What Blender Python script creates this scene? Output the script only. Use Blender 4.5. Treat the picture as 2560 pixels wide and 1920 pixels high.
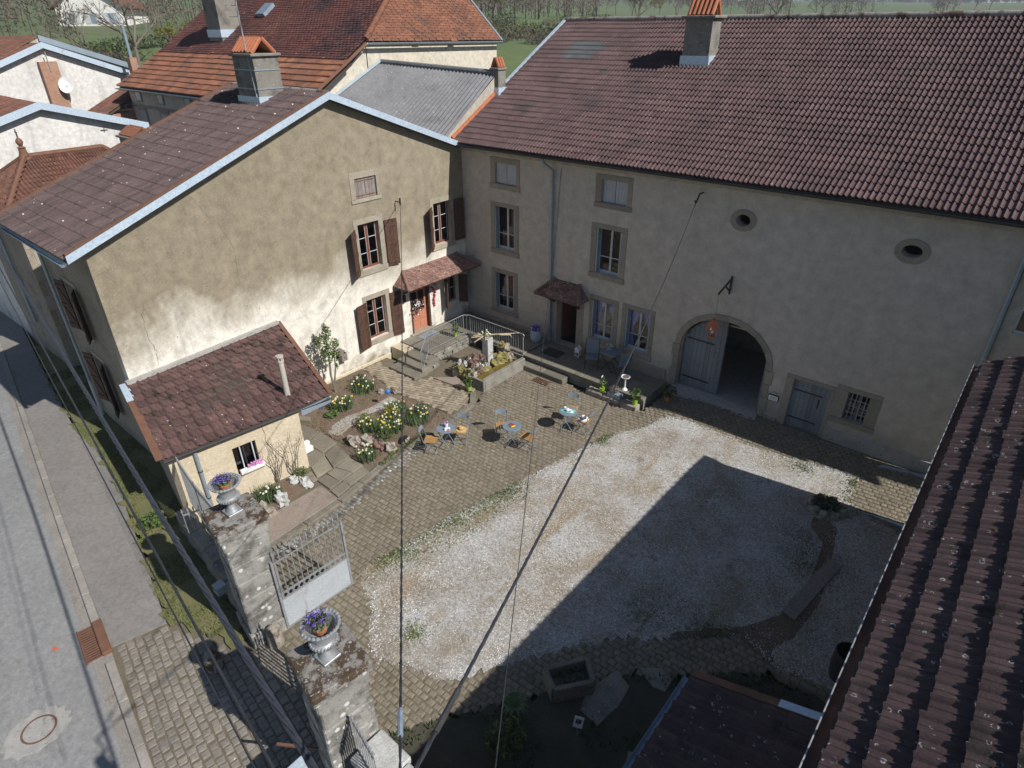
import bpy, bmesh, math, random
import numpy as np
from mathutils import Vector, Matrix, noise
random.seed(7)
rng = np.random.default_rng(11)
for o in list(bpy.data.objects): bpy.data.objects.remove(o)
SC = bpy.context.scene
COL = SC.collection
V3 = Vector
# ------------------------------------------------------------------ camera
CAMP = np.array([18.6, -18.8, 11.7])
FPX, CXP, CYP = 1560.0, 1280.0, 960.0
_pi, _ro, _ya = [math.radians(a) for a in (29.86, -0.416, 40.43)]
_cp, _sp = math.cos(_pi), math.sin(_pi)
_Rz = np.array([[math.cos(_ro), -math.sin(_ro), 0], [math.sin(_ro), math.cos(_ro), 0], [0, 0, 1]])
_up, _fh, _rt = (_Rz @ np.array(v) for v in ([0, -_cp, -_sp], [0, -_sp, _cp], [1., 0, 0]))
CR = np.array([_rt * math.cos(_ya) - _fh * math.sin(_ya), _fh * math.cos(_ya) + _rt * math.sin(_ya), _up])
cam = bpy.data.objects.new('camera', bpy.data.cameras.new('camera'))
COL.objects.link(cam)
_r, _d, _f = CR @ np.array([1., 0, 0]), CR @ np.array([0, 1., 0]), CR @ np.array([0, 0, 1.])
cam.matrix_world = Matrix([[_r[0], -_d[0], -_f[0], CAMP[0]], [_r[1], -_d[1], -_f[1], CAMP[1]],
                           [_r[2], -_d[2], -_f[2], CAMP[2]], [0, 0, 0, 1]])
cam.data.sensor_width = 36; cam.data.lens = 36 * FPX / 2560
cam.data.clip_start = 0.05; cam.data.clip_end = 9000
SC.camera = cam
def project(p):
    q = CR.T @ (np.asarray(p, float) - CAMP)
    return (CXP + FPX * q[0] / q[2], CYP + FPX * q[1] / q[2], q[2])
def pray(px, py): return CR @ np.array([(px - CXP) / FPX, (py - CYP) / FPX, 1.])
def onz(px, py, z=0):
    d = pray(px, py); return Vector(CAMP + d * ((z - CAMP[2]) / d[2]))
def at_dist(px, py, s):
    d = pray(px, py); return Vector(CAMP + d * s)
# ------------------------------------------------------------------ sky, sun, exposure
SAZ, SEL = 6.5, 41.0
world = bpy.data.worlds.new('World'); SC.world = world; world.use_nodes = True
wn = world.node_tree; wn.nodes.clear()
sky = wn.nodes.new('ShaderNodeTexSky'); sky.sky_type = 'NISHITA'; sky.sun_disc = False
sky.sun_elevation = math.radians(SEL); sky.sun_rotation = math.radians(90 - SAZ)
sky.air_density = 1.0; sky.dust_density = 0.4; sky.ozone_density = 3.0
bg = wn.nodes.new('ShaderNodeBackground'); bg.inputs['Strength'].default_value = 0.066
wo = wn.nodes.new('ShaderNodeOutputWorld')
wn.links.new(sky.outputs[0], bg.inputs[0]); wn.links.new(bg.outputs[0], wo.inputs[0])
sun = bpy.data.objects.new('sun', bpy.data.lights.new('sun', 'SUN')); COL.objects.link(sun)
sun.data.energy = 4.9; sun.data.angle = math.radians(0.53); sun.data.color = (1.0, 0.965, 0.915)
SDIR = Vector((math.cos(math.radians(SEL)) * math.cos(math.radians(SAZ)), math.cos(math.radians(SEL)) * math.sin(math.radians(SAZ)), math.sin(math.radians(SEL))))
sun.rotation_euler = SDIR.to_track_quat('Z', 'Y').to_euler()
sun.location = (30, 5, 30)
SC.view_settings.view_transform = 'Standard'; SC.view_settings.look = 'None'
SC.view_settings.exposure = 0.15; SC.view_settings.gamma = 1.0
SC.render.engine = 'CYCLES'
# ------------------------------------------------------------------ materials
MATS = {}
def M(name, c1, c2=None, s=2.0, rough=0.85, bump=0.0, bs=40.0, spots=(), rv=0.0, metal=0.0, fine=0.25, zmix=None, streak=None, sheen=0):
    m = bpy.data.materials.new(name); m.use_nodes = True
    nt = m.node_tree; N = nt.nodes; L = nt.links; N.clear()
    out = N.new('ShaderNodeOutputMaterial'); b = N.new('ShaderNodeBsdfPrincipled')
    L.new(b.outputs[0], out.inputs[0])
    b.inputs['Roughness'].default_value = rough; b.inputs['Metallic'].default_value = metal
    geo = N.new('ShaderNodeNewGeometry')
    pos = geo.outputs['Position']
    def noi(scale, detail=5, rg=0.6, vec=None):
        n = N.new('ShaderNodeTexNoise'); n.inputs['Scale'].default_value = scale
        n.inputs['Detail'].default_value = detail; n.inputs['Roughness'].default_value = rg
        L.new(vec or pos, n.inputs['Vector']); return n.outputs['Fac']
    def mr(v, a, c, lo=0.0, hi=1.0):
        n = N.new('ShaderNodeMapRange'); n.inputs[1].default_value = a; n.inputs[2].default_value = c
        n.inputs[3].default_value = lo; n.inputs[4].default_value = hi; L.new(v, n.inputs[0]); return n.outputs[0]
    def math_(op, a, c):
        n = N.new('ShaderNodeMath'); n.operation = op
        for k, v in enumerate((a, c)):
            if isinstance(v, (int, float)): n.inputs[k].default_value = v
            else: L.new(v, n.inputs[k])
        return n.outputs[0]
    def mix(f, a, c, mode='MIX'):
        n = N.new('ShaderNodeMix'); n.data_type = 'RGBA'; n.blend_type = mode
        if isinstance(f, (int, float)): n.inputs[0].default_value = f
        else: L.new(f, n.inputs[0])
        for k, v in ((6, a), (7, c)):
            if isinstance(v, tuple): n.inputs[k].default_value = (*v[:3], 1)
            else: L.new(v, n.inputs[k])
        return n.outputs[2]
    col = mix(mr(noi(s), .35, .65), c1, c2 or c1) if c2 else mix(0.0, c1, c1)
    if zmix:   # colour band by height with ragged edge: (colour, z0, z1, z2, z3, noise_amount, amount)
        zc, z0, z1, z2, z3, na, am = zmix
        sx = N.new('ShaderNodeSeparateXYZ'); L.new(pos, sx.inputs[0])
        zz = math_('ADD', sx.outputs[2], math_('MULTIPLY', math_('SUBTRACT', noi(.45, 4), .5), na))
        zz = math_('ADD', zz, math_('MULTIPLY', math_('SUBTRACT', noi(2.5, 6), .5), na * .35))
        col = mix(math_('MULTIPLY', math_('MULTIPLY', mr(zz, z0, z1), mr(zz, z3, z2)), am), col, zc)
    for sp in spots:
        if sp[0] == 'n':
            col = mix(mr(noi(sp[2], 6, .65), sp[3], sp[4]), col, sp[1])
        elif sp[0] == 'v':
            vo = N.new('ShaderNodeTexVoronoi'); vo.inputs['Scale'].default_value = sp[2]; L.new(pos, vo.inputs['Vector'])
            f = mr(vo.outputs['Distance'], sp[3], sp[3] * .6)
            sv = N.new('ShaderNodeSeparateColor'); L.new(vo.outputs['Color'], sv.inputs[0])
            f = math_('MULTIPLY', f, mr(sv.outputs[0], 1 - sp[4] - .02, 1 - sp[4]))
            col = mix(f, col, sp[1])
        elif sp[0] == 'r':   # lichen rings
            vo = N.new('ShaderNodeTexVoronoi'); vo.inputs['Scale'].default_value = sp[2]; L.new(pos, vo.inputs['Vector'])
            a = math_('ABSOLUTE', math_('SUBTRACT', vo.outputs['Distance'], sp[3]), 0)
            f = mr(a, .06, .02)
            sv = N.new('ShaderNodeSeparateColor'); L.new(vo.outputs['Color'], sv.inputs[0])
            f = math_('MULTIPLY', math_('MULTIPLY', f, mr(sv.outputs[1], 1 - sp[4] - .02, 1 - sp[4])), mr(noi(30, 2), .42, .55))
            col = mix(f, col, sp[1])
    if streak:
        mp = N.new('ShaderNodeMapping'); mp.inputs['Scale'].default_value = streak[1]; L.new(pos, mp.inputs['Vector'])
        col = mix(mr(noi(1.0, 5, .6, mp.outputs[0]), streak[2], streak[3]), col, streak[0])
    if fine:
        v = mr(noi(s * 14 if s < 6 else s * 5, 4, .7), .25, .75, 1 - fine, 1 + fine)
        col = mix(1.0, col, N_comb(nt, v), 'MULTIPLY')
    if rv:
        at = N.new('ShaderNodeAttribute'); at.attribute_name = 'rnd'
        v = mr(at.outputs['Fac'], 0, 1, 1 - rv, 1 + rv)
        col = mix(1.0, col, N_comb(nt, v), 'MULTIPLY')
    L.new(col, b.inputs['Base Color'])
    if bump:
        bn = N.new('ShaderNodeBump'); bn.inputs['Strength'].default_value = min(1, bump); bn.inputs['Distance'].default_value = 0.02 * max(1, bump)
        L.new(noi(bs, 4, .6), bn.inputs['Height']); L.new(bn.outputs[0], b.inputs['Normal'])
    MATS[name] = m
    return m
def N_comb(nt, v):
    n = nt.nodes.new('ShaderNodeCombineColor')
    for k in range(3): nt.links.new(v, n.inputs[k])
    return n.outputs[0]
def glass(name, tint=(.02, .025, .03), tr=.55):
    m = bpy.data.materials.new(name); m.use_nodes = True
    nt = m.node_tree; N = nt.nodes; N.clear(); L = nt.links
    out = N.new('ShaderNodeOutputMaterial'); a = N.new('ShaderNodeBsdfTransparent'); g = N.new('ShaderNodeBsdfGlossy')
    a.inputs[0].default_value = (tr, tr, tr, 1); g.inputs['Roughness'].default_value = .03; g.inputs[0].default_value = (.9, .9, .9, 1)
    fr = N.new('ShaderNodeFresnel'); fr.inputs[0].default_value = 1.5
    mx = N.new('ShaderNodeMixShader'); L.new(fr.outputs[0], mx.inputs[0]); L.new(a.outputs[0], mx.inputs[1]); L.new(g.outputs[0], mx.inputs[2])
    L.new(mx.outputs[0], out.inputs[0]); MATS[name] = m
W = (.62, .6, .55)
TS = (('v', (.42, .4, .38), 5.0, .17, .3), ('v', (.5, .48, .46), 11.0, .2, .22), ('n', (.055, .045, .035), 1.3, .56, .72))
M('tile_barn', (.076, .041, .041), (.105, .06, .058), .9, .8, .4, 60, (('v', (.3, .27, .26), 5.0, .12, .18), ('v', (.38, .36, .34), 11.0, .16, .12), ('n', (.045, .03, .03), .8, .52, .74)), rv=.22)
M('tile_house', (.08, .052, .05), (.105, .071, .067), 1.0, .8, .4, 60, (('v', W, 5.5, .15, .22), ('v', W, 11, .14, .1), ('n', (.036, .025, .024), 1.6, .58, .72)), rv=.13, streak=((.045, .03, .029), (26, .7, .7), .5, .64))  # streak paints thin dark upslope lines as the shade in tile grooves
M('tile_shed', (.105, .058, .052), (.15, .085, .075), 1.5, .85, .5, 50, (('n', (.035, .027, .018), 2.6, .56, .66), ('v', W, 6, .14, .22)), rv=.28)
M('tile_right', (.06, .036, .037), (.09, .056, .055), 1.4, .75, .5, 60, (('r', (.42, .42, .4), 6.5, .2, .28), ('r', (.42, .42, .4), 9.5, .18, .22), ('v', (.45, .45, .43), 9, .12, .25), ('n', (.02, .018, .013), 2.2, .56, .68), ('n', (.1, .055, .03), 3.3, .66, .74)), rv=.25)
M('tile_red', (.14, .046, .037), (.19, .072, .048), .35, .85, .4, 30, (('n', (.055, .026, .03), .35, .44, .64), ('n', (.22, .1, .05), .25, .6, .7), ('v', (.34, .3, .27), 3, .2, .15)), rv=.35)
M('tile_orange', (.21, .085, .046), (.16, .066, .04), .5, .85, .4, 30, (('n', (.085, .048, .036), .7, .54, .7),), rv=.3)
M('tile_hip', (.17, .07, .045), (.12, .06, .042), .9, .85, .4, 30, (('n', (.22, .19, .165), 3, .62, .7),), rv=.3)
M('tile_flat', (.19, .1, .08), (.27, .165, .13), 2.0, .85, .4, 40, (('v', (.36, .31, .27), 8, .3, .3),), rv=.4)
M('tile_slate', (.045, .05, .055), (.065, .07, .075), 2, .7, .3, 40, rv=.2)
M('clay', (.45, .16, .07), (.36, .12, .06), 4, .8, .3, 40, (('n', (.2, .14, .1), 8, .6, .7),))
M('ridge_tile', (.27, .24, .22), (.34, .31, .28), 3, .9, .6, 30, (('n', (.12, .07, .06), 2.5, .5, .6), ('n', (.45, .25, .05), 1.2, .7, .76)))
M('asbestos', (.175, .174, .18), (.22, .217, .222), .6, .95, .3, 60, (('v', (.4, .39, .385), 5, .15, .25), ('n', (.11, .107, .105), .9, .56, .8)))
M('deck', (.05, .04, .035), (.07, .06, .05), 2, .9)
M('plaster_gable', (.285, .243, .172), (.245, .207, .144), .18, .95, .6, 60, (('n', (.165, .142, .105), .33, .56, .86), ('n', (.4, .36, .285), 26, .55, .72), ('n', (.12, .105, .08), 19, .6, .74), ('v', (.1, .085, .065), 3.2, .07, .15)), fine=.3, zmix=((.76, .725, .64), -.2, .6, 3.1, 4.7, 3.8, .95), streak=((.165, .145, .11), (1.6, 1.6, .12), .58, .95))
M('plaster_barn', (.55, .497, .432), (.51, .46, .398), .2, .95, 1.0, 30, (('n', (.4, .37, .335), .45, .56, .85), ('n', (.36, .333, .3), 18, .57, .72), ('n', (.6, .56, .51), 1.3, .64, .8)), fine=.22, zmix=((.38, .345, .3), -1, .1, .6, 1.4, 1.2, .75), streak=((.39, .36, .325), (1.8, 1.8, .12), .56, .92))
M('plaster_low', (.62, .54, .41), (.52, .44, .31), .9, .95, .8, 22, (('n', (.45, .34, .24), 1.3, .62, .68), ('n', (.35, .26, .17), 2.2, .66, .72)), fine=.18)
M('plaster_side', (.33, .28, .22), (.26, .22, .17), .6, .95, .5, 25, (('n', (.2, .17, .13), 1.2, .55, .7),), zmix=((.45, .4, .32), -.6, .0, .5, 1.2, 1.0, .4))
M('plaster_white', (.68, .66, .62), (.6, .58, .55), .4, .95, .3, 20, (('n', (.38, .37, .35), .7, .58, .75),), streak=((.4, .39, .37), (1.2, 1.2, .25), .55, .75))
M('plaster_tan', (.46, .41, .34), (.4, .355, .295), .4, .95, .3, 20, (('n', (.26, .23, .19), .8, .58, .75),))
M('plaster_bg', (.78, .76, .72), None, 1, .9)
M('stone', (.36, .32, .25), (.3, .265, .205), 2.5, .9, .5, 35, (('n', (.22, .19, .14), 3, .58, .7),), rv=.12)
M('stone_barn', (.32, .285, .232), (.275, .243, .196), 2.5, .9, .5, 35, (('n', (.2, .18, .14), 3, .58, .7),), rv=.12)
M('stone_pillar', (.31, .3, .275), (.22, .212, .195), 2.2, .95, .8, 30, (('n', (.1, .095, .082), 2.2, .48, .66), ('v', (.6, .59, .56), 5, .28, .35), ('n', (.54, .53, .51), 4, .62, .68)), rv=.15)
M('stone_moss', (.3, .29, .27), (.2, .185, .165), 5, .95, .9, 30, (('n', (.07, .045, .026), 4.5, .45, .53), ('n', (.12, .1, .03), 1.6, .64, .7), ('n', (.42, .41, .4), 9, .6, .66)))
M('stone_lichen', (.55, .55, .53), (.42, .42, .4), 6, .95, .9, 50, (('n', (.5, .32, .06), 3, .7, .73), ('n', (.2, .18, .15), 5, .62, .68)))
M('stone_grey', (.27, .255, .22), (.2, .188, .16), 3, .95, .7, 30, (('n', (.12, .115, .09), 3, .56, .68), ('n', (.5, .48, .43), 6, .62, .68)), rv=.15)
M('stone_step', (.215, .195, .155), (.17, .153, .12), 2, .95, .5, 30, (('n', (.1, .092, .065), 2.4, .56, .7), ('n', (.3, .28, .235), 7, .62, .7)), rv=.15)
M('flag', (.255, .225, .172), (.2, .178, .135), 1.3, .95, .5, 30, (('n', (.14, .12, .085), 2, .58, .72),), rv=.2)
M('slab_pink', (.31, .245, .2), (.26, .215, .175), 1.2, .95, .5, 30, (('n', (.18, .15, .12), 1.6, .56, .7),))
M('cobble', (.232, .197, .145), (.2, .172, .128), .6, .9, .6, 45, (('n', (.13, .115, .075), 1.1, .56, .74), ('n', (.31, .28, .23), 2.2, .64, .74)), rv=.17)
M('cobble_st', (.25, .225, .19), (.215, .192, .162), .8, .9, .6, 45, (('n', (.14, .125, .09), 1.2, .58, .72), ('v', (.45, .43, .4), 9, .14, .2)), rv=.2)
M('paver', (.33, .275, .2), (.28, .232, .168), 1.2, .9, .4, 40, rv=.22)
M('joint', (.165, .137, .095), (.135, .112, .075), 2.5, 1, .6, 30, (('n', (.1, .115, .035), 1.1, .6, .7),))
M('soil', (.145, .1, .07), (.2, .145, .105), 3, 1, 1.0, 25, (('n', (.07, .05, .035), 6, .55, .7), ('v', (.36, .3, .25), 14, .2, .2)))
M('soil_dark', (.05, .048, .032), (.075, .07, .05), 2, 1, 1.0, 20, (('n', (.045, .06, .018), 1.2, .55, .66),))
M('gravel', (.34, .295, .23), (.29, .25, .195), 1.2, .95, 1.0, 70, (('n', (.47, .46, .445), .75, .37, .64), ('n', (.2, .165, .115), 1.7, .6, .72), ('v', (.66, .66, .65), 24, .32, .4), ('n', (.15, .13, .1), 38, .54, .66)), fine=.55, streak=((.31, .25, .175), (1.0, .3, 1), .54, .66))
M('pebble', (.72, .72, .71), (.5, .49, .47), 30, .85, rv=.4, fine=0)
M('asphalt', (.31, .306, .298), (.27, .267, .26), .5, .9, .8, 120, (('v', (.5, .5, .5), 60, .3, .3), ('n', (.25, .25, .25), .8, .55, .75), ('n', (.21, .21, .21), 22, .56, .7)), fine=.25)
M('sidewalk', (.265, .245, .225), (.23, .212, .195), .6, .9, .7, 110, (('v', (.4, .385, .37), 50, .25, .15), ('n', (.19, .175, .16), 1, .58, .75), ('n', (.17, .155, .14), 22, .58, .7)))
M('kerb', (.33, .3, .265), (.27, .245, .215), 1.5, .9, .4, 60, (('n', (.2, .15, .12), 2, .6, .7),), rv=.1)
M('concrete', (.43, .415, .385), (.35, .335, .31), 5, .95, .9, 60, (('n', (.22, .21, .19), 9, .58, .68),))
M('grass', (.1, .145, .035), (.15, .165, .05), 1.0, 1, 0, 40, (('n', (.22, .185, .085), 1.5, .6, .7),), rv=.35)
M('turf', (.13, .135, .05), (.185, .16, .075), 1.2, 1, 1.0, 30, (('n', (.24, .2, .13), 2, .58, .7),))
M('field', (.085, .125, .042), (.115, .145, .055), .03, 1, 0, 2, (('n', (.14, .12, .075), .012, .54, .66),), fine=.2)
M('leaf', (.055, .1, .02), (.1, .15, .03), 3, .7, rv=.4, fine=0)
M('leaf_dark', (.03, .055, .02), (.06, .085, .03), 3, .7, rv=.4, fine=0)
M('leaf_yellow', (.21, .2, .03), (.13, .145, .025), 1, .7, rv=.3, fine=0)
M('leaf_dry', (.22, .17, .11), (.17, .13, .09), 3, .9, rv=.3, fine=0)
M('daff_leaf', (.065, .115, .05), (.1, .15, .055), 4, .6, rv=.35, fine=0)
M('petal_white', (.82, .8, .62), None, 2, .6, fine=0)
M('petal_yellow', (.85, .62, .03), None, 2, .6, fine=0)
M('petal_violet', (.14, .06, .5), (.22, .1, .6), 20, .6, fine=0)
M('petal_pink', (.6, .2, .5), (.7, .4, .62), 20, .6, fine=0)
M('twig', (.11, .085, .065), (.15, .12, .095), 1.0, 1, rv=.3, fine=0)
M('bark', (.14, .115, .09), (.2, .17, .13), 6, 1, .6, 20)
M('driftwood', (.52, .43, .29), (.42, .34, .22), 8, .8, .3, 30)
M('wood_dark', (.07, .033, .021), (.095, .046, .029), 5, .7, .3, 40, streak=((.04, .02, .014), (30, 30, 2), .5, .7), rv=.2)
M('wood_frame', (.2, .07, .035), (.16, .055, .03), 8, .5, fine=.1)
M('wood_grey', (.28, .24, .22), (.22, .19, .17), 6, .9, .3, 30, streak=((.14, .1, .09), (25, 25, 2), .5, .7), rv=.12)
M('wood_slat', (.5, .28, .11), (.42, .22, .08), 10, .6, rv=.12, fine=.12)
M('door_salmon', (.47, .195, .12), (.42, .175, .105), 2, .6, .1, 40)
M('paint_blue', (.2, .225, .245), (.17, .195, .215), 1.5, .75, .3, 30, (('n', (.13, .14, .15), 3, .58, .7),), rv=.2, streak=((.27, .26, .24), (14, 14, .8), .6, .72))
M('paint_white', (.55, .57, .58), (.48, .5, .52), 3, .6)
M('paint_shutter', (.5, .52, .54), (.44, .46, .48), 2, .7)
M('zinc', (.33, .4, .46), (.28, .345, .4), 1.5, .45, metal=.35, spots=(('n', (.22, .25, .28), 2, .58, .7),))
M('zinc_light', (.56, .66, .76), (.5, .6, .7), 1.2, .4, metal=.25, spots=(('n', (.42, .5, .58), 2.5, .6, .7),))
M('rust', (.19, .09, .055), (.145, .072, .045), 5, .85, .3, 50, (('n', (.27, .17, .1), 3, .62, .7),))
M('iron', (.34, .35, .36), (.28, .29, .3), 6, .5, metal=.3)
M('iron_dark', (.03, .03, .032), (.045, .04, .038), 8, .7)
M('silver', (.44, .45, .46), (.34, .35, .36), 8, .5, metal=.5, spots=(('n', (.2, .185, .17), 7, .58, .7), ('n', (.55, .55, .54), 4, .62, .7)))
M('bistro', (.2, .245, .3), (.17, .215, .265), 5, .5)
M('gate_paint', (.4, .43, .46), (.36, .39, .42), 2.5, .6, spots=(('n', (.32, .33, .34), 1.2, .6, .7), ('n', (.25, .15, .09), 3.5, .68, .73)), streak=((.3, .29, .28), (9, 9, .8), .6, .75))
M('copper', (.5, .19, .085), (.42, .15, .07), 6, .5, metal=.3)
M('cable', (.025, .027, .032), (.04, .042, .05), 10, .55)
M('cable_grey', (.05, .056, .072), (.035, .04, .05), 12, .5)
M('brick', (.33, .17, .11), (.4, .24, .16), 4, .9, .5, 25, (('n', (.25, .2, .17), 5, .55, .65),))
M('smoke_stone', (.2, .185, .16), (.25, .23, .2), 1.6, .95, .6, 30, (('n', (.1, .095, .085), 1.5, .52, .68), ('v', (.6, .6, .58), 9, .17, .35)))
M('flue', (.5, .46, .4), (.42, .39, .34), 4, .9, .4, 30)
M('crack', (.09, .08, .065), None, 1, 1, fine=0)
M('mortar', (.45, .43, .4), None, 4, 1)
M('moss', (.05, .036, .02), (.075, .06, .025), 4, 1, .5, 40)
M('plaster_light', (.6, .545, .45), (.54, .49, .4), .4, .95, .3, 20, (('n', (.4, .36, .3), .8, .58, .78),))
M('black', (.012, .012, .013), None, 1, .9, fine=0)
M('white', (.8, .8, .79), None, 2, .5, fine=.05)
M('ceramic', (.82, .83, .84), None, 2, .25, fine=0)
M('vase_blue', (.42, .5, .56), (.36, .44, .5), 3, .4)
M('green_pot', (.3, .52, .05), None, 2, .4, fine=.05)
M('terracotta', (.42, .19, .1), (.35, .15, .08), 4, .8)
M('turquoise', (.2, .52, .47), None, 2, .7, fine=.05)
M('straw', (.6, .42, .18), (.52, .36, .15), 30, .8)
M('band', (.05, .03, .03), None, 2, .7, fine=0)
M('fruit_red', (.5, .05, .05), (.3, .02, .08), 30, .4, fine=0)
M('blue_glass', (.03, .2, .7), None, 2, .12, fine=0)
M('curtain', (.26, .33, .78), (.45, .52, .88), 14, .9, fine=.2)
M('rock', (.38, .34, .29), (.24, .2, .16), 5, .95, .9, 25, (('n', (.13, .1, .07), 4, .55, .65), ('n', (.1, .11, .03), 2.5, .62, .7)))
M('rock_red', (.17, .095, .075), (.25, .17, .14), 6, .95, .9, 25, (('n', (.07, .04, .035), 6, .5, .62),))
M('rock_moss', (.2, .17, .05), (.28, .24, .1), 6, .95, .9, 25, (('n', (.1, .1, .03), 5, .55, .65),))
M('water', (.16, .115, .025), (.12, .095, .025), 2, .08, .1, 12, fine=.1)
M('red_paint', (.6, .12, .05), None, 1, .8, fine=0)
M('track', (.5, .45, .38), None, 1, 1)
glass('glass'); glass('glass_curt', tr=.97)
# ------------------------------------------------------------------ mesh helpers
class MB:
    def __init__(self): self.v = []; self.f = []; self.r = []
    def add(self, vs, fs, r=0.5):
        o = len(self.v); self.v.extend([tuple(v) for v in vs]); self.f.extend([tuple(i + o for i in f) for f in fs]); self.r.extend([r] * len(fs)); return self
    def poly(self, *ps, r=.5): return self.add(ps, [tuple(range(len(ps)))], r)
    def box(self, x0, y0, z0, x1, y1, z1, r=.5):
        return self.add([(x0, y0, z0), (x1, y0, z0), (x1, y1, z0), (x0, y1, z0), (x0, y0, z1), (x1, y0, z1), (x1, y1, z1), (x0, y1, z1)],
                        [(0, 3, 2, 1), (4, 5, 6, 7), (0, 1, 5, 4), (1, 2, 6, 5), (2, 3, 7, 6), (3, 0, 4, 7)], r)
    def hexa(self, a, b, r=.5):   # bottom 4 pts, top 4 pts
        return self.add(list(a) + list(b), [(0, 3, 2, 1), (4, 5, 6, 7), (0, 1, 5, 4), (1, 2, 6, 5), (2, 3, 7, 6), (3, 0, 4, 7)], r)
    def beam(self, p, q, w, h=None, up=(0, 0, 1), r=.5):
        p = V3(p); q = V3(q); d = (q - p).normalized(); u = V3(up)
        if abs(d.dot(u)) > .98: u = V3((1, 0, 0))
        s = d.cross(u).normalized(); u = s.cross(d); s *= w / 2; u *= (h or w) / 2
        return self.hexa([p - s - u, p + s - u, p + s + u, p - s + u], [q - s - u, q + s - u, q + s + u, q - s + u], r)
    def tube(self, path, rad, n=8, r=.5, cap=True):
        P = [V3(p) for p in path]; rads = rad if isinstance(rad, (list, tuple)) else [rad] * len(P)
        base = len(self.v); ref = None
        for i, p in enumerate(P):
            d = (P[min(i + 1, len(P) - 1)] - P[max(i - 1, 0)]).normalized()
            if ref is None: ref = V3((0, 0, 1)) if abs(d.z) < .9 else V3((1, 0, 0))
            s = d.cross(ref).normalized(); u = s.cross(d).normalized(); ref = u
            for k in range(n):
                a = 2 * math.pi * k / n; self.v.append(tuple(p + (s * math.cos(a) + u * math.sin(a)) * rads[i]))
        for i in range(len(P) - 1):
            for k in range(n):
                a = base + i * n + k; b = base + i * n + (k + 1) % n; self.f.append((a, b, b + n, a + n)); self.r.append(r)
        if cap:
            self.f.append(tuple(base + k for k in range(n))[::-1]); self.f.append(tuple(base + (len(P) - 1) * n + k for k in range(n))); self.r += [r, r]
        return self
    def lathe(self, c, prof, n=16, r=.5, sx=1, sy=1):
        base = len(self.v)
        for (rr, z) in prof:
            for k in range(n):
                a = 2 * math.pi * k / n; self.v.append((c[0] + rr * math.cos(a) * sx, c[1] + rr * math.sin(a) * sy, c[2] + z))
        for i in range(len(prof) - 1):
            for k in range(n):
                a = base + i * n + k; b = base + i * n + (k + 1) % n; self.f.append((a, b, b + n, a + n)); self.r.append(r)
        self.f.append(tuple(base + k for k in range(n))[::-1]); self.f.append(tuple(base + (len(prof) - 1) * n + k for k in range(n))); self.r += [r, r]
        return self
    def blob(self, c, rx, ry, rz, n=10, m=6, j=.2, r=.5, seed=None):
        s = random.random() * 99 if seed is None else seed; base = len(self.v)
        for i in range(m + 1):
            th = math.pi * i / m
            for k in range(n):
                a = 2 * math.pi * k / n; d = V3((math.sin(th) * math.cos(a), math.sin(th) * math.sin(a), math.cos(th)))
                f = 1 + j * 2 * noise.noise(d * 1.7 + V3((s, s, s)))
                self.v.append((c[0] + d.x * rx * f, c[1] + d.y * ry * f, c[2] + d.z * rz * f))
        for i in range(m):
            for k in range(n):
                a = base + i * n + k; b = base + i * n + (k + 1) % n; self.f.append((a, a + n, b + n, b)); self.r.append(r)
        return self
    def leaves(self, c, rad, n, size, flat=.0, shell=.35):
        for _ in range(n):
            while True:
                d = V3((random.uniform(-1, 1), random.uniform(-1, 1), random.uniform(-1, 1)))
                if shell < d.length < 1: break
            p = V3((c[0] + d.x * rad[0], c[1] + d.y * rad[1], c[2] + d.z * rad[2]))
            a = V3((random.gauss(0, 1), random.gauss(0, 1), random.gauss(0, 1) * (1 - flat))).normalized(); b = a.orthogonal().normalized()
            b = (b * math.cos(random.random() * 6) + a.cross(b) * math.sin(random.random() * 6)).normalized()
            s = size * random.uniform(.6, 1.3)
            self.add([p - a * s, p - b * s * .4, p + a * s, p + b * s * .4], [(0, 1, 2, 3)], random.random())
        return self
    def mesh(self, name, smooth=False):
        me = bpy.data.meshes.new(name); me.from_pydata(self.v, [], self.f); me.update()
        at = me.attributes.new('rnd', 'FLOAT', 'FACE'); at.data.foreach_set('value', self.r)
        if smooth: me.polygons.foreach_set('use_smooth', [True] * len(me.polygons))
        return me
    def build(self, name, mat, parent=None, smooth=False, bevel=0, kind=None, label=None, cat=None, group=None):
        bm = bmesh.new(); me = self.mesh(name, smooth)
        bm.from_mesh(me); bmesh.ops.recalc_face_normals(bm, faces=bm.faces); bm.to_mesh(me); bm.free()
        if mat: me.materials.append(MATS[mat])
        if smooth: me.set_sharp_from_angle(angle=math.radians(38))
        o = bpy.data.objects.new(name, me); COL.objects.link(o)
        if bevel:
            md = o.modifiers.new('bevel', 'BEVEL'); md.width = bevel; md.segments = 1; md.limit_method = 'ANGLE'
        if parent:
            o.parent = parent; o.matrix_parent_inverse = Matrix.LocRotScale(parent['_w'] if False else wloc(parent), None, None).inverted()
        if kind: o['kind'] = kind
        if label: o['label'] = label
        if cat: o['category'] = cat
        if group: o['group'] = group
        return o
def wloc(o):
    l = V3((0, 0, 0))
    while o is not None: l += o.location; o = o.parent if o.parent and o.parent.type == 'EMPTY' and False else None
    return l
def thing(name, label, cat, loc=(0, 0, 0), group=None):
    o = bpy.data.objects.new(name, None); COL.objects.link(o); o.location = loc; o.empty_display_size = .2
    o['label'] = label; o['category'] = cat
    if group: o['group'] = group
    return o
def copy_tree(o, parent=None):
    c = o.copy(); COL.objects.link(c)
    if parent: c.parent = parent
    for ch in o.children: copy_tree(ch, c)
    return c
def place(root, loc, rz=0, label=None, scale=None):
    root.location = loc; root.rotation_euler = (0, 0, rz)
    if scale: root.scale = scale
    if label: root['label'] = label
    return root
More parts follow.
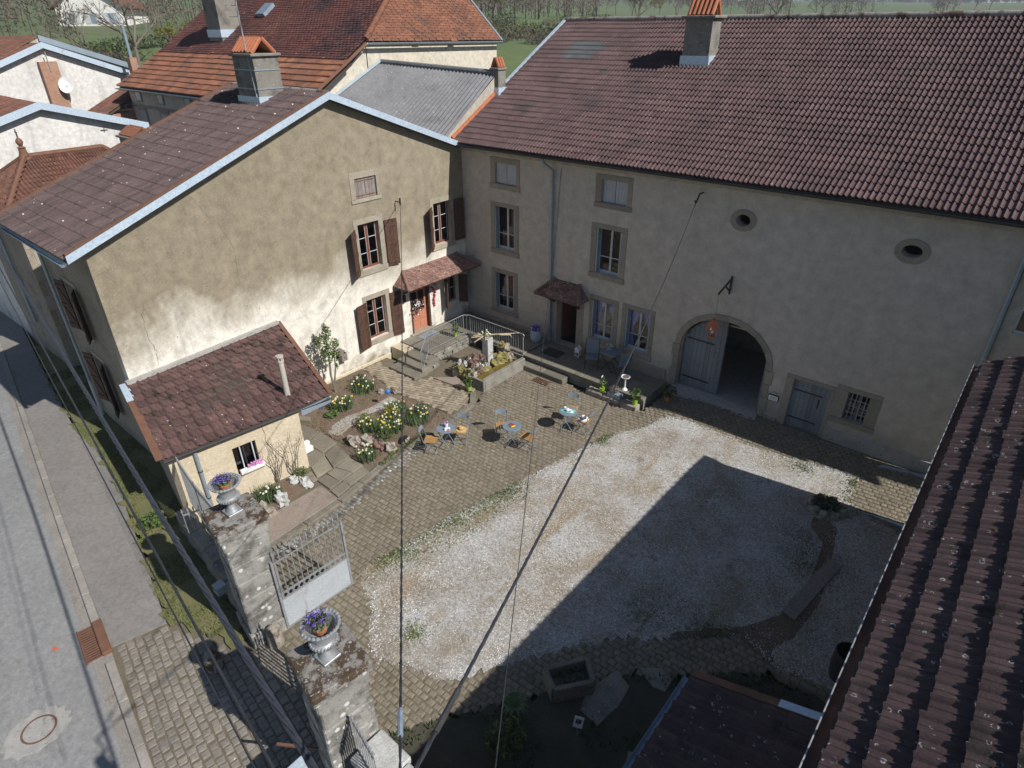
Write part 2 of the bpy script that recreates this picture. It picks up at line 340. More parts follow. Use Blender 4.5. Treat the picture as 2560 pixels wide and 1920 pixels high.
class Frame:   # plane frame: u along, v up, w outward
    def __init__(s, O, U, V, Wn): s.O, s.U, s.V, s.W = V3(O), V3(U).normalized(), V3(V).normalized(), V3(Wn).normalized()
    def p(s, u, v, w=0): return s.O + s.U * u + s.V * v + s.W * w
    def box(s, mb, u0, u1, v0, v1, w0, w1, r=.5):
        return mb.hexa([s.p(u0, v0, w0), s.p(u1, v0, w0), s.p(u1, v0, w1), s.p(u0, v0, w1)], [s.p(u0, v1, w0), s.p(u1, v1, w0), s.p(u1, v1, w1), s.p(u0, v1, w1)], r)
def rect(u0, u1, v0, v1): return [(u0, v0), (u1, v0), (u1, v1), (u0, v1)]
def ellipse(u, v, a, b, n=20): return [(u + a * math.cos(2 * math.pi * k / n), v + b * math.sin(2 * math.pi * k / n)) for k in range(n)]
def wall(name, mat, F, outer, holes=(), depth=.3, parent=None, **kw):
    bm = bmesh.new(); edges = []; loops = []
    for lp in [outer] + list(holes):
        vs = [bm.verts.new(F.p(u, v, 0)) for u, v in lp]; loops.append(vs)
        for i in range(len(vs)): edges.append(bm.edges.new((vs[i], vs[(i + 1) % len(vs)])))
    bmesh.ops.triangle_fill(bm, use_beauty=True, use_dissolve=False, edges=edges, normal=F.W)
    for vs, lp in zip(loops[1:], holes):
        back = [bm.verts.new(F.p(u, v, -depth)) for u, v in lp]
        for i in range(len(vs)):
            j = (i + 1) % len(vs); bm.faces.new((vs[i], vs[j], back[j], back[i]))
    me = bpy.data.meshes.new(name); bm.to_mesh(me); bm.free(); me.materials.append(MATS[mat])
    o = bpy.data.objects.new(name, me); COL.objects.link(o)
    if parent: o.parent = parent; o.matrix_parent_inverse = Matrix.Translation(wloc(parent)).inverted()
    for k, v in kw.items(): o[k] = v
    return o
def grp(o, parent):
    o.parent = parent; o.matrix_parent_inverse = Matrix.Translation(wloc(parent)).inverted(); return o
def inframe(p, m=60):
    x, y, d = project(p); return d > 0 and -m < x < 2560 + m and -m < y < 1920 + m
def pieces(parent, name, stuff_name, protos, places, mat, sep=300):
    """protos: list of (verts Nx3, faces); places: (Matrix, proto index, rnd 0..1)"""
    vis = [(project(p[0].translation)[2], i) for i, p in enumerate(places) if inframe(p[0].translation, -4)]
    vis.sort(); chosen = set(i for _, i in vis[:sep]); cache = {}
    wl = wloc(parent) if parent else V3((0, 0, 0)); inv = Matrix.Translation(wl).inverted()
    for i in chosen:
        Mx, k, r = places[i]; lv = int(r * 5.99); key = (k, lv)
        if key not in cache:
            mb = MB(); mb.add(protos[k][0], protos[k][1], (lv + .5) / 6); me = mb.mesh(name); me.materials.append(MATS[mat]); cache[key] = me
        o = bpy.data.objects.new(name, cache[key]); COL.objects.link(o)
        o.matrix_basis = Mx
        if parent: o.parent = parent; o.matrix_parent_inverse = inv
    rest = [p for i, p in enumerate(places) if i not in chosen]
    if not rest: return
    vs, fs, rs = [], [], []; base = 0
    arr = [np.asarray(p[0], float) for p in protos]
    for Mx, k, r in rest:
        A = np.array(Mx); v = arr[k] @ A[:3, :3].T + A[:3, 3]; vs.append(v)
        fs.extend([tuple(i + base for i in f) for f in protos[k][1]]); rs.extend([r] * len(protos[k][1])); base += len(v)
    me = bpy.data.meshes.new(stuff_name); me.from_pydata(np.concatenate(vs).tolist(), [], fs); me.update()
    at = me.attributes.new('rnd', 'FLOAT', 'FACE'); at.data.foreach_set('value', rs); me.materials.append(MATS[mat])
    o = bpy.data.objects.new(stuff_name, me); COL.objects.link(o); o['kind'] = 'stuff'
    if parent: grp(o, parent)
    return o
def tile_proto(w, L, prof, t=.022, lip=.02):
    vs, fs = [], []; n = len(prof)
    for x, h in prof: vs.append((x * w, 0, h + t))
    for x, h in prof: vs.append((x * w, L, h + .004))
    for x, h in prof: vs.append((x * w, .004, h + t - lip))
    for i in range(n - 1):
        fs.append((i, i + 1, n + i + 1, n + i)); fs.append((2 * n + i, 2 * n + i + 1, i + 1, i))
    return vs, fs
ROLL2 = [(0, .0), (.06, .03), (.13, .048), (.2, .03), (.27, .0), (.5, -.004), (.56, .03), (.63, .048), (.7, .03), (.77, 0), (1, -.004)]
ROLL1 = [(0, 0), (.1, .036), (.2, .055), (.3, .036), (.4, .004), (.62, 0), (.66, .012), (.72, .012), (.76, 0), (1, 0)]
ROLLH = [(0, .0), (.05, .045), (.11, .075), (.17, .045), (.24, .0), (.5, -.004), (.55, .045), (.61, .075), (.67, .045), (.74, 0), (1, -.004)]
FLAT = [(0.02, 0), (.98, 0)]
SCALE = [(0.04, -.004), (.5, .004), (.96, -.004)]
def tile_roof(parent, name, P00, P10, P01, P11, w, e, prof, mat, sep=300, over=.05, jit=.004, t=.022, lip=.022, skip=None, altmat=None, stag=False, hole=0):
    P00, P10, P01, P11 = map(V3, (P00, P10, P01, P11))
    nu = max(1, round(((P10 - P00).length + (P11 - P01).length) / 2 / w)); nv = max(1, round(((P01 - P00).length + (P11 - P10).length) / 2 / e))
    def bl(u, v): return (P00 * (1 - u) + P10 * u) * (1 - v) + (P01 * (1 - u) + P11 * u) * v
    W0 = ((P10 - P00).length + (P11 - P01).length) / 2 / nu; E0 = ((P01 - P00).length + (P11 - P10).length) / 2 / nv
    pr = [tile_proto(W0, E0 + over, prof, t, lip)]
    pl, alt = [], []
    for j in range(nv):
        for i in range(nu):
            off = .5 if (stag and j % 2) else 0
            u0 = (i + off) / nu
            if stag and u0 > 1 - .4 / nu: continue
            a = bl(u0, j / nv); b = bl(min(1, (i + 1 + off) / nu), j / nv); c = bl(u0, (j + 1) / nv)
            if skip and skip((a + b + c) / 3): continue
            X = (b - a).normalized(); Y = (c - a).normalized(); Z = X.cross(Y).normalized()
            if Z.z < 0: Z = -Z
            Y = Z.cross(X).normalized()
            if Y.z < 0: Y = -Y
            s = (b - a).length / W0
            o = a + Z * (random.uniform(-jit, jit) + .022 * noise.noise(a * .45)) - Y * (.05 * random.random() if random.random() < .02 else 0)
            Y2 = (Y + X * random.gauss(0, jit * 1.2) + Z * random.gauss(0, jit * 1.5)).normalized()
            Mx = Matrix([[X.x * s, Y2.x, Z.x, o.x], [X.y * s, Y2.y, Z.y, o.y], [X.z * s, Y2.z, Z.z, o.z], [0, 0, 0, 1]])
            r = min(.99, max(0, random.gauss(.5, .22)))
            (alt if altmat and altmat[1](a) else pl).append((Mx, 0, r))
    pieces(parent, name, name + 's', pr, pl, mat, sep)
    if alt: pieces(parent, name, name + 's', pr, alt, altmat[0], 300)
def inpoly(x, y, P):
    c = False; n = len(P); j = n - 1
    for i in range(n):
        if (P[i][1] > y) != (P[j][1] > y) and x < (P[j][0] - P[i][0]) * (y - P[i][1]) / (P[j][1] - P[i][1]) + P[i][0]: c = not c
        j = i
    return c
def edist(x, y, P):
    best = 9e9; p = V3((x, y))
    for i in range(len(P)):
        a = V3(P[i]).to_2d() if len(P[i]) == 3 else V3((P[i][0], P[i][1])); b = V3((P[(i + 1) % len(P)][0], P[(i + 1) % len(P)][1]))
        ab = b - a; t = max(0, min(1, (p - a).dot(ab) / max(1e-9, ab.length_squared))); best = min(best, (p - a - ab * t).length)
    return best
def sm(t): t = max(0., min(1., t)); return t * t * (3 - 2 * t)
def gz(x, y):   # yard level: rises gently towards the barn's right end; the street falls away to the left
    return .28 * sm((y + 4.2) / 3.6) * sm((x - 9.3) / 2.2) - .05 * max(0, -x)
def sheet(name, mat, P, z=0., step=None, parent=None, kind='structure', dome=0., **kw):
    """flat polygon sheet following the yard level; with step it becomes a ragged-edged grid"""
    mb = MB()
    if step is None:
        bm = bmesh.new(); vs = [bm.verts.new((x, y, z + gz(x, y))) for x, y in P]
        es = [bm.edges.new((vs[i], vs[(i + 1) % len(vs)])) for i in range(len(vs))]
        bmesh.ops.triangle_fill(bm, use_beauty=True, edges=es, normal=(0, 0, 1)); bmesh.ops.recalc_face_normals(bm, faces=bm.faces)
        for f in bm.faces:
            if f.normal.z < 0: f.normal_flip()
        me = bpy.data.meshes.new(name); bm.to_mesh(me); bm.free()
    else:
        xs = [p[0] for p in P]; ys = [p[1] for p in P]; x0, y0 = min(xs), min(ys)
        nx = int((max(xs) - x0) / step) + 2; ny = int((max(ys) - y0) / step) + 2; idx = {}
        def vid(i, j):
            if (i, j) not in idx:
                x = x0 + i * step + random.uniform(-.3, .3) * step; y = y0 + j * step + random.uniform(-.3, .3) * step
                d = edist(x, y, P) if dome else 1
                if dome and not inpoly(x, y, P): d = 0
                h = dome * min(1, d / .25) + (.006 * noise.noise(V3((x * 2, y * 2, 0))) if dome else 0)
                idx[(i, j)] = len(mb.v); mb.v.append((x, y, z + gz(x, y) + h))
            return idx[(i, j)]
        for i in range(nx):
            for j in range(ny):
                if inpoly(x0 + (i + .5) * step, y0 + (j + .5) * step, P):
                    mb.f.append((vid(i, j), vid(i + 1, j), vid(i + 1, j + 1), vid(i, j + 1))); mb.r.append(.5)
        me = mb.mesh(name, True)
    me.materials.append(MATS[mat]); o = bpy.data.objects.new(name, me); COL.objects.link(o)
    if parent: grp(o, parent)
    if kind: o['kind'] = kind
    for k, v in kw.items(): o[k] = v
    return o
USE_HAZE = True
# ================================================================== the setting
FW = V3((-.6486, .7612, 0)); RT = V3((.7612, .6486, 0))
def terrain(x, y):
    p = V3((x - CAMP[0], y - CAMP[1], 0)); s = p.dot(FW); t = p.dot(RT)
    base = gz(x, y) if s < 60 and abs(t) < 60 else max(-3, -.05 * max(0, -x))
    if s < 40: return base - .22
    k = .5 - .5 * math.tanh(t / max(60, s * .35))              # 1 on the left of the view, 0 on the right
    rise = sm((s - 44) / 34) * (9.3 + 1.2 * k)
    far = max(0, s - 78); h = far * (.0275 + .035 * k) - max(0, far - 1150) * .08
    if far > 60: h += 5 * noise.noise(V3((x * .004, y * .004, 3))) * min(1, far / 300)
    return base * (1 - sm((s - 40) / 30)) + rise + h - .22 * (1 - sm((s - 40) / 8))
mb = MB(); svals = [-60, -25, -10, 0, 10, 18, 25, 31, 36, 41, 46, 52, 58, 64, 70, 76, 82, 90, 100, 115, 135, 160, 200, 260, 340, 450, 600, 800, 1000, 1200, 1500, 2200]
NT = 61
for s in svals:
    hw = max(60, s * 1.15)
    for k in range(NT):
        t = -hw + 2 * hw * k / (NT - 1); p = V3((CAMP[0], CAMP[1], 0)) + FW * s + RT * t
        mb.v.append((p.x, p.y, terrain(p.x, p.y)))
for i in range(len(svals) - 1):
    for k in range(NT - 1):
        a = i * NT + k; mb.f.append((a, a + 1, a + NT + 1, a + NT)); mb.r.append(.5)
mb.build('ground', 'field', smooth=True, kind='structure')
# ---- street
KA, KB = V3((-40, -10.83)), V3((9.26, -18.34))
KD = (KB - KA).normalized(); KN = V3((-KD.y, KD.x))      # towards the houses
def kp(s, off=0): q = V3((9.26, -18.34)) + KD * s + KN * off; return (q.x, q.y)
sheet('road', 'asphalt', [kp(-60, -.02), kp(-9.3, -.02), kp(-2, -.02), kp(16, -.02), kp(16, -12), kp(-9.3, -12), kp(-60, -12)], .004)
kerb = sheet('kerb', 'kerb', [kp(-28, .17), kp(-9.3, .17), kp(12, .17), kp(12, -.2), kp(-9.3, -.2), kp(-28, -.2)], .008)
def hb(P, z0, z1):   # prism from polygon following yard level
    m = MB(); n = len(P); m.v = [(x, y, z0 + gz(x, y)) for x, y in P] + [(x, y, z1 + gz(x, y)) for x, y in P]
    m.f = [tuple(range(n))[::-1], tuple(range(n, 2 * n))] + [(i, (i + 1) % n, n + (i + 1) % n, n + i) for i in range(n)]; m.r = [.5] * len(m.f); return m
for k in range(34):
    s0 = -28 + k * 1.2
    if -4.5 < s0 + .6 < -2.7: continue
    m = hb([kp(s0, 0), kp(s0 + 1.19, 0), kp(s0 + 1.19, .17), kp(s0, .17)], -.05, .075); m.r = [random.random()] * 6
    m.build('kerb_stone', 'kerb', kerb, bevel=.015)
SW = [kp(-60, .175), kp(-9, .175), kp(-3.2, .175), (6.4, -16.6), (4.07, -16.1), (.8, -15.4), (-2.6, -14.95), (-4, -15.0), (-9, -14.35), (-40, -9.8)]
hb(SW, -.05, .06).build('sidewalk', 'sidewalk', kind='structure')
GV = [(6.4, -16.6), (4.07, -16.1), (.8, -15.4), (-2.6, -14.95), (-4, -15.0), (-9, -14.35), (-14, -13.5), (-14, -12.9), (-9, -13.1), (0, -13.9), (3.5, -14.6), (7.7, -15.5), (8.6, -15.8), (7.4, -16.2)]
sheet('verge_turf', 'turf', GV, .064, .2)
mb = MB()
n = 0
while n < 9000:
    x = random.uniform(-10, 7.6); y = random.uniform(-16.7, -13)
    if not inpoly(x, y, GV) or noise.noise(V3((x * .9, y * .9, 5))) < -.12: continue
    h = random.uniform(.03, .09); a = random.random() * 6.28; w = .012
    z = gz(x, y) + .06; l = random.uniform(-.04, .04)
    mb.add([(x - w * math.cos(a), y - w * math.sin(a), z), (x + w * math.cos(a), y + w * math.sin(a), z), (x + l, y + l * .6, z + h)], [(0, 1, 2)], random.random()); n += 1
mb.build('verge_grass', 'grass', kind='stuff', label='short patchy green grass along the foot of the street walls', cat='grass')
# ---- courtyard ground layers
GRAV = [(8.6, -12.95), (8.5, -12.4), (8.7, -11.4), (8.8, -10), (9.26, -7.87), (9.77, -5.04), (9.95, -3.94), (10.8, -2.63), (11.05, -1.85), (11.9, -1.65), (12.94, -1.76), (14.5, -1.77), (15.96, -1.46), (17.05, -1.28), (16.95, -2.4), (17.7, -2.8), (18.7, -3.0), (18.8, -8.6), (17.3, -8.9), (16.5, -8.55), (15.4, -9.65), (14.6, -10.3), (13.9, -11.05), (13.06, -12.36), (12.35, -13.55), (11.55, -13.84), (10.7, -14.18), (10.3, -14.0), (9.7, -13.4)]
YARD = [(5.0, -2.1), (4.98, -4.4), (5.4, -5.3), (5.7, -9.7), (6.2, -14.4), (8.6, -15.8), (7.4, -16.2), (6.4, -16.6), kp(-3.3, .18), kp(0, .18), kp(7, .18), (15.0, -16.2), (12.0, -15.3), (13.3, -13.4), (14.2, -12.2), (15.2, -11.0), (17.2, -9.2), (19.0, -8.9), (19.0, 0.2), (10.2, 0.2), (10.15, -1.9), (6.95, -1.9), (6.9, -2.15)]
paving = sheet('cobble_paving', 'joint', YARD, .004, .35)
sheet('gravel_yard', 'gravel', GRAV, .008, .16, dome=.028)
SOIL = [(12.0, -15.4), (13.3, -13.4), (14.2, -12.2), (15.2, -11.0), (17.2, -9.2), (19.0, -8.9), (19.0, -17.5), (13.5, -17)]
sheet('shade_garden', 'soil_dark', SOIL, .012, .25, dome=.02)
BED = [(.05, -9.3), (.05, -6.2), (.98, -6.3), (2.4, -6.5), (5.0, -6.35), (5.3, -6.2), (5.62, -9.7), (5.0, -10.0), (4.0, -9.9), (3.4, -9.7), (2.0, -10.0), (1.3, -9.9)]
sheet('garden_bed', 'soil', BED, .012, .12, dome=.05)
fl = sheet('garden_paving', 'joint', [(.0, -14), (.0, -4.9), (4.9, -4.4), (5.35, -5.3), (5.65, -9.7), (6.15, -14.3), (5.0, -14.5)], .002)
sheet('fountain_pit', 'joint', [(1.7, -4.9), (5.1, -4.5), (5.1, -1.6), (1.7, -1.6)], .006)
sheet('gravel_path', 'gravel', [(2.45, -6.72), (3.1, -6.7), (3.3, -7.4), (3.05, -8.3), (3.45, -9.5), (2.9, -9.75), (2.5, -9.5), (2.35, -8.8), (2.55, -7.8)], .05, .1, dome=.022)
sheet('mossy_soil', 'soil', [(16.2, -3.5), (16.9, -3.3), (17.3, -3.6), (17.55, -5), (17.75, -6.5), (17.6, -8.0), (17.2, -8.9), (16.4, -8.6), (15.3, -9.7), (15.2, -9.4), (16.2, -8.3), (16.75, -7.4), (16.9, -6), (16.75, -4.6), (16.3, -4.2)], .022, .08, dome=.016)
# pebbles: loose white stones over the gravel
mb = MB(); n = 0; PB = [(-1, -.6, 0), (1, -.5, 0), (.3, .9, 0), (0, 0, .8)]
while n < 36000:
    x = random.uniform(8.4, 18.8); y = random.uniform(-14.2, -1.2)
    if not inpoly(x, y, GRAV): continue
    if noise.noise(V3((x * .55, y * .55, 0))) + .6 * noise.noise(V3((x * 1.7, y * 1.7, 4))) < -.12 and random.random() < .8: continue
    s = random.uniform(.011, .023); a = random.random() * 6.28; c, d = math.cos(a) * s, math.sin(a) * s; z = gz(x, y) + .03
    mb.add([(x + p[0] * c - p[1] * d, y + p[0] * d + p[1] * c, z + p[2] * s) for p in PB], [(0, 1, 3), (1, 2, 3), (2, 0, 3)], random.random()); n += 1
mb.build('gravel_stones', 'pebble', kind='stuff', label='loose white gravel stones spread over the courtyard', cat='gravel')
# weeds in the gravel
mb = MB(); n = 0
WEED = [(8.9, -11.0, .6), (9.1, -10.0, .6), (9.35, -9.0, .5), (9.4, -8.2, .5), (8.75, -12.0, .4), (16.9, -5.5, .6), (17.3, -7.4, .6), (15.9, -9.0, .5), (8.75, -12.2, .5), (8.9, -10.8, .7), (9.25, -9.6, .7), (9.3, -8.6, .6), (9.5, -7.9, .5), (9.0, -11.6, .5), (10.0, -4.3, .35), (9.95, -3.9, .3), (10.9, -13.2, .3), (15.5, -1.9, .4), (17.0, -1.7, .35), (17.2, -2.3, .5), (16.5, -4.6, .6), (17.3, -5.4, .8), (14.5, -9.5, .6), (15.8, -8.8, .8), (9.2, -10.2, .5)]
while n < 7000:
    cx, cy, rr = random.choice(WEED); x = random.gauss(cx, rr * .55); y = random.gauss(cy, rr * .55)
    if not inpoly(x, y, GRAV): continue
    h = random.uniform(.02, .06); a = random.random() * 6.28; w = .016; z = gz(x, y) + .03
    mb.add([(x - w * math.cos(a), y - w * math.sin(a), z), (x + w * math.cos(a), y + w * math.sin(a), z), (x + random.uniform(-.05, .05), y + random.uniform(-.05, .05), z + h)], [(0, 1, 2)], random.random()); n += 1
mb.build('gravel_weeds', 'grass', kind='stuff', label='low green weeds and grass growing through the gravel', cat='weeds')
# ---- cobbles
def cobble_proto(seed):
    r = random.Random(seed); vs = []
    for ins, z in ((0, -.03), (.02, .012), (.16, .022)):
        for sx, sy in ((-1, -1), (1, -1), (1, 1), (-1, 1)):
            vs.append((sx * (.5 - ins) + r.uniform(-.035, .035), sy * (.5 - ins) + r.uniform(-.035, .035), z + r.uniform(-.003, .004)))
    fs = [(8, 9, 10, 11)]
    for l in (0, 4):
        for k in range(4): fs.append((l + k, l + (k + 1) % 4, l + 4 + (k + 1) % 4, l + 4 + k))
    return vs, fs
CP = [cobble_proto(k) for k in range(8)]
def cobbles(P, wx, wy, ang, zoff=.0, excl=(), stag=.5):
    out = []; xs = [p[0] for p in P]; ys = [p[1] for p in P]; cx, cy = sum(xs) / len(xs), sum(ys) / len(ys); R = max(max(xs) - min(xs), max(ys) - min(ys))
    ca, sa = math.cos(ang), math.sin(ang); nj = int(R / wy) + 2; ni = int(R / wx) + 2
    for j in range(-nj, nj):
        wob = .06 * math.sin(j * .9)
        for i in range(-ni, ni):
            u = (i + (stag if j % 2 else 0)) * wx + random.uniform(-.02, .02); v = j * wy + .03 * math.sin(i * .2 + j * .1) + random.uniform(-.008, .008)
            x = cx + u * ca - v * sa; y = cy + u * sa + v * ca
            if not inpoly(x, y, P) or any(inpoly(x, y, e) for e in excl): continue
            a = ang + random.gauss(0, .06); sx = (wx - .014) * random.uniform(.86, 1.04); sy = (wy - .014) * random.uniform(.86, 1.04)
            z = gz(x, y) + zoff + random.uniform(-.005, .005)
            out.append((Matrix.Translation((x, y, z)) @ Matrix.Rotation(a, 4, 'Z') @ Matrix.Diagonal((sx, sy, 1, 1)), random.randrange(8), min(.99, max(0, random.gauss(.5, .25)))))
    return out
GS = [(x * .985 + 12.9 * .015, y * .985 - 7.5 * .015) for x, y in GRAV]
EX = [GS, SOIL, [(7.62, -15.7), (8.6, -15.7), (8.7, -14.65), (7.7, -14.55)]]
CA = [(5.02, -2.2), (5.02, -4.35), (5.45, -5.3), (5.78, -9.7), (6.25, -14.3), (8.7, -15.2), (11.9, -15.5), (12.2, -15.2), (13.4, -13.3), (14.25, -12.1), (15.2, -10.9), (17.2, -9.1), (18.8, -8.8), (18.8, -.12), (10.3, -.12), (10.2, -2.0), (7.0, -2.0), (6.9, -2.25)]
PSET = [(5.62, -8.2), (5.78, -9.7), (6.12, -11.6), (6.28, -14.2), (6.62, -14.2), (6.46, -11.6), (6.08, -9.7), (5.9, -8.2)]
yardc = cobbles(CA, .175, .145, .06, -.004, excl=EX + [PSET])
palec = cobbles(PSET, .17, .11, .09, -.002)
AP = [(8.65, -15.25), (11.9, -15.55), (12.0, -16.4), (14.4, -17.0), kp(6.5, .2), kp(0, .2), kp(-3.2, .2), (6.5, -16.7), (7.5, -16.2), (8.5, -15.85)]
streetc = cobbles(AP, .18, .17, -.16, -.002)
sheet('apron_bed', 'joint', [kp(-5, .15), kp(-2, .15), kp(8, .15), (14.5, -16.6), (9.5, -15.2), (8, -15.5), (6, -16.4)], .0)
pieces(paving, 'cobble', 'cobbles', CP, streetc, 'cobble_st', 150)
pieces(paving, 'cobble', 'cobbles', CP, yardc, 'cobble', 150)
pieces(paving, 'pale_sett', 'pale_setts', CP, palec, 'stone_pillar', 0)
# pale edging setts along the kerb
kst = sheet('garden_kerb', 'joint', [(4.7, -4.8), (5.2, -5.4), (5.5, -9.75), (6.03, -14.35), (6.26, -14.35), (5.75, -9.75), (5.42, -5.3), (4.85, -4.7)], .006)
KL = [(4.75, -4.75), (5.3, -5.35), (5.5, -7.6), (5.62, -9.75), (5.98, -11.56), (6.13, -13.9), (6.15, -14.35)]
for a, b in zip(KL[:-1], KL[1:]):
    A, B = V3(a), V3(b); n = max(1, round((B - A).length / 1.1)); d = (B - A) / n; nn = V3((d.y, -d.x)).normalized() * .11
    for k in range(n):
        p = A + d * (k + .008); q = A + d * (k + .992)
        m = hb([tuple(p - nn), tuple(q - nn), tuple(q + nn), tuple(p + nn)], -.05, random.uniform(.085, .1)); m.r = [random.random()] * 6
        m.build('kerb_stone', 'stone_step', kst, bevel=.015)
# ---- flagstones by the lean-to, pink slab, brick path
FL = [[(1.6, -10.05), (2.5, -9.85), (2.75, -10.5), (1.9, -10.75)], [(2.6, -9.85), (3.5, -9.9), (3.6, -10.45), (2.85, -10.5)], [(1.95, -10.8), (2.8, -10.55), (3.0, -11.2), (2.4, -11.2)], [(2.9, -10.55), (3.75, -10.5), (3.9, -11.15), (3.1, -11.2)],
      [(3.6, -9.95), (4.4, -10.05), (4.5, -10.7), (3.8, -10.5)], [(3.85, -10.55), (4.5, -10.75), (4.55, -11.3), (3.98, -11.15)], [(4.5, -10.1), (5.1, -10.1), (5.15, -10.5), (4.6, -10.65)], [(4.6, -10.7), (5.15, -10.55), (5.25, -11.0), (4.65, -11.0)],
      [(5.2, -10.15), (5.55, -10.2), (5.62, -10.9), (5.3, -10.9)], [(4.68, -11.05), (5.25, -11.05), (5.3, -11.4), (4.7, -11.4)], [(5.32, -10.95), (5.65, -10.95), (5.75, -11.45), (5.38, -11.42)], [(4.2, -11.3), (4.63, -11.38), (4.62, -11.75), (4.2, -11.7)]]
for P in FL:
    fx, fy = sum(p[0] for p in P) / 4, sum(p[1] for p in P) / 4; P = [(fx + (x - fx) * 1.07 + random.uniform(-.02, .02), fy + (y - fy) * 1.07 + random.uniform(-.02, .02)) for x, y in P]
    m = hb(P, -.03, random.uniform(.045, .06)); m.r = [random.random()] * 6; m.build('flagstone', 'flag', fl, bevel=.012)
for P in ([(4.98, -11.5), (5.85, -11.52), (6.0, -13.85), (5.0, -13.6)], [(5.0, -13.65), (6.02, -13.9), (6.05, -14.4), (5.2, -14.5)]):
    hb(P, -.03, .07).build('stone_slab', 'slab_pink', fl, bevel=.015)
hb([(2.72, -4.9), (3.45, -4.28), (4.6, -4.42), (4.68, -4.7), (4.1, -4.75)], -.03, .05).build('stone_slab', 'slab_pink', fl, bevel=.015)
PP = [(.1, -6.15), (.1, -5.45), (2.45, -5.5), (2.75, -5.0), (4.55, -4.85), (5.15, -5.45), (5.2, -6.1), (5.0, -6.3), (2.6, -6.5), (1.0, -6.25)]
bp = sheet('brick_path', 'joint', PP, .03)
pcs = []
BPp = [([(-.5, -.5, -.03), (.5, -.5, -.03), (.5, .5, -.03), (-.5, .5, -.03), (-.49, -.48, .02), (.49, -.48, .02), (.49, .48, .02), (-.49, .48, .02)], [(4, 5, 6, 7), (0, 1, 5, 4), (1, 2, 6, 5), (2, 3, 7, 6), (3, 0, 4, 7)])]
ca, sa = math.cos(.3), math.sin(.3)
for i in range(-24, 40):
    for j in range(-24, 40):
        if (i + j) % 4 == 0: u, v, w, h = i * .14 + .07, j * .14, .262, .122
        elif (i + j) % 4 == 2: u, v, w, h = i * .14, j * .14 + .07, .122, .262
        else: continue
        x = 2.5 + u * ca - v * sa; y = -5.6 + u * sa + v * ca
        if inpoly(x, y, PP): pcs.append((Matrix.Translation((x, y, .03)) @ Matrix.Rotation(.3, 4, 'Z') @ Matrix.Diagonal((w, h, 1, 1)), 0, random.random()))
pieces(bp, 'paver', 'pavers', BPp, pcs, 'paver', 300)
# slab steps of grey stone beside the lean-to
for P in ([(1.0, -10.0), (1.7, -9.6), (1.9, -9.75), (1.2, -10.2)],):
    hb(P, 0, .16).build('stone_slab', 'flag', fl, bevel=.01)
# ================================================================== building helpers
def surround(F, par, u0, u1, v0, v1, U0, U1, V0, V1, mat='stone_barn', proud=.02, keys=True):
    """stone frame round an opening: inner rect u0..v1, outer U0..V1"""
    s = MB(); F.box(s, U0, U1, v1, V1, -.02, proud); o = s.build('window_surround', mat, par, bevel=.006)
    for (a, b, c, d, nm) in ((U0, u0, v0, v1, 'jamb'), (u1, U1, v0, v1, 'jamb'), (U0 - .02, U1 + .02, V0, v0, 'sill')):
        if b - a < .02 or d - c < .02: continue
        m = MB(); F.box(m, a, b, c + .003, d - .003, -.02, proud + (.025 if nm == 'sill' else 0)); m.r = [random.random()] * 6; m.build(nm, mat, o, bevel=.006)
    return o
def casement(F, par, u0, u1, v0, v1, mat, dep=.16, rows=2, fr=.05, bar=.03, glassm='glass', mullion=.08, rowpos=None, barmat=None):
    """two-leaf window: frame, mullion, glazing bars, panes as sub-parts"""
    m = MB(); um = (u0 + u1) / 2
    for a, b, c, d in ((u0, u0 + fr, v0, v1), (u1 - fr, u1, v0, v1), (u0 + fr, u1 - fr, v0, v0 + fr * 1.3), (u0 + fr, u1 - fr, v1 - fr, v1), (um - mullion / 2, um + mullion / 2, v0 + fr * 1.3, v1 - fr)):
        F.box(m, a, b, c, d, -dep - .04, -dep)
    o = m.build('window', mat, par)
    rp = rowpos or [(k + 1) / rows for k in range(rows - 1)]
    for a, b in ((u0 + fr, um - mullion / 2), (um + mullion / 2, u1 - fr)):
        g = MB(); F.box(g, a, b, v0 + fr * 1.3, v1 - fr, -dep - .026, -dep - .018); g.build('pane', glassm, o)
        for f in rp:
            vv = v0 + (v1 - v0) * f; g = MB(); F.box(g, a, b, vv - bar / 2, vv + bar / 2, -dep - .016, -dep - .004); g.build('glazing_bar', barmat or mat, o)
        if barmat:   # light sash edges
            g = MB()
            for x in (a, b - .012): F.box(g, x, x + .012, v0 + fr * 1.3, v1 - fr, -dep - .016, -dep - .002)
            g.build('sash_edge', barmat, o)
    return o
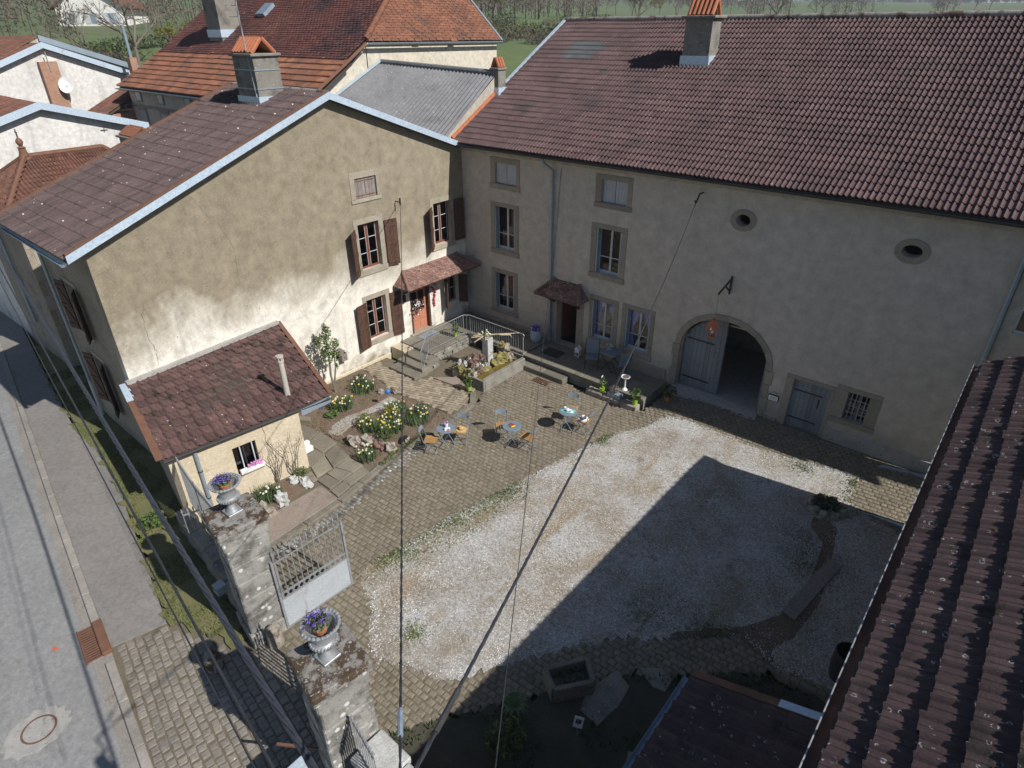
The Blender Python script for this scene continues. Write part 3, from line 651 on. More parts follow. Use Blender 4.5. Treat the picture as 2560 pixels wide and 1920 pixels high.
def shutter(F, par, uh, v0, v1, wdt, side, ang, mat='wood_dark', zb=True):
    """plank shutter hinged at u=uh, opening to side (+1 right, -1 left); ang 0 = flat against the wall"""
    a = math.radians(ang); D = F.U * side * math.cos(a) + F.W * math.sin(a); Nn = F.W * math.cos(a) - F.U * side * math.sin(a)
    S = Frame(F.p(uh, 0, .03), D, F.V, Nn); m = MB(); n = 3
    S.box(m, 0, wdt, v0, v1, 0, .016)
    o = m.build('shutter', mat, par)
    for k in range(n):
        q = MB(); S.box(q, wdt * k / n + .004, wdt * (k + 1) / n - .004, v0 + .002, v1 - .002, .017, .03, random.random()); q.build('plank', mat, o)
    hh = v1 - v0
    for f in (.06, .47, .86):
        q = MB(); S.box(q, .01, wdt - .01, v0 + hh * f, v0 + hh * f + .09, .031, .052, .9); q.build('ledge', mat, o)
    for f0, f1 in ((.11, .47), (.52, .86)):
        q = MB(); aa, bb = (.03, wdt - .05) if side > 0 else (wdt - .05, .03)
        q.beam(S.p(aa, v0 + hh * f0 + .03, .041), S.p(bb, v0 + hh * f1, .041), .07, .018, up=Nn, r=.9); q.build('brace', mat, o)
    return o
def planks(F, par, name, u0, u1, v0, v1, w, n, mat, t=.03):
    m = MB(); F.box(m, u0, u1, v0, v1, w - t, w); o = m.build(name, mat, par)
    for k in range(n):
        q = MB(); F.box(q, u0 + (u1 - u0) * k / n + .005, u0 + (u1 - u0) * (k + 1) / n - .005, v0, v1, w + .001, w + .016, random.random()); q.build('plank', mat, o)
    return o
def chimney(par, x0, x1, y0, y1, z0, z1, mat='smoke_stone', hood='y', hh=.45, cap=.09, flash=True, tilemat='clay', fz=None):
    m = MB(); m.box(x0, y0, z0, x1, y1, z1); o = m.build('chimney', mat, par)
    m = MB(); m.box(x0 - cap, y0 - cap, z1, x1 + cap, y1 + cap, z1 + .09); m.build('chimney_cap', 'smoke_stone', o, bevel=.02)
    zt = z1 + .095; n = max(3, round(((x1 - x0) if hood == 'x' else (y1 - y0)) / .17))
    for sd in (-1, 1):
        for k in range(n):
            q = MB()
            if hood == 'x':
                xa = x0 + (x1 - x0) * (k + .5) / n; ym = (y0 + y1) / 2; p, e = V3((xa, ym + sd * (y1 - y0) * .46, zt)), V3((xa, ym + sd * .02, zt + hh)); wd = (x1 - x0) / n
            else:
                ya = y0 + (y1 - y0) * (k + .5) / n; xm = (x0 + x1) / 2; p, e = V3((xm + sd * (x1 - x0) * .46, ya, zt)), V3((xm + sd * .02, ya, zt + hh)); wd = (y1 - y0) / n
            q.tube([p, e], wd * .44, 8); q.build('hood_tile', tilemat, o, smooth=True)
    if flash:
        q = MB(); fzv = fz if fz is not None else z0 + .5
        q.box(x0 - .05, y0 - .05, fzv - .35, x1 + .05, y1 + .05, fzv + .02); q.build('flashing', 'zinc_light', o)
    return o
def half_gutter(par, a, b, r, mat, name='gutter'):
    a, b = V3(a), V3(b); d = (b - a).normalized(); s = d.cross(V3((0, 0, 1))).normalized(); m = MB(); n = 8
    for p in (a, b):
        for rr in (r, r * .88):
            for k in range(n + 1):
                t = math.pi + math.pi * k / n; m.v.append(tuple(p + s * math.cos(t) * rr + V3((0, 0, 1)) * math.sin(t) * rr))
    K = n + 1
    for k in range(n):
        m.f += [(k, k + 1, 2 * K + k + 1, 2 * K + k), (K + k, K + k + 1, 3 * K + k + 1, 3 * K + k), (k, k + 1, K + k + 1, K + k), (2 * K + k, 2 * K + k + 1, 3 * K + k + 1, 3 * K + k)]
    m.f += [(0, 2 * K, 3 * K, K), (n, 2 * K + n, 3 * K + n, K + n)]; m.r = [.5] * len(m.f)
    return m.build(name, mat, par, smooth=True)
def slab(par, name, mat, pts, t=.1):
    P = [V3(p) for p in pts]; n = (P[1] - P[0]).cross(P[3] - P[0]).normalized()
    if n.z < 0: n = -n
    m = MB(); m.hexa([p - n * t for p in P], P); return m.build(name, mat, par)
def ridge(par, a, b, mat='ridge_tile', r=.11, L=.42):
    a, b = V3(a), V3(b); n = max(1, round((b - a).length / L)); d = (b - a) / n
    for k in range(n):
        m = MB(); p = a + d * k; q = a + d * (k + 1.06); m.tube([p + V3((0, 0, random.uniform(-.006, .006))), q], [r, r * .93], 10); m.build('ridge_tile', mat, par, smooth=True)
# ================================================================== gable house (sunlit gable on the courtyard)
GH = thing('gable_house', 'cream rendered house with sunlit gable, brown shutters and pale blue bargeboards', 'house', (0, -14, 0))
FG = Frame((0, 0, 0), (0, 1, 0), (0, 0, 1), (1, 0, 0))     # u = Y, v = Z, w = +X
RZ = lambda y: 9.76 - .3775 * abs(y + 6.1)                  # roof underside line on the gable
wins = [(-5.46, -4.52, 3.84, 5.53), (-1.74, -.82, 3.9, 5.58), (-5.5, -4.58, .99, 2.65), (-1.34, -.62, 1.2, 2.36)]
holes = [rect(*w) for w in wins] + [rect(-5.35, -4.41, 6.42, 7.12), rect(-3.33, -2.33, .47, 2.42)]
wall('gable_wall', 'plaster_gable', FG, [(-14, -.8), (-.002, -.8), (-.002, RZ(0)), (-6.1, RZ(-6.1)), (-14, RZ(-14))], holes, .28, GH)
FS = Frame((0, -14, 0), (-1, .03, 0), (0, 0, 1), (-.03, -1, 0))
wall('street_wall', 'plaster_side', FS, rect(.0, 5.4, -1.3, 6.62), [rect(2.35, 3.3, 3.5, 5.1), rect(2.3, 3.2, .9, 2.65)], .25, GH)
m = MB(); m.box(-5.4, -13.8, -1.3, -5.3, -.1, 6.6); m.poly((-5.4, -13.8, 6.6), (-5.4, -.1, 6.6), (-5.4, -.1, 7.4), (-5.4, -6.1, 9.7)); m.box(-5.3, -.2, -1, -.01, -.1, 7.35); m.build('back_wall', 'plaster_side', GH)
for a, b in ((2.35, 3.3), ):
    pass
for (u0, u1, v0, v1) in ((2.35, 3.3, 3.5, 5.1), (2.3, 3.2, .9, 2.65)):
    casement(FS, GH, u0, u1, v0, v1, 'wood_frame', .14, 3, barmat='paint_white')
    surround(FS, GH, u0, u1, v0, v1, u0 - .14, u1 + .14, v0 - .12, v1 + .16, 'stone')
    shutter(FS, GH, u0 - .02, v0, v1, .48, -1, 24); shutter(FS, GH, u1 + .02, v0, v1, .48, 1, 14)
# quoins
for k in range(9):
    z0 = .3 + k * .66; L = .56 if k % 2 else .44
    m = MB(); FG.box(m, -14.004, -14 + L, z0 + .012, z0 + .648, -.3, .006, random.random()); m.build('quoin', 'plaster_gable', GH, bevel=.004)
# gable openings
for k, (u0, u1, v0, v1) in enumerate(wins[:3]):
    casement(FG, GH, u0, u1, v0, v1, 'wood_frame', .15, 3, fr=.06, bar=.02, barmat='paint_white', mullion=.11)
    surround(FG, GH, u0, u1, v0, v1, u0 - .17, u1 + .22, v0 - .22, v1 + .19, 'stone')
shutter(FG, GH, -5.62, 3.72, 5.42, .5, -1, 38); shutter(FG, GH, -4.28, 3.72, 5.48, .54, 1, 8)
shutter(FG, GH, -1.86, 3.8, 5.5, .5, -1, 38); shutter(FG, GH, -.62, 3.85, 5.55, .52, 1, 6)
shutter(FG, GH, -5.55, .76, 2.6, .56, -1, 12); shutter(FG, GH, -4.4, .8, 2.64, .52, 1, 10)
u0, u1, v0, v1 = wins[3]; casement(FG, GH, u0, u1, v0, v1, 'wood_frame', .15, 2, barmat='paint_white')
shutter(FG, GH, -1.42, 1.1, 2.36, .42, -1, 62); shutter(FG, GH, -.56, 1.1, 2.36, .4, 1, 62)
surround(FG, GH, -5.35, -4.41, 6.42, 7.12, -5.55, -4.27, 6.29, 7.33, 'stone')
for a, b in ((-5.34, -4.885), (-4.875, -4.42)):
    o = planks(FG, GH, 'shutter', a, b, 6.43, 7.11, -.06, 3, 'wood_grey')
    for vv in (6.5, 7.0):
        q = MB(); FG.box(q, a + .02, b - .04, vv, vv + .03, -.042, -.03); q.build('hinge', 'rust', o)
# door
m = MB(); FG.box(m, -3.28, -2.38, .47, 1.35, -.2, -.15); FG.box(m, -3.28, -2.38, 2.2, 2.42, -.2, -.15)
for a, b in ((-3.28, -3.18), (-2.86, -2.8), (-2.48, -2.38)): FG.box(m, a, b, 1.35, 2.2, -.2, -.15)
door = m.build('door', 'door_salmon', GH)
for a, b in ((-3.18, -2.86), (-2.8, -2.48)):
    q = MB(); FG.box(q, a, b, 1.35, 2.2, -.19, -.18); q.build('pane', 'glass', door)
    q = MB()
    for k in range(9):
        t = k / 8; 
        for s in (-1, 1):
            c = 1.35 + .85 * t; q.beam(FG.p(a, min(2.2, max(1.35, c - .16 * s)), -.165), FG.p(b, min(2.2, max(1.35, c + .16 * s)), -.165), .012)
    q.build('grille', 'iron_dark', door)
for (a, b, c, d) in ((-3.2, -2.88, .58, .88), (-2.78, -2.46, .58, .88), (-3.2, -2.88, .95, 1.25), (-2.78, -2.46, .95, 1.25)):
    q = MB(); FG.box(q, a, b, c, d, -.149, -.13); q.build('door_panel', 'door_salmon', door, bevel=.012)
for a, b in ((-3.36, -3.28), (-2.38, -2.28)):
    q = MB(); FG.box(q, a, b, .47, 2.42, -.24, .02); q.build('door_jamb', 'wood_dark', GH)
m = MB(); FG.box(m, -3.5, -2.2, .4, .5, -.28, .12); m.build('door_sill', 'stone', GH)
# plinth
m = MB(); FG.box(m, -9.1, -4.1, -.4, .12, -.1, .05); m.build('plinth', 'plaster_low', GH, bevel=.02)
# roof
T = .13; zr = 9.89
slab(GH, 'roof_deck', 'deck', [(.28, -14.5, 6.66), (-5.6, -14.5, 6.66), (-5.6, -6.1, zr - .05), (.28, -6.1, zr - .05)], .12)
slab(GH, 'roof_deck', 'deck', [(.28, -.25, 7.64), (-5.6, -.25, 7.64), (-5.6, -6.1, zr - .05), (.28, -6.1, zr - .05)], .12)
tile_roof(GH, 'roof_tile', (-5.6, -14.56, 6.67), (.3, -14.56, 6.67), (-5.6, -6.1, zr - .02), (.3, -6.1, zr - .02), .3, .41, ROLLH, 'tile_house', 300, lip=.05, t=.05)
ridge(GH, (-5.5, -6.1, zr + .0), (.2, -6.1, zr + .0), 'ridge_tile')
for (ya, za, yb, zb) in ((-14.5, 6.62, -6.1, 9.79), (-.28, 7.6, -6.1, 9.79)):
    m = MB(); m.hexa([(.28, ya, za - .06), (.32, ya, za - .06), (.32, yb, zb - .06), (.28, yb, zb - .06)], [(.28, ya, za + .15), (.32, ya, za + .15), (.32, yb, zb + .15), (.28, yb, zb + .15)])
    o = m.build('bargeboard', 'zinc_light', GH)
    m = MB(); m.hexa([(.02, ya, za - .055), (.279, ya, za - .055), (.279, yb, zb - .055), (.02, yb, zb - .055)], [(.02, ya, za - .03), (.279, ya, za - .03), (.279, yb, zb - .03), (.02, yb, zb - .03)]); m.build('soffit', 'wood_grey', o)
m = MB(); m.beam((.27, -14.5, 6.81), (.27, -6.1, 9.98), .1, .035); m.build('verge_strip', 'rust', GH)
m = MB(); m.beam((-5.62, -14.5, 6.8), (-5.62, -6.1, 9.96), .14, .09); m.build('verge_strip', 'rust', GH)
half_gutter(GH, (.35, -14.62, 6.6), (-5.7, -14.5, 6.55), .075, 'zinc')
m = MB(); m.tube([(-4.6, -14.5, 6.5), (-4.6, -14.2, 6.2), (-4.6, -13.98, 5.9), (-4.6, -13.97, 1.2)], .05, 10); o = m.build('downpipe', 'zinc', GH, smooth=True)
m = MB(); m.tube([(-4.6, -13.97, 1.2), (-4.6, -13.97, -.3)], .058, 10); m.build('pipe_shoe', 'paint_white', o, smooth=True)
ch = chimney(GH, -3.25, -2.0, -7.15, -6.25, 9.1, 10.9, hood='x', hh=.42, fz=9.72)
for z in (9.95, 10.5):
    q = MB(); q.box(-3.27, -7.17, z, -1.98, -6.23, z + .03); q.build('iron_band', 'zinc', ch)
m = MB(); m.tube([(-2.05, -7.18, 9.3), (-2.3, -7.14, 11.0), (-2.45, -7.1, 12.9)], .025, 8); an = m.build('antenna_mast', 'iron', GH)
for z, L in ((12.6, .5), (12.3, .35), (12.0, .6)):
    q = MB(); q.beam((-2.4 - L, -7.1, z), (-2.4 + L, -7.1, z), .015); q.build('antenna_rod', 'iron', an)
# canopy over the door, small scalloped tiles
cn = thing
def canopy(par, A, B, wallz, drop, out, N_, mat='tile_flat', hip=.45):
    """A,B wall points (2D along wall) ; N_ outward"""
    A, B, N_ = V3(A), V3(B), V3(N_); D = (B - A).normalized(); e0 = A + N_ * out - D * hip * .9 + V3((0, 0, -drop)); e1 = B + N_ * out + D * hip * .9 + V3((0, 0, -drop))
    t0, t1 = A + D * hip * .3, B - D * hip * .3; w0, w1 = A - D * hip * .9 + V3((0, 0, -drop)), B + D * hip * .9 + V3((0, 0, -drop))
    o = slab(par, 'canopy', 'wood_dark', [e0, e1, t1, t0], .05)
    tile_roof(o, 'canopy_tile', e0, e1, t0, t1, .14, .115, SCALE, mat, 300, t=.024, lip=.024, stag=True, jit=.008)
    for (p, q, t) in ((w0, e0, t0), (e1, w1, t1)):
        tile_roof(o, 'canopy_tile', p, q, t, t + (q - p) * .02, .13, .1, SCALE, mat, 80, t=.012, lip=.012, stag=True)
        m = MB(); m.poly(p, q, t); m.build('canopy_cheek', 'wood_dark', o)
        c = e0 if t is t0 else e1
        q2 = MB(); q2.tube([c + V3((0, 0, .03)), t + V3((0, 0, .03))], .06, 8); q2.build('hip_tile', mat, o, smooth=True)
    for s in (A + D * .1, B - D * .1):
        q = MB(); q.beam(s + V3((0, 0, -drop - .45)), s + N_ * out * .85 + V3((0, 0, -drop - .04)), .07); q.build('bracket', 'wood_dark', o)
    return o
canopy(GH, (0.02, -3.75, 3.3), (.02, -.5, 3.3), 3.3, .45, .95, (1, 0, 0))
# wall lamp and ironwork by the door, hanging garland
m = MB(); m.box(.02, -3.75, 2.05, .12, -3.65, 2.35); m.build('wall_lamp', 'iron_dark', GH)
m = MB()
for k in range(40): m.blob((.1 + random.uniform(0, .06), random.gauss(-3.1, .16), random.gauss(1.7, .16)), .035, .035, .035, 6, 4)
gar = m.build('door_garland', 'rock_red', label='dried flower garland hung on the salmon front door', cat='garland')
m = MB()
for k in range(16): m.blob((.13 + random.uniform(0, .06), random.gauss(-3.08, .16), random.gauss(1.72, .15)), .028, .028, .028, 6, 4)
m.build('blossom', 'white', gar)
m = MB()
for k in range(14): m.blob((.06, -2.1 + random.gauss(0, .05), 1.4 + k * .07), .045, .045, .05, 6, 4)
m.build('door_garland', 'fruit_red', label='string of red ornaments hanging right of the salmon door', cat='garland')
m = MB(); m.beam((0.0, -3.62, 6.05), (.3, -3.62, 6.05), .03); m.beam((.28, -3.62, 5.95), (.28, -3.62, 6.2), .05); m.build('cable_bracket', 'iron_dark', GH)
# ================================================================== lean-to shed
LT = thing('lean_to_shed', 'low cream lean-to with mossy purple tiled roof against the gable', 'shed', (3.6, -13, 0))
A1, B1 = V3((3.45, -14.7, 0)), V3((3.9, -11.15, 0)); FL_ = Frame(A1, B1 - A1, (0, 0, 1), V3((B1 - A1).normalized()).cross(V3((0, 0, 1))))
LL = (B1 - A1).length
wall('front_wall', 'plaster_low', FL_, rect(0, LL, -.4, 2.12), [rect(1.57, 2.22, .8, 1.66)], .2, LT)
FR_ = Frame(B1, (-1, .12, 0), (0, 0, 1), (.12, 1, 0)); wall('side_wall', 'plaster_low', FR_, [(0, -.4), (3.9, -.4), (3.9, 2.8), (0, 2.1)], (), .2, LT)
FT_ = Frame(A1, V3((-3.45, .72, 0)), (0, 0, 1), (-.2, -1, 0)); wall('street_wall', 'plaster_side', FT_, [(0, -.8), (3.52, -.8), (3.52, 2.75), (0, 2.1)], (), .2, LT)
e0, e1, t0, t1 = V3((3.58, -14.82, 2.2)), V3((4.02, -10.12, 2.12)), V3((.0, -14.12, 2.76)), V3((.0, -9.2, 2.98))
slab(LT, 'roof_deck', 'deck', [e0, e1, t1, t0], .07)
tile_roof(LT, 'roof_tile', e0 + V3((0.03, 0, .02)), e1 + V3((.03, 0, .02)), t0 + V3((0, 0, .02)), t1 + V3((0, 0, .02)), .29, .36, ROLL1, 'tile_shed', 300, jit=.012, lip=.05, t=.05)
m = MB(); m.beam(e0 + V3((0, -.06, .07)), t0 + V3((0, -.06, .07)), .2, .05); o = m.build('verge_flashing', 'rust', LT)
m = MB(); m.beam(t0 * .75 + e0 * .25 + V3((0, -.065, .075)), t0 + V3((0, -.065, .075)), .21, .055); m.build('flashing_patch', 'zinc_light', o)
m = MB(); m.beam(e1 + V3((0, .05, .07)), t1 + V3((0, .05, .07)), .13, .06); m.build('verge_flashing', 'rust', LT)
m = MB(); m.beam(t0 + V3((.06, 0, .1)), t1 + V3((.06, 0, .1)), .16, .1); m.build('mortar_fillet', 'concrete', LT)
half_gutter(LT, e0 + V3((.07, 0, -.02)), e1 + V3((.07, -.02, -.03)), .045, 'iron_dark')
m = MB(); m.beam(e1 + V3((.0, -1.0, -.12)), e1 + V3((.0, 0, -.12)), .04, .2); m.build('fascia', 'zinc', LT)
m = MB(); q = FL_.p(.66, 0, .06); m.tube([q + V3((0, 0, 2.08)), q + V3((0, 0, .1))], .05, 10); o = m.build('downpipe', 'zinc', LT, smooth=True)
for z in (1.4, .5):
    m = MB(); m.lathe((q.x, q.y, z), [(.06, 0), (.06, .03)], 10); m.build('pipe_clip', 'iron_dark', o)
m = MB(); m.lathe((3.3, -11.05, 2.15), [(.085, 0), (.08, 1.25), (.1, 1.25), (.1, 1.3), (.06, 1.3)], 12); o = m.build('flue_pipe', 'flue', LT, smooth=True)
m = MB()
for k in range(6):
    a = k * math.pi / 3; m.box(3.3 + .075 * math.cos(a) - .015, -11.05 + .075 * math.sin(a) - .015, 3.45, 3.3 + .075 * math.cos(a) + .015, -11.05 + .075 * math.sin(a) + .015, 3.57)
m.lathe((3.3, -11.05, 3.56), [(.11, 0), (.11, .04)], 12); m.build('flue_cowl', 'flue', o)
w_ = casement(FL_, LT, 1.57, 2.22, .8, 1.66, 'iron_dark', .12, 1, fr=.03, mullion=.03)
for u in (1.78, 2.12):
    m = MB(); FL_.box(m, u - .015, u + .015, .8, 1.66, -.06, -.03); m.build('bar', 'paint_white', w_)
m = MB(); FL_.box(m, 1.5, 2.3, .72, .8, -.1, .05); m.build('sill', 'stone', LT)
fb = thing('window_box', 'white window box of pink flowers on the lean-to window', 'flower box', FL_.p(1.95, .8, .06))
m = MB(); FL_.box(m, 1.62, 2.3, .8, .92, .0, .13); m.build('box', 'white', fb, bevel=.01)
m = MB(); 
for k in range(60): p = FL_.p(random.uniform(1.85, 2.25), random.uniform(.92, 1.02), random.uniform(.02, .12)); m.blob(p, .03, .03, .03, 5, 3)
m.build('flowers', 'petal_pink', fb)
def moss(par, P00, P10, P01, P11, n, nu, nv, frac, lab):
    m = MB(); P00, P10, P01, P11 = map(V3, (P00, P10, P01, P11)); N_ = (P10 - P00).cross(P01 - P00).normalized(); N_ = N_ if N_.z > 0 else -N_
    for _ in range(n):
        u = (random.randrange(nu) + frac + random.uniform(-.12, .12)) / nu; v = (random.randrange(nv) + random.uniform(.05, .6)) / nv
        p = (P00 * (1 - u) + P10 * u) * (1 - v) + (P01 * (1 - u) + P11 * u) * v + N_ * .02; s = random.uniform(.025, .06); m.blob(p, s, s * 1.3, s * .6, 6, 4, .4)
    m.build('moss_clumps', 'moss', par, kind='stuff')
moss(LT, e0, e1, t0, t1, 260, 16, 10, .7, '')
# ================================================================== barn
BN = thing('barn', 'long shaded grey-brown farmhouse and barn under a big purple-brown tiled roof', 'barn', (9, 0, 0))
FB = Frame((0, 0, 0), (1, 0, 0), (0, 0, 1), (0, -1, 0))
BW = [(1.72, 2.8, 3.72, 5.46), (1.66, 2.74, 1.05, 2.69), (6.63, 7.67, 3.78, 5.44), (6.62, 7.58, 1.12, 2.72), (8.12, 9.12, 1.14, 2.74)]
def arch(u0, u1, v0, vs, vt, n=14):
    um = (u0 + u1) / 2; a = (u1 - u0) / 2
    return [(u0, v0), (u1, v0)] + [(um + a * math.cos(math.pi * k / n), vs + (vt - vs) * math.sin(math.pi * k / n)) for k in range(n + 1)]
ARC = arch(10.36, 13.38, .0, 2.0, 3.27)
hol = [rect(*w) for w in BW] + [rect(1.8, 2.88, 6.34, 7.13), rect(6.72, 7.74, 6.34, 7.12), rect(4.99, 5.94, .4, 2.36), rect(14.29, 15.39, .2, 2.0), rect(15.87, 16.47, 1.16, 2.11), ellipse(11.785, 6.57, .225, .18), ellipse(16.32, 6.53, .245, .17), ARC]
wall('facade', 'plaster_barn', FB, rect(0, 18.68, -.5, 7.72), hol, .35, BN)
m = MB(); m.box(-.02, .35, -.5, .0, 13.8, 7.7); m.poly((-.02, 0, 7.6), (-.02, 14, 7.6), (-.02, 7, 11.7)); m.box(0, 13.8, -.5, 24, 14, 7.7); m.box(18.66, .4, -.5, 18.8, 13.8, 7.7); m.build('rear_walls', 'plaster_side', BN)
m = MB(); m.box(0, .5, .02, 18.6, 13.5, .1); m.build('inner_floor', 'soil_dark', BN)
m = MB(); m.box(0, 4.5, 0, 18.6, 4.6, 7.5); m.box(9.7, .3, 0, 9.8, 4.5, 7.5); m.box(13.6, .3, 0, 13.7, 4.5, 7.5); m.box(0, .4, 2.95, 18.6, 4.5, 3.0); m.build('inner_walls', 'plaster_tan', BN)
surround(FB, BN, 1.8, 2.88, 6.34, 7.13, 1.56, 3.05, 6.14, 7.34); surround(FB, BN, 6.72, 7.74, 6.34, 7.12, 6.47, 7.93, 6.17, 7.3)
surround(FB, BN, *BW[0], 1.52, 3.0, 3.52, 5.62); surround(FB, BN, *BW[1], 1.48, 2.94, .88, 2.87)
surround(FB, BN, *BW[2], 6.4, 7.88, 3.58, 5.61); surround(FB, BN, *BW[3], 6.5, 7.78, .95, 2.9); surround(FB, BN, *BW[4], 7.94, 9.28, .92, 2.91)
for k, w in enumerate(BW):
    casement(FB, BN, *w, 'paint_white', .2, 2, fr=.07, bar=.035, rowpos=[.36], glassm='glass_curt')
    for a, b in ((w[0] + .005, w[0] + .06), (w[1] - .06, w[1] - .005)):      # blue shutters folded into the reveal
        m = MB(); FB.box(m, a, b, w[2] + .02, w[3] - .02, -.19, -.0); m.build('folded_shutter', 'zinc', BN)
    if k in (1, 3, 4):
        um = (w[0] + w[1]) / 2
        for s, ue in ((1, w[0] + .08), (-1, w[1] - .08)):
            m = MB(); n = 10
            for j in range(9):
                f = j / 8; vv = w[3] - .06 - f * (w[3] - w[2] - .12); wd = (um - w[0] - .12) * (1 - .75 * sm(f * 1.7) + .25 * sm((f - .6) * 2.2))
                for i in range(n + 1): m.v.append(tuple(FB.p(ue + s * wd * i / n, vv, -.29 + .018 * math.sin(i * 2.2))))
            for j in range(8):
                for i in range(n): a = j * (n + 1) + i; m.f.append((a, a + 1, a + n + 2, a + n + 1)); m.r.append(.5)
            m.build('curtain', 'curtain', BN, smooth=True)
for (a, b, v0, v1) in ((1.8, 2.88, 6.34, 7.13), (6.72, 7.74, 6.34, 7.12)):
    um = (a + b) / 2
    for p, q in ((a + .02, um - .01), (um + .01, b - .02)):
        o = planks(FB, BN, 'shutter', p, q, v0 + .02, v1 - .02, -.1, 4, 'paint_shutter')
        for j in range(9):
            s_ = MB(); FB.box(s_, p + .03, q - .03, v0 + .1 + j * .07, v0 + .135 + j * .07, -.083, -.072); s_.build('slat', 'paint_shutter', o)
# house door (open, dark hall)
surround(FB, BN, 4.99, 5.94, .42, 2.36, 4.62, 6.25, .3, 2.5)
m = MB(); m.hexa([(4.99, .3, .42), (5.05, .3, .42), (5.1, 1.15, .42), (5.04, 1.15, .42)], [(4.99, .3, 2.3), (5.05, .3, 2.3), (5.1, 1.15, 2.3), (5.04, 1.15, 2.3)]); m.build('open_door', 'wood_frame', BN)
canopy(BN, (4.75, -.02, 3.12), (6.15, -.02, 3.12), 3.1, .5, .75, (0, -1, 0), hip=.4)
# oculi
for u, v, a, b, A_, B_ in ((11.785, 6.57, .225, .18, .4, .33), (16.32, 6.53, .245, .17, .41, .33)):
    n = 24; I = ellipse(u, v, a, b, n); O_ = ellipse(u, v, A_, B_, n); m = MB()
    for w in (-.02, .025):
        m.v += [tuple(FB.p(*p, w)) for p in I] + [tuple(FB.p(*p, w)) for p in O_]
    for k in range(n):
        j = (k + 1) % n; m.f += [(2 * n + k, 2 * n + j, 3 * n + j, 3 * n + k), (k, j, 2 * n + j, 2 * n + k), (n + k, n + j, 3 * n + j, 3 * n + k)]
    m.r = [.5] * len(m.f); m.build('oculus_surround', 'stone_barn', BN)
# big arched doorway: voussoirs, grey leaf shut on the left, dark opening on the right
INN, OUT = arch(10.36, 13.38, .1, 2.0, 3.27, 14), arch(10.14, 13.58, .1, 2.0, 3.47, 14)
vs_i, vs_o = INN[2:], OUT[2:]
for k in range(14):
    m = MB(); m.hexa([FB.p(*vs_i[k], -.05), FB.p(*vs_i[k + 1], -.05), FB.p(*vs_o[k + 1], -.05), FB.p(*vs_o[k], -.05)], [FB.p(*vs_i[k], .03), FB.p(*vs_i[k + 1], .03), FB.p(*vs_o[k + 1], .03), FB.p(*vs_o[k], .03)], random.random()); m.build('voussoir', 'stone_barn', BN, bevel=.008)
for a, b in ((10.14, 10.36), (13.38, 13.58)):
    for k in range(4):
        m = MB(); d_ = .06 if k % 2 else 0; FB.box(m, a - (d_ if a < 11 else 0), b + (d_ if a > 11 else 0), .06 + k * .485, .06 + (k + .97) * .485, -.05, .03, random.random()); m.build('jamb_stone', 'stone_barn', BN, bevel=.008)
lf = MB(); pts = [(10.42, .14), (11.85, .14)] + [p for p in INN[2:][::1] if p[0] < 11.85][::1]
pp = [(10.42, .38), (11.85, .38), (11.85, 3.2)] + [(p[0] + .05, p[1] - .05) for p in vs_i if p[0] < 11.7]
n = len(pp); lf.v = [tuple(FB.p(u, v, -.22)) for u, v in pp] + [tuple(FB.p(u, v, -.27)) for u, v in pp]; lf.f = [tuple(range(n)), tuple(range(n, 2 * n))[::-1]] + [(i, (i + 1) % n, n + (i + 1) % n, n + i) for i in range(n)]; lf.r = [.5] * len(lf.f)
leaf = lf.build('barn_door', 'paint_blue', BN)
for k in range(9):
    ua = 10.44 + k * .156; ub = ua + .148; top = min(3.18, 2.0 + 1.24 * math.sqrt(max(0, 1 - ((max(ua, 10.45) - 11.87) / 1.51) ** 2)) - .07)
    m = MB(); FB.box(m, ua, ub, .39, top, -.219, -.2, random.random()); m.build('plank', 'paint_blue', leaf)
m = MB(); FB.box(m, 13.24, 13.29, .38, 2.5, -1.4, -.3); m.build('barn_door', 'paint_blue', BN)
m = MB(); m.hexa([(10.2, -.5, .1), (13.5, -.5, .1), (13.38, .1, .1), (10.36, .1, .1)], [(10.2, -.5, .27), (13.5, -.5, .27), (13.38, .1, .37), (10.36, .1, .37)]); m.box(10.36, .11, .1, 13.38, 4.4, .365); m.build('threshold', 'concrete', BN)
# side door and barred window
planks(FB, BN, 'side_door', 14.29, 15.39, .22, 1.99, -.08, 8, 'paint_blue')
m = MB(); FB.box(m, 15.1, 15.14, 1.2, 1.5, -.06, -.03); m.build('door_latch', 'iron_dark', BN)
surround(FB, BN, 14.29, 15.39, .2, 2.0, 14.05, 15.5, .1, 2.13)
wb = casement(FB, BN, 15.87, 16.47, 1.16, 2.11, 'paint_blue', .2, 3, fr=.04)
surround(FB, BN, 15.87, 16.47, 1.16, 2.11, 15.52, 16.78, .98, 2.27)
for u in (15.98, 16.1, 16.24, 16.37):
    m = MB(); FB.box(m, u - .011, u + .011, 1.16, 2.11, -.06, -.04); m.build('bar', 'iron', wb)
for v in (1.42, 1.64, 1.86):
    m = MB(); FB.box(m, 15.87, 16.47, v - .01, v + .01, -.075, -.06); m.build('bar', 'iron', wb)
# plinth, cornice
for a, b, z in ((15.5, 18.68, .72), (13.62, 14.04, .4), (6.3, 9.95, .82), (0.01, 4.4, .62)):
    m = MB(); FB.box(m, a, b, -.4, z, -.05, .06); m.build('plinth', 'concrete' if a > 15 else 'stone_barn', BN, bevel=.02)
m = MB(); FB.box(m, .02, 18.6, 7.42, 7.66, -.05, .07); m.build('cornice', 'plaster_tan', BN)
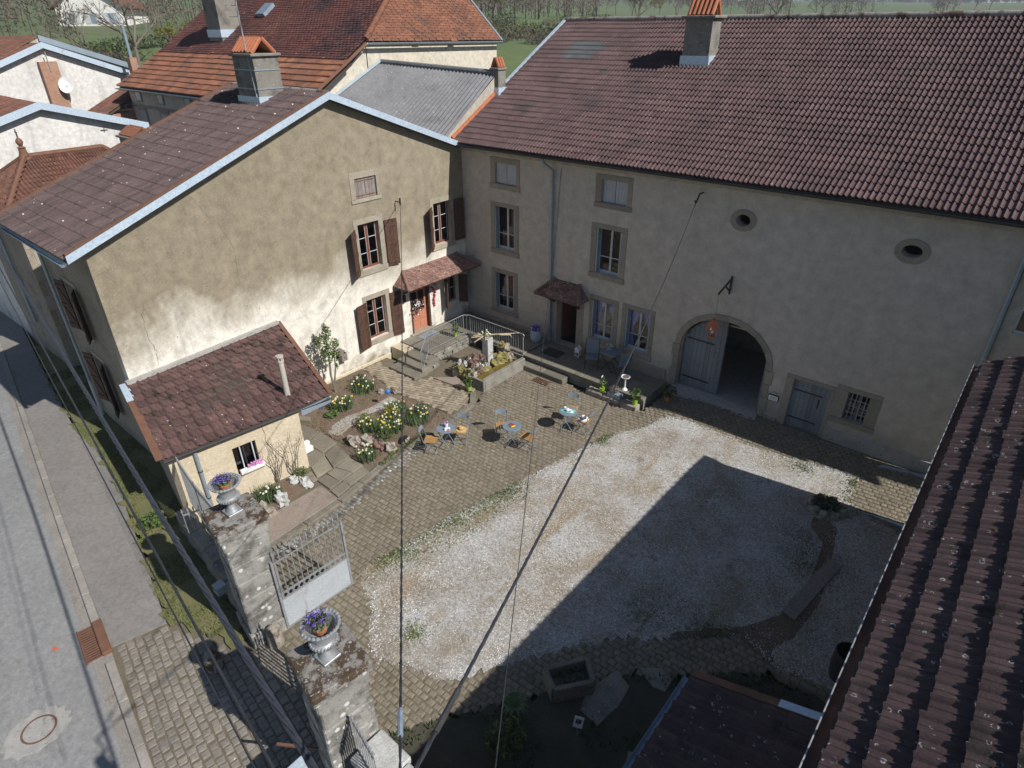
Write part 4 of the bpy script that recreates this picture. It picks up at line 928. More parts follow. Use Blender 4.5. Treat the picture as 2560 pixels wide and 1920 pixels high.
# roof: eave y=-.45 z=7.75, ridge y=7 z=11.9
ez, rz = 7.78, 11.88
slab(BN, 'roof_deck', 'deck', [(-.12, -.45, ez - .05), (26, -.45, ez - .05), (26, 7, rz - .05), (-.12, 7, rz - .05)], .12)
slab(BN, 'roof_deck', 'deck', [(-.12, 14.45, ez - .05), (26, 14.45, ez - .05), (26, 7, rz - .05), (-.12, 7, rz - .05)], .12)
tile_roof(BN, 'roof_tile', (-.1, -.5, ez - .03), (26, -.5, ez - .03), (-.1, 7, rz - .02), (26, 7, rz - .02), .3, .32, ROLL2, 'tile_barn', 300, lip=.035, t=.035, skip=lambda p: p.x > 21 and p.y < 3 and p.x - 18.8 > (p.y + 1) * 3,
          altmat=('tile_slate', lambda a: 1.15 < a.x < 2.9 and 4.4 < a.y < 5.4))
ridge(BN, (-.1, 7, rz + .03), (22, 7, rz + .03), 'ridge_tile')
m = MB(); m.beam((-.12, 2.6, ez + 3.05 * .55 + .05), (-.12, 7.02, rz + .06), .14, .07); m.build('verge_strip', 'zinc_light', BN)
for k in range(9):
    y = -.4 + 7.3 * k / 22; q = MB(); z = ez + (y + .45) * (rz - ez) / 7.45; q.tube([(-.1, y, z + .06), (-.1, y + .36, z + .06 + .36 * .55)], [.1, .085], 8); q.build('verge_tile', 'clay', BN, smooth=True)
half_gutter(BN, (.05, -.53, 7.7), (24, -.53, 7.7), .075, 'iron_dark')
m = MB(); m.tube([(4.48, -.5, 7.62), (4.5, -.42, 7.45), (4.66, -.1, 7.2), (4.68, -.09, .75)], .055, 10); o = m.build('downpipe', 'zinc', BN, smooth=True)
m = MB(); m.tube([(4.68, -.09, .75), (4.68, -.09, .42)], .075, 10); m.build('pipe_shoe', 'zinc', o, smooth=True)
for z in (6.0, 4.2, 2.6):
    q = MB(); q.lathe((4.68, -.09, z), [(.064, 0), (.064, .035)], 10); q.build('pipe_clip', 'iron', o)
m = MB(); m.tube([(18.62, -.12, 7.6), (18.64, -.12, .5), (18.5, -.2, .32), (17.4, -.42, .3), (17.25, -.5, .24)], .06, 10); m.build('downpipe', 'zinc', BN, smooth=True)
chimney(BN, 6.95, 7.95, 4.4, 5.1, 10.2, 11.88, hood='x', hh=.5, cap=.13, fz=10.72)
chimney(BN, -.3, .1, 2.2, 2.65, 9.0, 10.15, hood='y', hh=.35, cap=.05, fz=9.5)
# hook for the cable, lantern bracket
m = MB(); m.tube([(10.4, 0.05, 7.2), (10.4, -.25, 7.2), (10.38, -.3, 7.05), (10.33, -.28, 6.92), (10.27, -.25, 6.98)], .025, 8); m.build('cable_hook', 'iron_dark', BN, smooth=True)
LN = thing('hanging_lantern', 'copper lantern hanging from a bracket above the arched barn doorway', 'lantern', (11.78, -.95, 3.05))
m = MB(); m.beam((11.76, -.02, 4.2), (11.76, -.02, 4.8), .05); m.beam((11.76, -.03, 4.72), (11.78, -.98, 4.5), .045); m.beam((11.76, -.03, 4.3), (11.77, -.45, 4.6), .04); m.build('bracket', 'iron_dark', LN)
m = MB(); m.tube([(11.78, -.97, 4.5), (11.79, -.95, 4.1), (11.78, -.95, 3.68)], .012, 6); m.build('chain', 'zinc', LN)
m = MB(); m.lathe((11.78, -.95, 3.38), [(.25, 0), (.1, .22), (.1, .27), (.02, .31)], 4); m.build('roof', 'copper', LN)
m = MB(); m.lathe((11.78, -.95, 3.02), [(.14, 0), (.14, .07)], 4); m.build('base', 'copper', LN)
m = MB()
for k in range(4):
    a = k * math.pi / 2; m.beam((11.78 + .13 * math.cos(a), -.95 + .13 * math.sin(a), 3.06), (11.78 + .21 * math.cos(a), -.95 + .21 * math.sin(a), 3.39), .022)
m.build('frame', 'copper', LN)
m = MB(); m.blob((11.78, -.95, 3.22), .045, .045, .06, 8, 6, 0); m.build('bulb', 'ceramic', LN, smooth=True)
def crack(par, F, pts, w, mat):
    m = MB(); P = []
    for a, b in zip(pts[:-1], pts[1:]):
        for k in range(5): t = k / 5; P.append((a[0] + (b[0] - a[0]) * t + random.gauss(0, .02), a[1] + (b[1] - a[1]) * t + random.gauss(0, .015)))
    P.append(pts[-1])
    for a, b in zip(P[:-1], P[1:]):
        wa = w * random.uniform(.4, 1.2); m.add([F.p(a[0] - wa, a[1], .004), F.p(a[0] + wa, a[1], .004), F.p(b[0] + wa, b[1], .004), F.p(b[0] - wa, b[1], .004)], [(0, 1, 2, 3)])
    m.build('wall_crack', mat, par)
def fpix(pts, ax):   # pixel path -> wall coordinates
    out = []
    for p in pts:
        d = pray(*p); q = CAMP + d * (-(CAMP[1] if ax == 'y' else CAMP[0]) / (d[1] if ax == 'y' else d[0])); out.append((q[0] if ax == 'y' else q[1], q[2]))
    return out
crack(BN, FB, fpix([(1854, 489), (1827, 520), (1801, 587), (1760, 639), (1741, 668), (1736, 703), (1721, 726), (1718, 758)], 'y'), .006, 'mortar')
crack(GH, FG, fpix([(474, 489), (506, 526), (550, 567), (576, 601), (590, 642), (593, 694)], 'x'), .004, 'crack')
crack(GH, FG, fpix([(356, 758), (357, 792), (369, 842), (385, 868), (395, 897), (396, 920)], 'x'), .006, 'crack')
crack(LT, FL_, [(2.5, 2.0), (2.52, 1.5), (2.6, 1.1), (2.68, .8), (2.75, .6)], .01, 'crack'); crack(LT, FL_, [(2.72, 1.05), (2.9, .95), (3.05, .8)], .01, 'crack')
for (a_, b_, v_) in ((14.33, 15.2, .6), (14.33, 15.2, 1.6)):
    m = MB(); FB.box(m, a_, b_, v_, v_ + .05, -.063, -.055); m.build('strap_hinge', 'iron_dark', BN)
for v_ in (.7, 2.2):
    m = MB(); FB.box(m, 10.5, 11.5, v_, v_ + .06, -.199, -.19); m.build('strap_hinge', 'iron_dark', BN)
# little notice board
m = MB(); FB.box(m, 13.63, 13.97, 1.0, 1.22, .01, .04); nb = m.build('notice_sign', 'iron_dark', label='small white framed notice right of the arched doorway', cat='sign')
m = MB(); FB.box(m, 13.65, 13.95, 1.02, 1.2, .041, .046); m.build('sign_face', 'white', nb)
m = MB(); m.tube([FB.p(13.65, 1.22, .03), FB.p(13.8, 1.36, .03), FB.p(13.95, 1.22, .03)], .006, 5); m.build('hanging_wire', 'iron_dark', nb)
m = MB()
for v, L in ((1.15, .2), (1.11, .16), (1.07, .22)): FB.box(m, 13.8 - L / 2, 13.8 + L / 2, v - .008, v + .008, .0462, .048)
m.build('lettering', 'zinc', nb)
# neighbour continuing the row to the right
NW = thing('neighbour_house', 'grey rendered house continuing the barn row at the right edge', 'house', (22, 0, 0))
wall('facade', 'plaster_tan', Frame((0, -.04, 0), (1, 0, 0), (0, 0, 1), (0, -1, 0)), rect(18.7, 26, -.5, 7.6), [rect(18.95, 19.9, 5.0, 6.2)], .2, NW)
casement(Frame((0, -.04, 0), (1, 0, 0), (0, 0, 1), (0, -1, 0)), NW, 18.95, 19.9, 5.0, 6.2, 'paint_white', .05, 2)
# ================================================================== right-hand building: big tiled roof at the lower right
RB = thing('tiled_barn', 'barn with dark tiled roof and rusty gutter along the right edge', 'barn', (19, -9, 0))
sl = .54
m = MB(); m.box(18.9, -17.6, -.3, 19.1, -2.45, 4.95); m.poly((18.9, -2.45, -.3), (30, -2.45, -.3), (30, -2.45, 9.5), (28, -2.45, 9.4), (18.9, -2.45, 4.9)); m.build('wall', 'plaster_tan', RB)
slab(RB, 'roof_deck', 'deck', [(18.62, -17.6, 4.95), (18.62, -2.38, 4.95), (28, -2.38, 4.95 + 9.38 * sl), (28, -17.6, 4.95 + 9.38 * sl)], .14)
tile_roof(RB, 'roof_tile', (18.68, -2.36, 4.98), (18.68, -17.6, 4.98), (27, -2.36, 4.98 + 8.34 * sl), (27, -17.6, 4.98 + 8.34 * sl), .27, .4, ROLL1, 'tile_right', 300, jit=.008, lip=.075, t=.075)
half_gutter(RB, (18.56, -17.6, 4.93), (18.56, -2.38, 4.93), .06, 'rust')
m = MB(); m.beam((18.5, -17.6, 4.935), (18.5, -2.38, 4.935), .016, .016); m.build('gutter_bead', 'silver', RB)
m = MB(); m.tube([(18.56, -2.6, 4.9), (18.85, -2.6, 4.6), (18.86, -2.6, .15), (18.4, -2.62, .1), (17.52, -2.66, .06)], .055, 10); m.build('downpipe', 'zinc_light', RB, smooth=True)
moss(RB, (18.68, -2.36, 4.98), (18.68, -17.6, 4.98), (27, -2.36, 4.98 + 8.34 * sl), (27, -17.6, 4.98 + 8.34 * sl), 420, 56, 23, .7, '')
# small shed below it
SS = thing('tool_shed', 'small shaded shed with dark tiles and rusty verge at bottom right', 'shed', (17.8, -14, 0))
m = MB(); m.box(16.85, -17.6, -.2, 18.89, -12.35, 2.4); m.build('wall', 'plaster_tan', SS)
p00, p10, p01, p11 = (16.66, -12.12, 2.55), (16.66, -17.6, 2.55), (18.88, -12.12, 3.35), (18.88, -17.6, 3.35)
slab(SS, 'roof_deck', 'deck', [p00, p10, p11, p01], .1)
tile_roof(SS, 'roof_tile', V3(p00) + V3((0, 0, .03)), V3(p10) + V3((0, 0, .03)), V3(p01) + V3((0, 0, .03)), V3(p11) + V3((0, 0, .03)), .27, .37, ROLL1, 'tile_right', 200, jit=.008, lip=.04, t=.04)
half_gutter(SS, (16.6, -17.6, 2.54), (16.6, -12.1, 2.54), .06, 'zinc')
m = MB(); m.beam((16.66, -12.08, 2.63), (18.56, -12.08, 3.32), .13, .08); o = m.build('verge_flashing', 'rust', SS)
m = MB(); m.beam((17.95, -12.075, 3.105), (18.55, -12.075, 3.322), .132, .084); m.build('flashing_patch', 'zinc_light', o)
# ================================================================== neighbours behind
# corrugated grey roof in the gap between the gable house, the red-roofed house and the barn
GRY = thing('corrugated_shed', 'shed with grey corrugated fibre-cement roof between the gable house and barn', 'shed', (-3, 1, 0))
G00, G10, G01, G11 = V3((-6.4, -1.7, 8.75)), V3((.02, -1.3, 7.6)), V3((-6.4, 1.55, 10.28)), V3((-.12, 2.25, 10.0))
m = MB(); nx = 130
for i in range(nx + 1):
    u = i / nx; c = .035 * math.cos(i * 2 * math.pi / 4)
    for k in range(7):
        f = k / 6; q = (G00 * (1 - u) + G10 * u) * (1 - f) + (G01 * (1 - u) + G11 * u) * f; m.v.append((q.x, q.y, q.z + c + (.012 if k % 2 else 0)))
for i in range(nx):
    for k in range(6): a = i * 7 + k; m.f.append((a, a + 7, a + 8, a + 1)); m.r.append(.5)
m.build('corrugated_sheet', 'asbestos', GRY, smooth=True)
m = MB(); m.box(-6.45, -.05, 0, -.3, 2.1, 7.9); m.poly((-.1, -.6, 7.5), (-.1, 2.2, 7.5), (-.1, 2.2, 9.9), (-.1, -.6, 8.0)); m.box(-6.4, 2.3, 5, -.3, 2.4, 9.9); m.build('wall', 'plaster_tan', GRY)
m = MB(); m.tube([G01 + V3((0, .03, .06)), G11 + V3((0, .03, .06))], .1, 8); m.build('ridge_cap', 'asbestos', GRY, smooth=True)
m = MB(); m.beam(G00 + V3((0, 0, .1)), G01 + V3((0, 0, .1)), .16, .06); m.build('flashing', 'zinc_light', GRY)
m = MB(); m.box(-2.6, .2, 8.76, -1.6, .22, 8.77); 
# big red-roofed house
BH = thing('red_roof_house', 'large house with steep weathered red tiled hipped roof behind', 'house', (-15, 4, 0))
XL = -24.5
def up(y): return 10.45 + .67 * (y + .3)
tile_roof(BH, 'roof_tile', (XL, -3.15, 8.8), (-5.9, -3.15, 8.8), (XL, -.3, 10.45), (-6.1, -.3, 10.45), .36, .4, ROLL2, 'tile_orange', 0, lip=.075, t=.075)
tile_roof(BH, 'roof_tile', (XL, -.35, 10.5), (-6.3, -.35, 10.5), (XL, 7.2, up(7.2)), (-6.3, 7.2, up(7.2)), .26, .16, SCALE, 'tile_red', 0, t=.03, lip=.03, stag=True,
          skip=lambda p: p.x > -6.35 - (p.y - .8) * .47 and p.y > .7)
slab(BH, 'roof_deck', 'deck', [(XL, -3.05, 8.75), (-6.0, -3.05, 8.75), (-6.1, -.3, 10.38), (XL, -.3, 10.38)], .12)
m = MB(); m.hexa([(XL, -.3, 10.2), (-6.3, -.3, 10.2), (-6.35, .8, 11.0), (XL, .8, 11.0)], [(XL, -.3, 10.42), (-6.3, -.3, 10.42), (-6.35, .8, 11.14), (XL, .8, 11.14)])
m.poly((XL, .8, 11.12), (-6.35, .8, 11.12), (-9.4, 7.25, up(7.2) - .05), (XL, 7.25, up(7.2) - .05)); m.build('roof_deck', 'deck', BH)
tile_roof(BH, 'roof_tile', (-6.3, .8, 11.15), (-6.3, 9.75, 11.05), (-9.45, 7.3, 15.5), (-9.45, 7.4, 15.5), .24, .17, SCALE, 'tile_orange', 0, t=.03, lip=.03, stag=True)
m = MB(); m.poly((-6.35, .8, 11.1), (-6.35, 9.75, 11.0), (-9.45, 7.3, 15.45)); m.poly((-6.35, 9.75, 11.0), (-9.45, 7.3, 15.45), (XL, 7.3, 15.45), (XL, 14, 11)); m.build('roof_deck', 'deck', BH)
ridge(BH, (-6.35, .8, 11.22), (-9.45, 7.3, 15.55), 'tile_orange', .14, .4)
m = MB(); m.beam((-6.25, 9.8, 11.05), (-9.4, 7.35, 15.6), .09, .06); m.build('verge_strip', 'zinc_light', BH)
m = MB(); m.box(-6.7, .9, 0, -6.55, 9.65, 11.0); m.box(XL + .3, -2.7, -2, -6.6, -2.5, 8.8); m.box(XL + .3, -2.6, -2, XL + .5, 14, 8.8); m.poly((XL + .3, -2.6, 8.8), (XL + .3, 14, 8.8), (XL + .3, 7, 15.2), (XL + .3, -.3, 10.3)); m.poly((-6.55, -2.6, 0), (-6.55, .95, 0), (-6.55, .95, 10.95), (-6.55, -.4, 10.2), (-6.55, -2.6, 8.8)); m.build('wall', 'plaster_light', BH)
half_gutter(BH, (-6.2, .75, 11.1), (-6.2, 9.7, 11.0), .09, 'zinc')
half_gutter(BH, (XL, -3.22, 8.74), (-6, -3.22, 8.74), .08, 'zinc')
m = MB(); m.tube([(-6.2, .7, 11.05), (-6.0, .0, 10.75), (-5.95, -.6, 10.4), (-5.9, -3.1, 8.95)], .07, 8); m.build('downpipe', 'rust', BH, smooth=True)
FBH = Frame((0, -2.7, 0), (1, 0, 0), (0, 0, 1), (0, -1, 0))
for k, x in enumerate((-23.4, -20.6, -17.4, -14.0)):
    m = MB(); FBH.box(m, x, x + .8, 8.05, 8.6, .0, .04); o = m.build('window', 'stone', BH); q = MB(); FBH.box(q, x + .12, x + .68, 8.12, 8.55, .041, .05); q.build('pane', 'zinc', o)
    m = MB(); FBH.box(m, x - .1, x + 1.0, 5.6, 7.75, .0, .04); o = m.build('window', 'stone', BH); q = MB(); FBH.box(q, x + .05, x + .85, 5.7, 7.6, .041, .07); q.build('shutter', 'paint_shutter', o)
m = MB(); FBH.box(m, XL + .3, -6.6, 7.75, 7.9, 0, .05); m.build('string_course', 'stone', BH)
chimney(BH, -19.6, -18.2, .5, 1.7, 10.6, 13.6, hood='x', fz=11.6, hh=.5)
m = MB(); m.hexa([(-17.2, 2.2, 12.2), (-16.4, 2.2, 12.2), (-16.4, 2.9, 12.7), (-17.2, 2.9, 12.7)], [(-17.2, 2.1, 12.35), (-16.4, 2.1, 12.35), (-16.4, 2.8, 12.85), (-17.2, 2.8, 12.85)]); m.build('skylight', 'zinc', BH)
# lower annex at its left end
m = MB(); m.box(-26.6, -4.1, -2, -24.3, -1.5, 7.4); an_ = m.build('annex_wall', 'brick', BH)
tile_roof(BH, 'annex_tile', (-26.9, -4.4, 7.35), (-24.2, -4.4, 7.35), (-26.9, -1.6, 8.7), (-24.2, -1.6, 8.7), .36, .33, ROLL2, 'tile_hip', 0)
slab(BH, 'roof_deck', 'deck', [(-26.9, -4.4, 7.33), (-24.2, -4.4, 7.33), (-24.2, -1.6, 8.68), (-26.9, -1.6, 8.68)], .1)
m = MB(); m.box(-26.2, -1.6, 8, -25.7, -1.2, 10.2); o = m.build('chimney', 'brick', BH); m = MB(); m.tube([(-25.95, -1.4, 10.2), (-25.95, -1.4, 11.9)], .09, 8); m.build('flue', 'zinc', o)
def gable_block(nm, label, x, yl, yr, ya_, za_, zl, zr_, depth, mat, tmat, parapet=True):
    """house whose sunlit gable faces +X at x; ridge runs to -X"""
    h = thing(nm, label, 'house', (x, ya_, -.5)); F = Frame((x, 0, 0), (0, 1, 0), (0, 0, 1), (1, 0, 0))
    wall('gable_wall', mat, F, [(yl + .3, -4), (yr - .3, -4), (yr - .3, zr_ - .12), (ya_, za_ - .2), (yl + .3, zl - .12)], (), .2, h)
    m = MB(); m.box(x - depth, yl + .3, -4, x - .01, yl + .45, zl - .15); m.build('side_wall', mat, h); m = MB(); m.box(x - depth, yr - .45, -4, x - .01, yr - .3, zr_ - .15); m.build('side_wall', mat, h)
    for (ye, ze) in ((yl, zl), (yr, zr_)):
        slab(h, 'roof_deck', 'deck', [(x + .3, ye, ze - .03), (x - depth, ye, ze - .03), (x - depth, ya_, za_ - .03), (x + .3, ya_, za_ - .03)], .1)
        if ye < ya_: tile_roof(h, 'roof_tile', (x - depth, ye, ze), (x + .3, ye, ze), (x - depth, ya_, za_), (x + .3, ya_, za_), .36, .34, ROLL2, tmat, 0, lip=.03, t=.03)
        m = MB(); m.hexa([(x + .3, ye, ze - .2), (x + .36, ye, ze - .2), (x + .36, ya_, za_ - .2), (x + .3, ya_, za_ - .2)], [(x + .3, ye, ze + .1), (x + .36, ye, ze + .1), (x + .36, ya_, za_ + .1), (x + .3, ya_, za_ + .1)]); m.build('bargeboard', 'zinc_light', h)
    return h, F
hB, FBb = gable_block('white_house', 'white rendered low-gabled house just behind the gable house', -15.6, -13.4, -5.6, -9.75, 8.95, 7.84, 7.72, 10, 'plaster_white', 'tile_hip')
m = MB(); m.tube([FBb.p(-7.4, 8.1, .05), FBb.p(-7.45, 7.9, .4)], .02, 6); m.beam(FBb.p(-7.6, 7.95, .35), FBb.p(-7.3, 7.95, .35), .03); m.build('wire_bracket', 'iron_dark', hB)
hA, FAa = gable_block('white_house', 'taller white streaked gable house with satellite dish and brick flue', -27.5, -12, -.95, -5.45, 10.98, 8.48, 9.26, 12, 'plaster_white', 'tile_hip')
m = MB(); FAa.box(m, -5.9, -5.0, 4, 10.1, .0, .35); m.build('brick_flue', 'brick', hA)
m = MB(); m.lathe((0, 0, 0), [(.02, 0), (.25, .05), (.44, .13), (.45, .11), (.25, .02)], 20)
dd = MB(); q = FAa.p(-4.95, 8.85, .55); qq = V3((.8, -.5, .35)).to_track_quat('Z', 'Y')
dd.v = [tuple(q + qq @ V3((v[0] * .85, v[1], v[2]))) for v in m.v]; dd.f = m.f; dd.r = m.r; dd.build('satellite_dish', 'white', hA)
m = MB(); m.beam(FAa.p(-5.0, 8.6, .3), FAa.p(-4.95, 8.85, .62), .06); m.build('dish_arm', 'iron', hA)
m = MB(); m.tube([FAa.p(-5.45, 9.6, .37), FAa.p(-5.45, 10.6, .37)], .03, 6); m.build('bracket', 'iron', hA)
for (u0, u1, v0, v1) in ((-2.5, -1.3, 6.2, 8.25), (-9.6, -8.3, 6.4, 8.0)):
    wn_ = casement(FAa, hA, u0, u1, v0, v1, 'paint_white', -.02, 3, fr=.09)
    m = MB(); FAa.box(m, u0 - .05, u1 + .05, v0 - .1, v0, .0, .1); m.build('sill', 'paint_white', wn_)
m = MB(); m.box(-39, -6.2, 10.2, -28.5, -5, 11.6); 
tile_roof(hA, 'rear_roof_tile', (-40, -9, 9.4), (-29, -9, 9.4), (-40, -5, 11.3), (-29, -5, 11.3), .36, .34, ROLL2, 'tile_hip', 0)
m = MB(); m.hexa([(-29, -5, 11.1), (-28.9, -5, 11.1), (-28.9, 1.5, 8.8), (-29, 1.5, 8.8)], [(-29, -5, 11.42), (-28.9, -5, 11.42), (-28.9, 1.5, 9.12), (-29, 1.5, 9.12)]); m.build('rear_bargeboard', 'zinc', hA)
m = MB(); m.poly((-29.05, -9, 9.3), (-29.05, -5, 11.25), (-29.05, 1.5, 9.0), (-29.05, 1.5, 5), (-29.05, -9, 5)); m.build('rear_gable', 'plaster_tan', hA)
# hip-roofed house next along the street
HC = thing('hipped_house', 'small street house with brown hipped roof, finial and zinc downpipe', 'house', (-12.4, -11, -.6))
X0, X1, Y0, Y1, ze = -14.9, -9.95, -13.25, -7.0, 5.65
m = MB(); m.box(X0, Y0, -2, X1, Y1, ze); m.build('walls', 'plaster_side', HC)
for k in range(9):
    for j in range(3):
        q = MB(); q.box(X1 - .1, Y0 + .02 + j * .55 + (.2 if k % 2 else 0), -.4 + k * .62, X1 + .02, Y0 + .02 + (j + 1) * .55 - .02 + (.2 if k % 2 else 0), -.4 + (k + 1) * .62 - .02, random.random()); q.build('stone_block', 'stone', HC, bevel=.01)
xm = (X0 + X1) / 2; a, b, c, d = (X0 - .3, Y0 - .35, ze), (X1 + .3, Y0 - .35, ze), (X1 + .3, Y1 + .3, ze), (X0 - .3, Y1 + .3, ze); r0, r1 = (xm, -11.6, 7.35), (xm, -8.8, 7.35)
m = MB(); m.poly(a, b, r0); m.poly(b, c, r1, r0); m.poly(c, d, r1); m.poly(d, a, r0, r1); m.build('roof_deck', 'deck', HC)
up_ = V3((0, 0, .03))
tile_roof(HC, 'roof_tile', V3(a) + up_, V3(b) + up_, V3(r0) + up_, V3(r0) + V3((.02, 0, .03)), .3, .3, ROLL2, 'tile_hip', 0)
tile_roof(HC, 'roof_tile', V3(b) + up_, V3(c) + up_, V3(r0) + up_, V3(r1) + up_, .3, .3, ROLL2, 'tile_hip', 0)
for p, q in ((a, r0), (b, r0), (c, r1), (r0, r1)):
    m = MB(); m.tube([V3(p) + V3((0, 0, .05)), V3(q) + V3((0, 0, .07))], .1, 8); m.build('hip_cover', 'rust', HC, smooth=True)
m = MB(); m.lathe((xm, -11.6, 7.3), [(.24, 0), (.14, .25), (.12, .4), (.16, .42), (.06, .48), (.1, .55), (.13, .63), (.1, .72), (.03, .78), (.02, 1.1)], 12); fin = m.build('finial', 'rust', HC, smooth=True)
m = MB(); m.beam((xm - .15, -11.6, 8.28), (xm + .15, -11.6, 8.28), .03); m.build('weather_vane', 'rust', fin)
m = MB(); m.tube([(-12.6, Y0 - .12, 5.5), (-12.6, Y0 - .1, .9)], .06, 8); m.build('downpipe', 'zinc', HC, smooth=True)
chimney(HC, -12.0, -10.7, -8.2, -7.2, 5.5, 7.75, mat='smoke_stone', hood='x', hh=.3, flash=False, tilemat='tile_orange')
# white house on the hill
p = at_dist(228, 46, 92); zt = terrain(p.x, p.y)
HW = thing('hillside_house', 'white house with brown roof on the slope behind the village', 'house', (p.x, p.y, zt))
Fh = Frame((p.x, p.y, zt), RT + FW * .12, (0, 0, 1), -FW + RT * .12); hw = []
wall('wall', 'plaster_bg', Fh, [(-4.6, -1.2), (4.8, -1.2), (4.8, 2.6), (.1, 5.6), (-4.6, 2.6)], (), .2, HW)
for u_ in (-4.6, 4.6): m = MB(); Fh.box(m, u_, u_ + .2, -1.2, 2.6, -9, -.01); m.build('side_wall', 'plaster_bg', HW)
for s_ in (-1, 1): slab(HW, 'roof', 'tile_hip', [Fh.p(.1, 5.75, .5), Fh.p(.1, 5.75, -9), Fh.p(.1 + s_ * 5.5, 2.24, -9), Fh.p(.1 + s_ * 5.5, 2.24, .5)], .2)
for u in (-2.6, .3, 2.9):
    m = MB(); Fh.box(m, u - .45, u + .45, .3, 1.7, 0.01, .05); o = m.build('window', 'paint_white', HW); q = MB(); Fh.box(q, u - .36, u + .36, .4, 1.6, .051, .06); q.build('pane', 'zinc', o)
    for s in (-1, 1):
        q = MB(); Fh.box(q, u + s * .82 - .3, u + s * .82 + .3, .3, 1.7, .01, .06); q.build('shutter', 'paint_white', HW)
m = MB(); Fh.box(m, -5.4, 5.6, -.9, -.0, .8, 1.0)
# ================================================================== stairs, landing, terrace, fountain
LD = thing('stone_landing', 'stone landing and stairs leading up to the salmon front door', 'stairs', (1, -3, 0))
m = MB(); m.box(.06, -4.08, -.1, 1.78, -1.8, .38); m.box(.06, -1.8, -.1, 4.7, -.07, .38); m.box(3.4, -1.82, -.1, 4.7, -1.6, .37); m.build('masonry', 'stone_grey', LD)
for (x0, y0, x1, y1) in ((.06, -4.1, .95, -3.3), (.96, -4.1, 1.85, -3.3), (.06, -3.29, .95, -2.5), (.96, -3.29, 1.85, -2.5), (.06, -2.49, .95, -1.75), (.96, -2.49, 1.85, -1.75), (.06, -1.74, 1.2, -.08), (1.21, -1.76, 2.4, -.08), (2.41, -1.76, 3.55, -.08), (3.56, -1.76, 4.7, -.08)):
    m = MB(); m.box(x0, y0, .385, x1 - .008, y1 - .008, .455, random.random()); m.build('flagstone', 'stone_step', LD, bevel=.01)
for k, (y0, y1, z, x0, x1) in enumerate(((-5.48, -4.9, .13, .9, 2.4), (-5.0, -4.55, .25, .86, 2.32), (-4.62, -4.1, .36, .84, 2.2))):
    m = MB(); m.box(x0, y0, -.05 + k * .02, x1, y1 + .1, z, random.random()); m.build('step', 'stone_step', LD, bevel=.015)
m = MB(); m.box(.06, -4.6, -.1, .84, -4.1, .4); m.build('cheek_wall', 'plaster_low', LD)
random.seed(3)
for r_ in range(4):
    y = -5.0
    while y < -1.9:
        L = random.uniform(.22, .42); top = .37
        if y > -4.12 or r_ < 2 and y > -4.75 + .2 * r_:
            m = MB(); m.box(1.79 if y > -4.1 else 2.2, y, -.03 + r_ * .1, (1.79 if y > -4.1 else 2.2) + random.uniform(.08, .13), min(y + L - .015, -1.82), -.03 + r_ * .1 + .092, random.random()); m.build('wall_stone', 'stone_grey', LD, bevel=.012)
        y += L
m = MB(); m.box(2.2, -1.86, -.02, 3.3, -1.81, .36); m.build('cellar_opening', 'black', LD)
m = MB(); m.box(.3, -3.4, .457, .75, -2.5, .47); m.build('door_mat', 'zinc', label='pale door mat on the landing before the salmon door', cat='mat')
RL = thing('stair_railing', 'grey metal railing with thin bars along the landing and steps', 'railing', (1.7, -3, .45))
path = [(2.28, -4.98, .98), (1.74, -4.1, 1.36), (1.7, -2.05, 1.38), (1.86, -1.82, 1.34), (4.72, -1.82, 1.33), (4.78, -1.82, 1.27)]
m = MB(); m.tube(path, .018, 8); m.build('handrail', 'iron', RL, smooth=True)
m = MB(); m.tube([(p[0], p[1], p[2] - .82) for p in path[:-1]], .014, 6); m.build('bottom_rail', 'iron', RL)
for a, b in zip(path[:-2], path[1:-1]):
    A, B = V3(a), V3(b); n = max(1, round((B - A).length / .125))
    for k in range(n):
        q = A + (B - A) * (k / n); thick = .016 if k == 0 else .0065
        m = MB(); m.tube([q, q - V3((0, 0, .92 if k == 0 else .82))], thick, 6); m.build('post' if k == 0 else 'bar', 'iron', RL)
m = MB(); m.tube([(4.72, -1.82, 1.33), (4.72, -1.82, .42)], .02, 6); m.build('post', 'iron', RL)
TR = thing('stone_terrace', 'raised stone terrace with two long steps before the barn door', 'terrace', (7.4, -1, 0))
m = MB(); m.box(4.75, -1.68, -.1, 10.05, -.07, .33); m.build('masonry', 'stone_grey', TR)
x = 4.72
while x < 9.9:
    L = min(random.uniform(1.0, 1.5), 10.1 - x)
    m = MB(); m.box(x, -1.78, .335, x + L - .01, -1.4, .42, random.random()); m.build('edge_stone', 'stone_step', TR, bevel=.015)
    m = MB(); m.box(x, -1.39, .335, x + L - .01, -.75, .405, random.random()); m.build('flagstone', 'stone_step', TR, bevel=.01)
    m = MB(); m.box(x, -.74, .335, x + L - .01, -.08, .4, random.random()); m.build('flagstone', 'stone_step', TR, bevel=.01); x += L
for a, b in ((4.78, 5.85), (5.86, 6.88)):
    m = MB(); m.box(a, -2.14, -.05, b, -1.72, .2, random.random()); m.build('step', 'stone_step', TR, bevel=.02)
for a, b in ((7.9, 8.6), (8.61, 9.35), (9.36, 10.0)):
    m = MB(); m.box(a, -2.12, -.05, b, -1.8, .22 + random.uniform(-.02, .02), random.random()); m.build('edge_block', 'rock', TR, bevel=.03)
m = MB(); m.box(5.1, -1.2, .42, 5.9, -.6, .435); m.build('door_mat', 'iron_dark', label='dark door mat on the terrace at the open doorway', cat='mat')
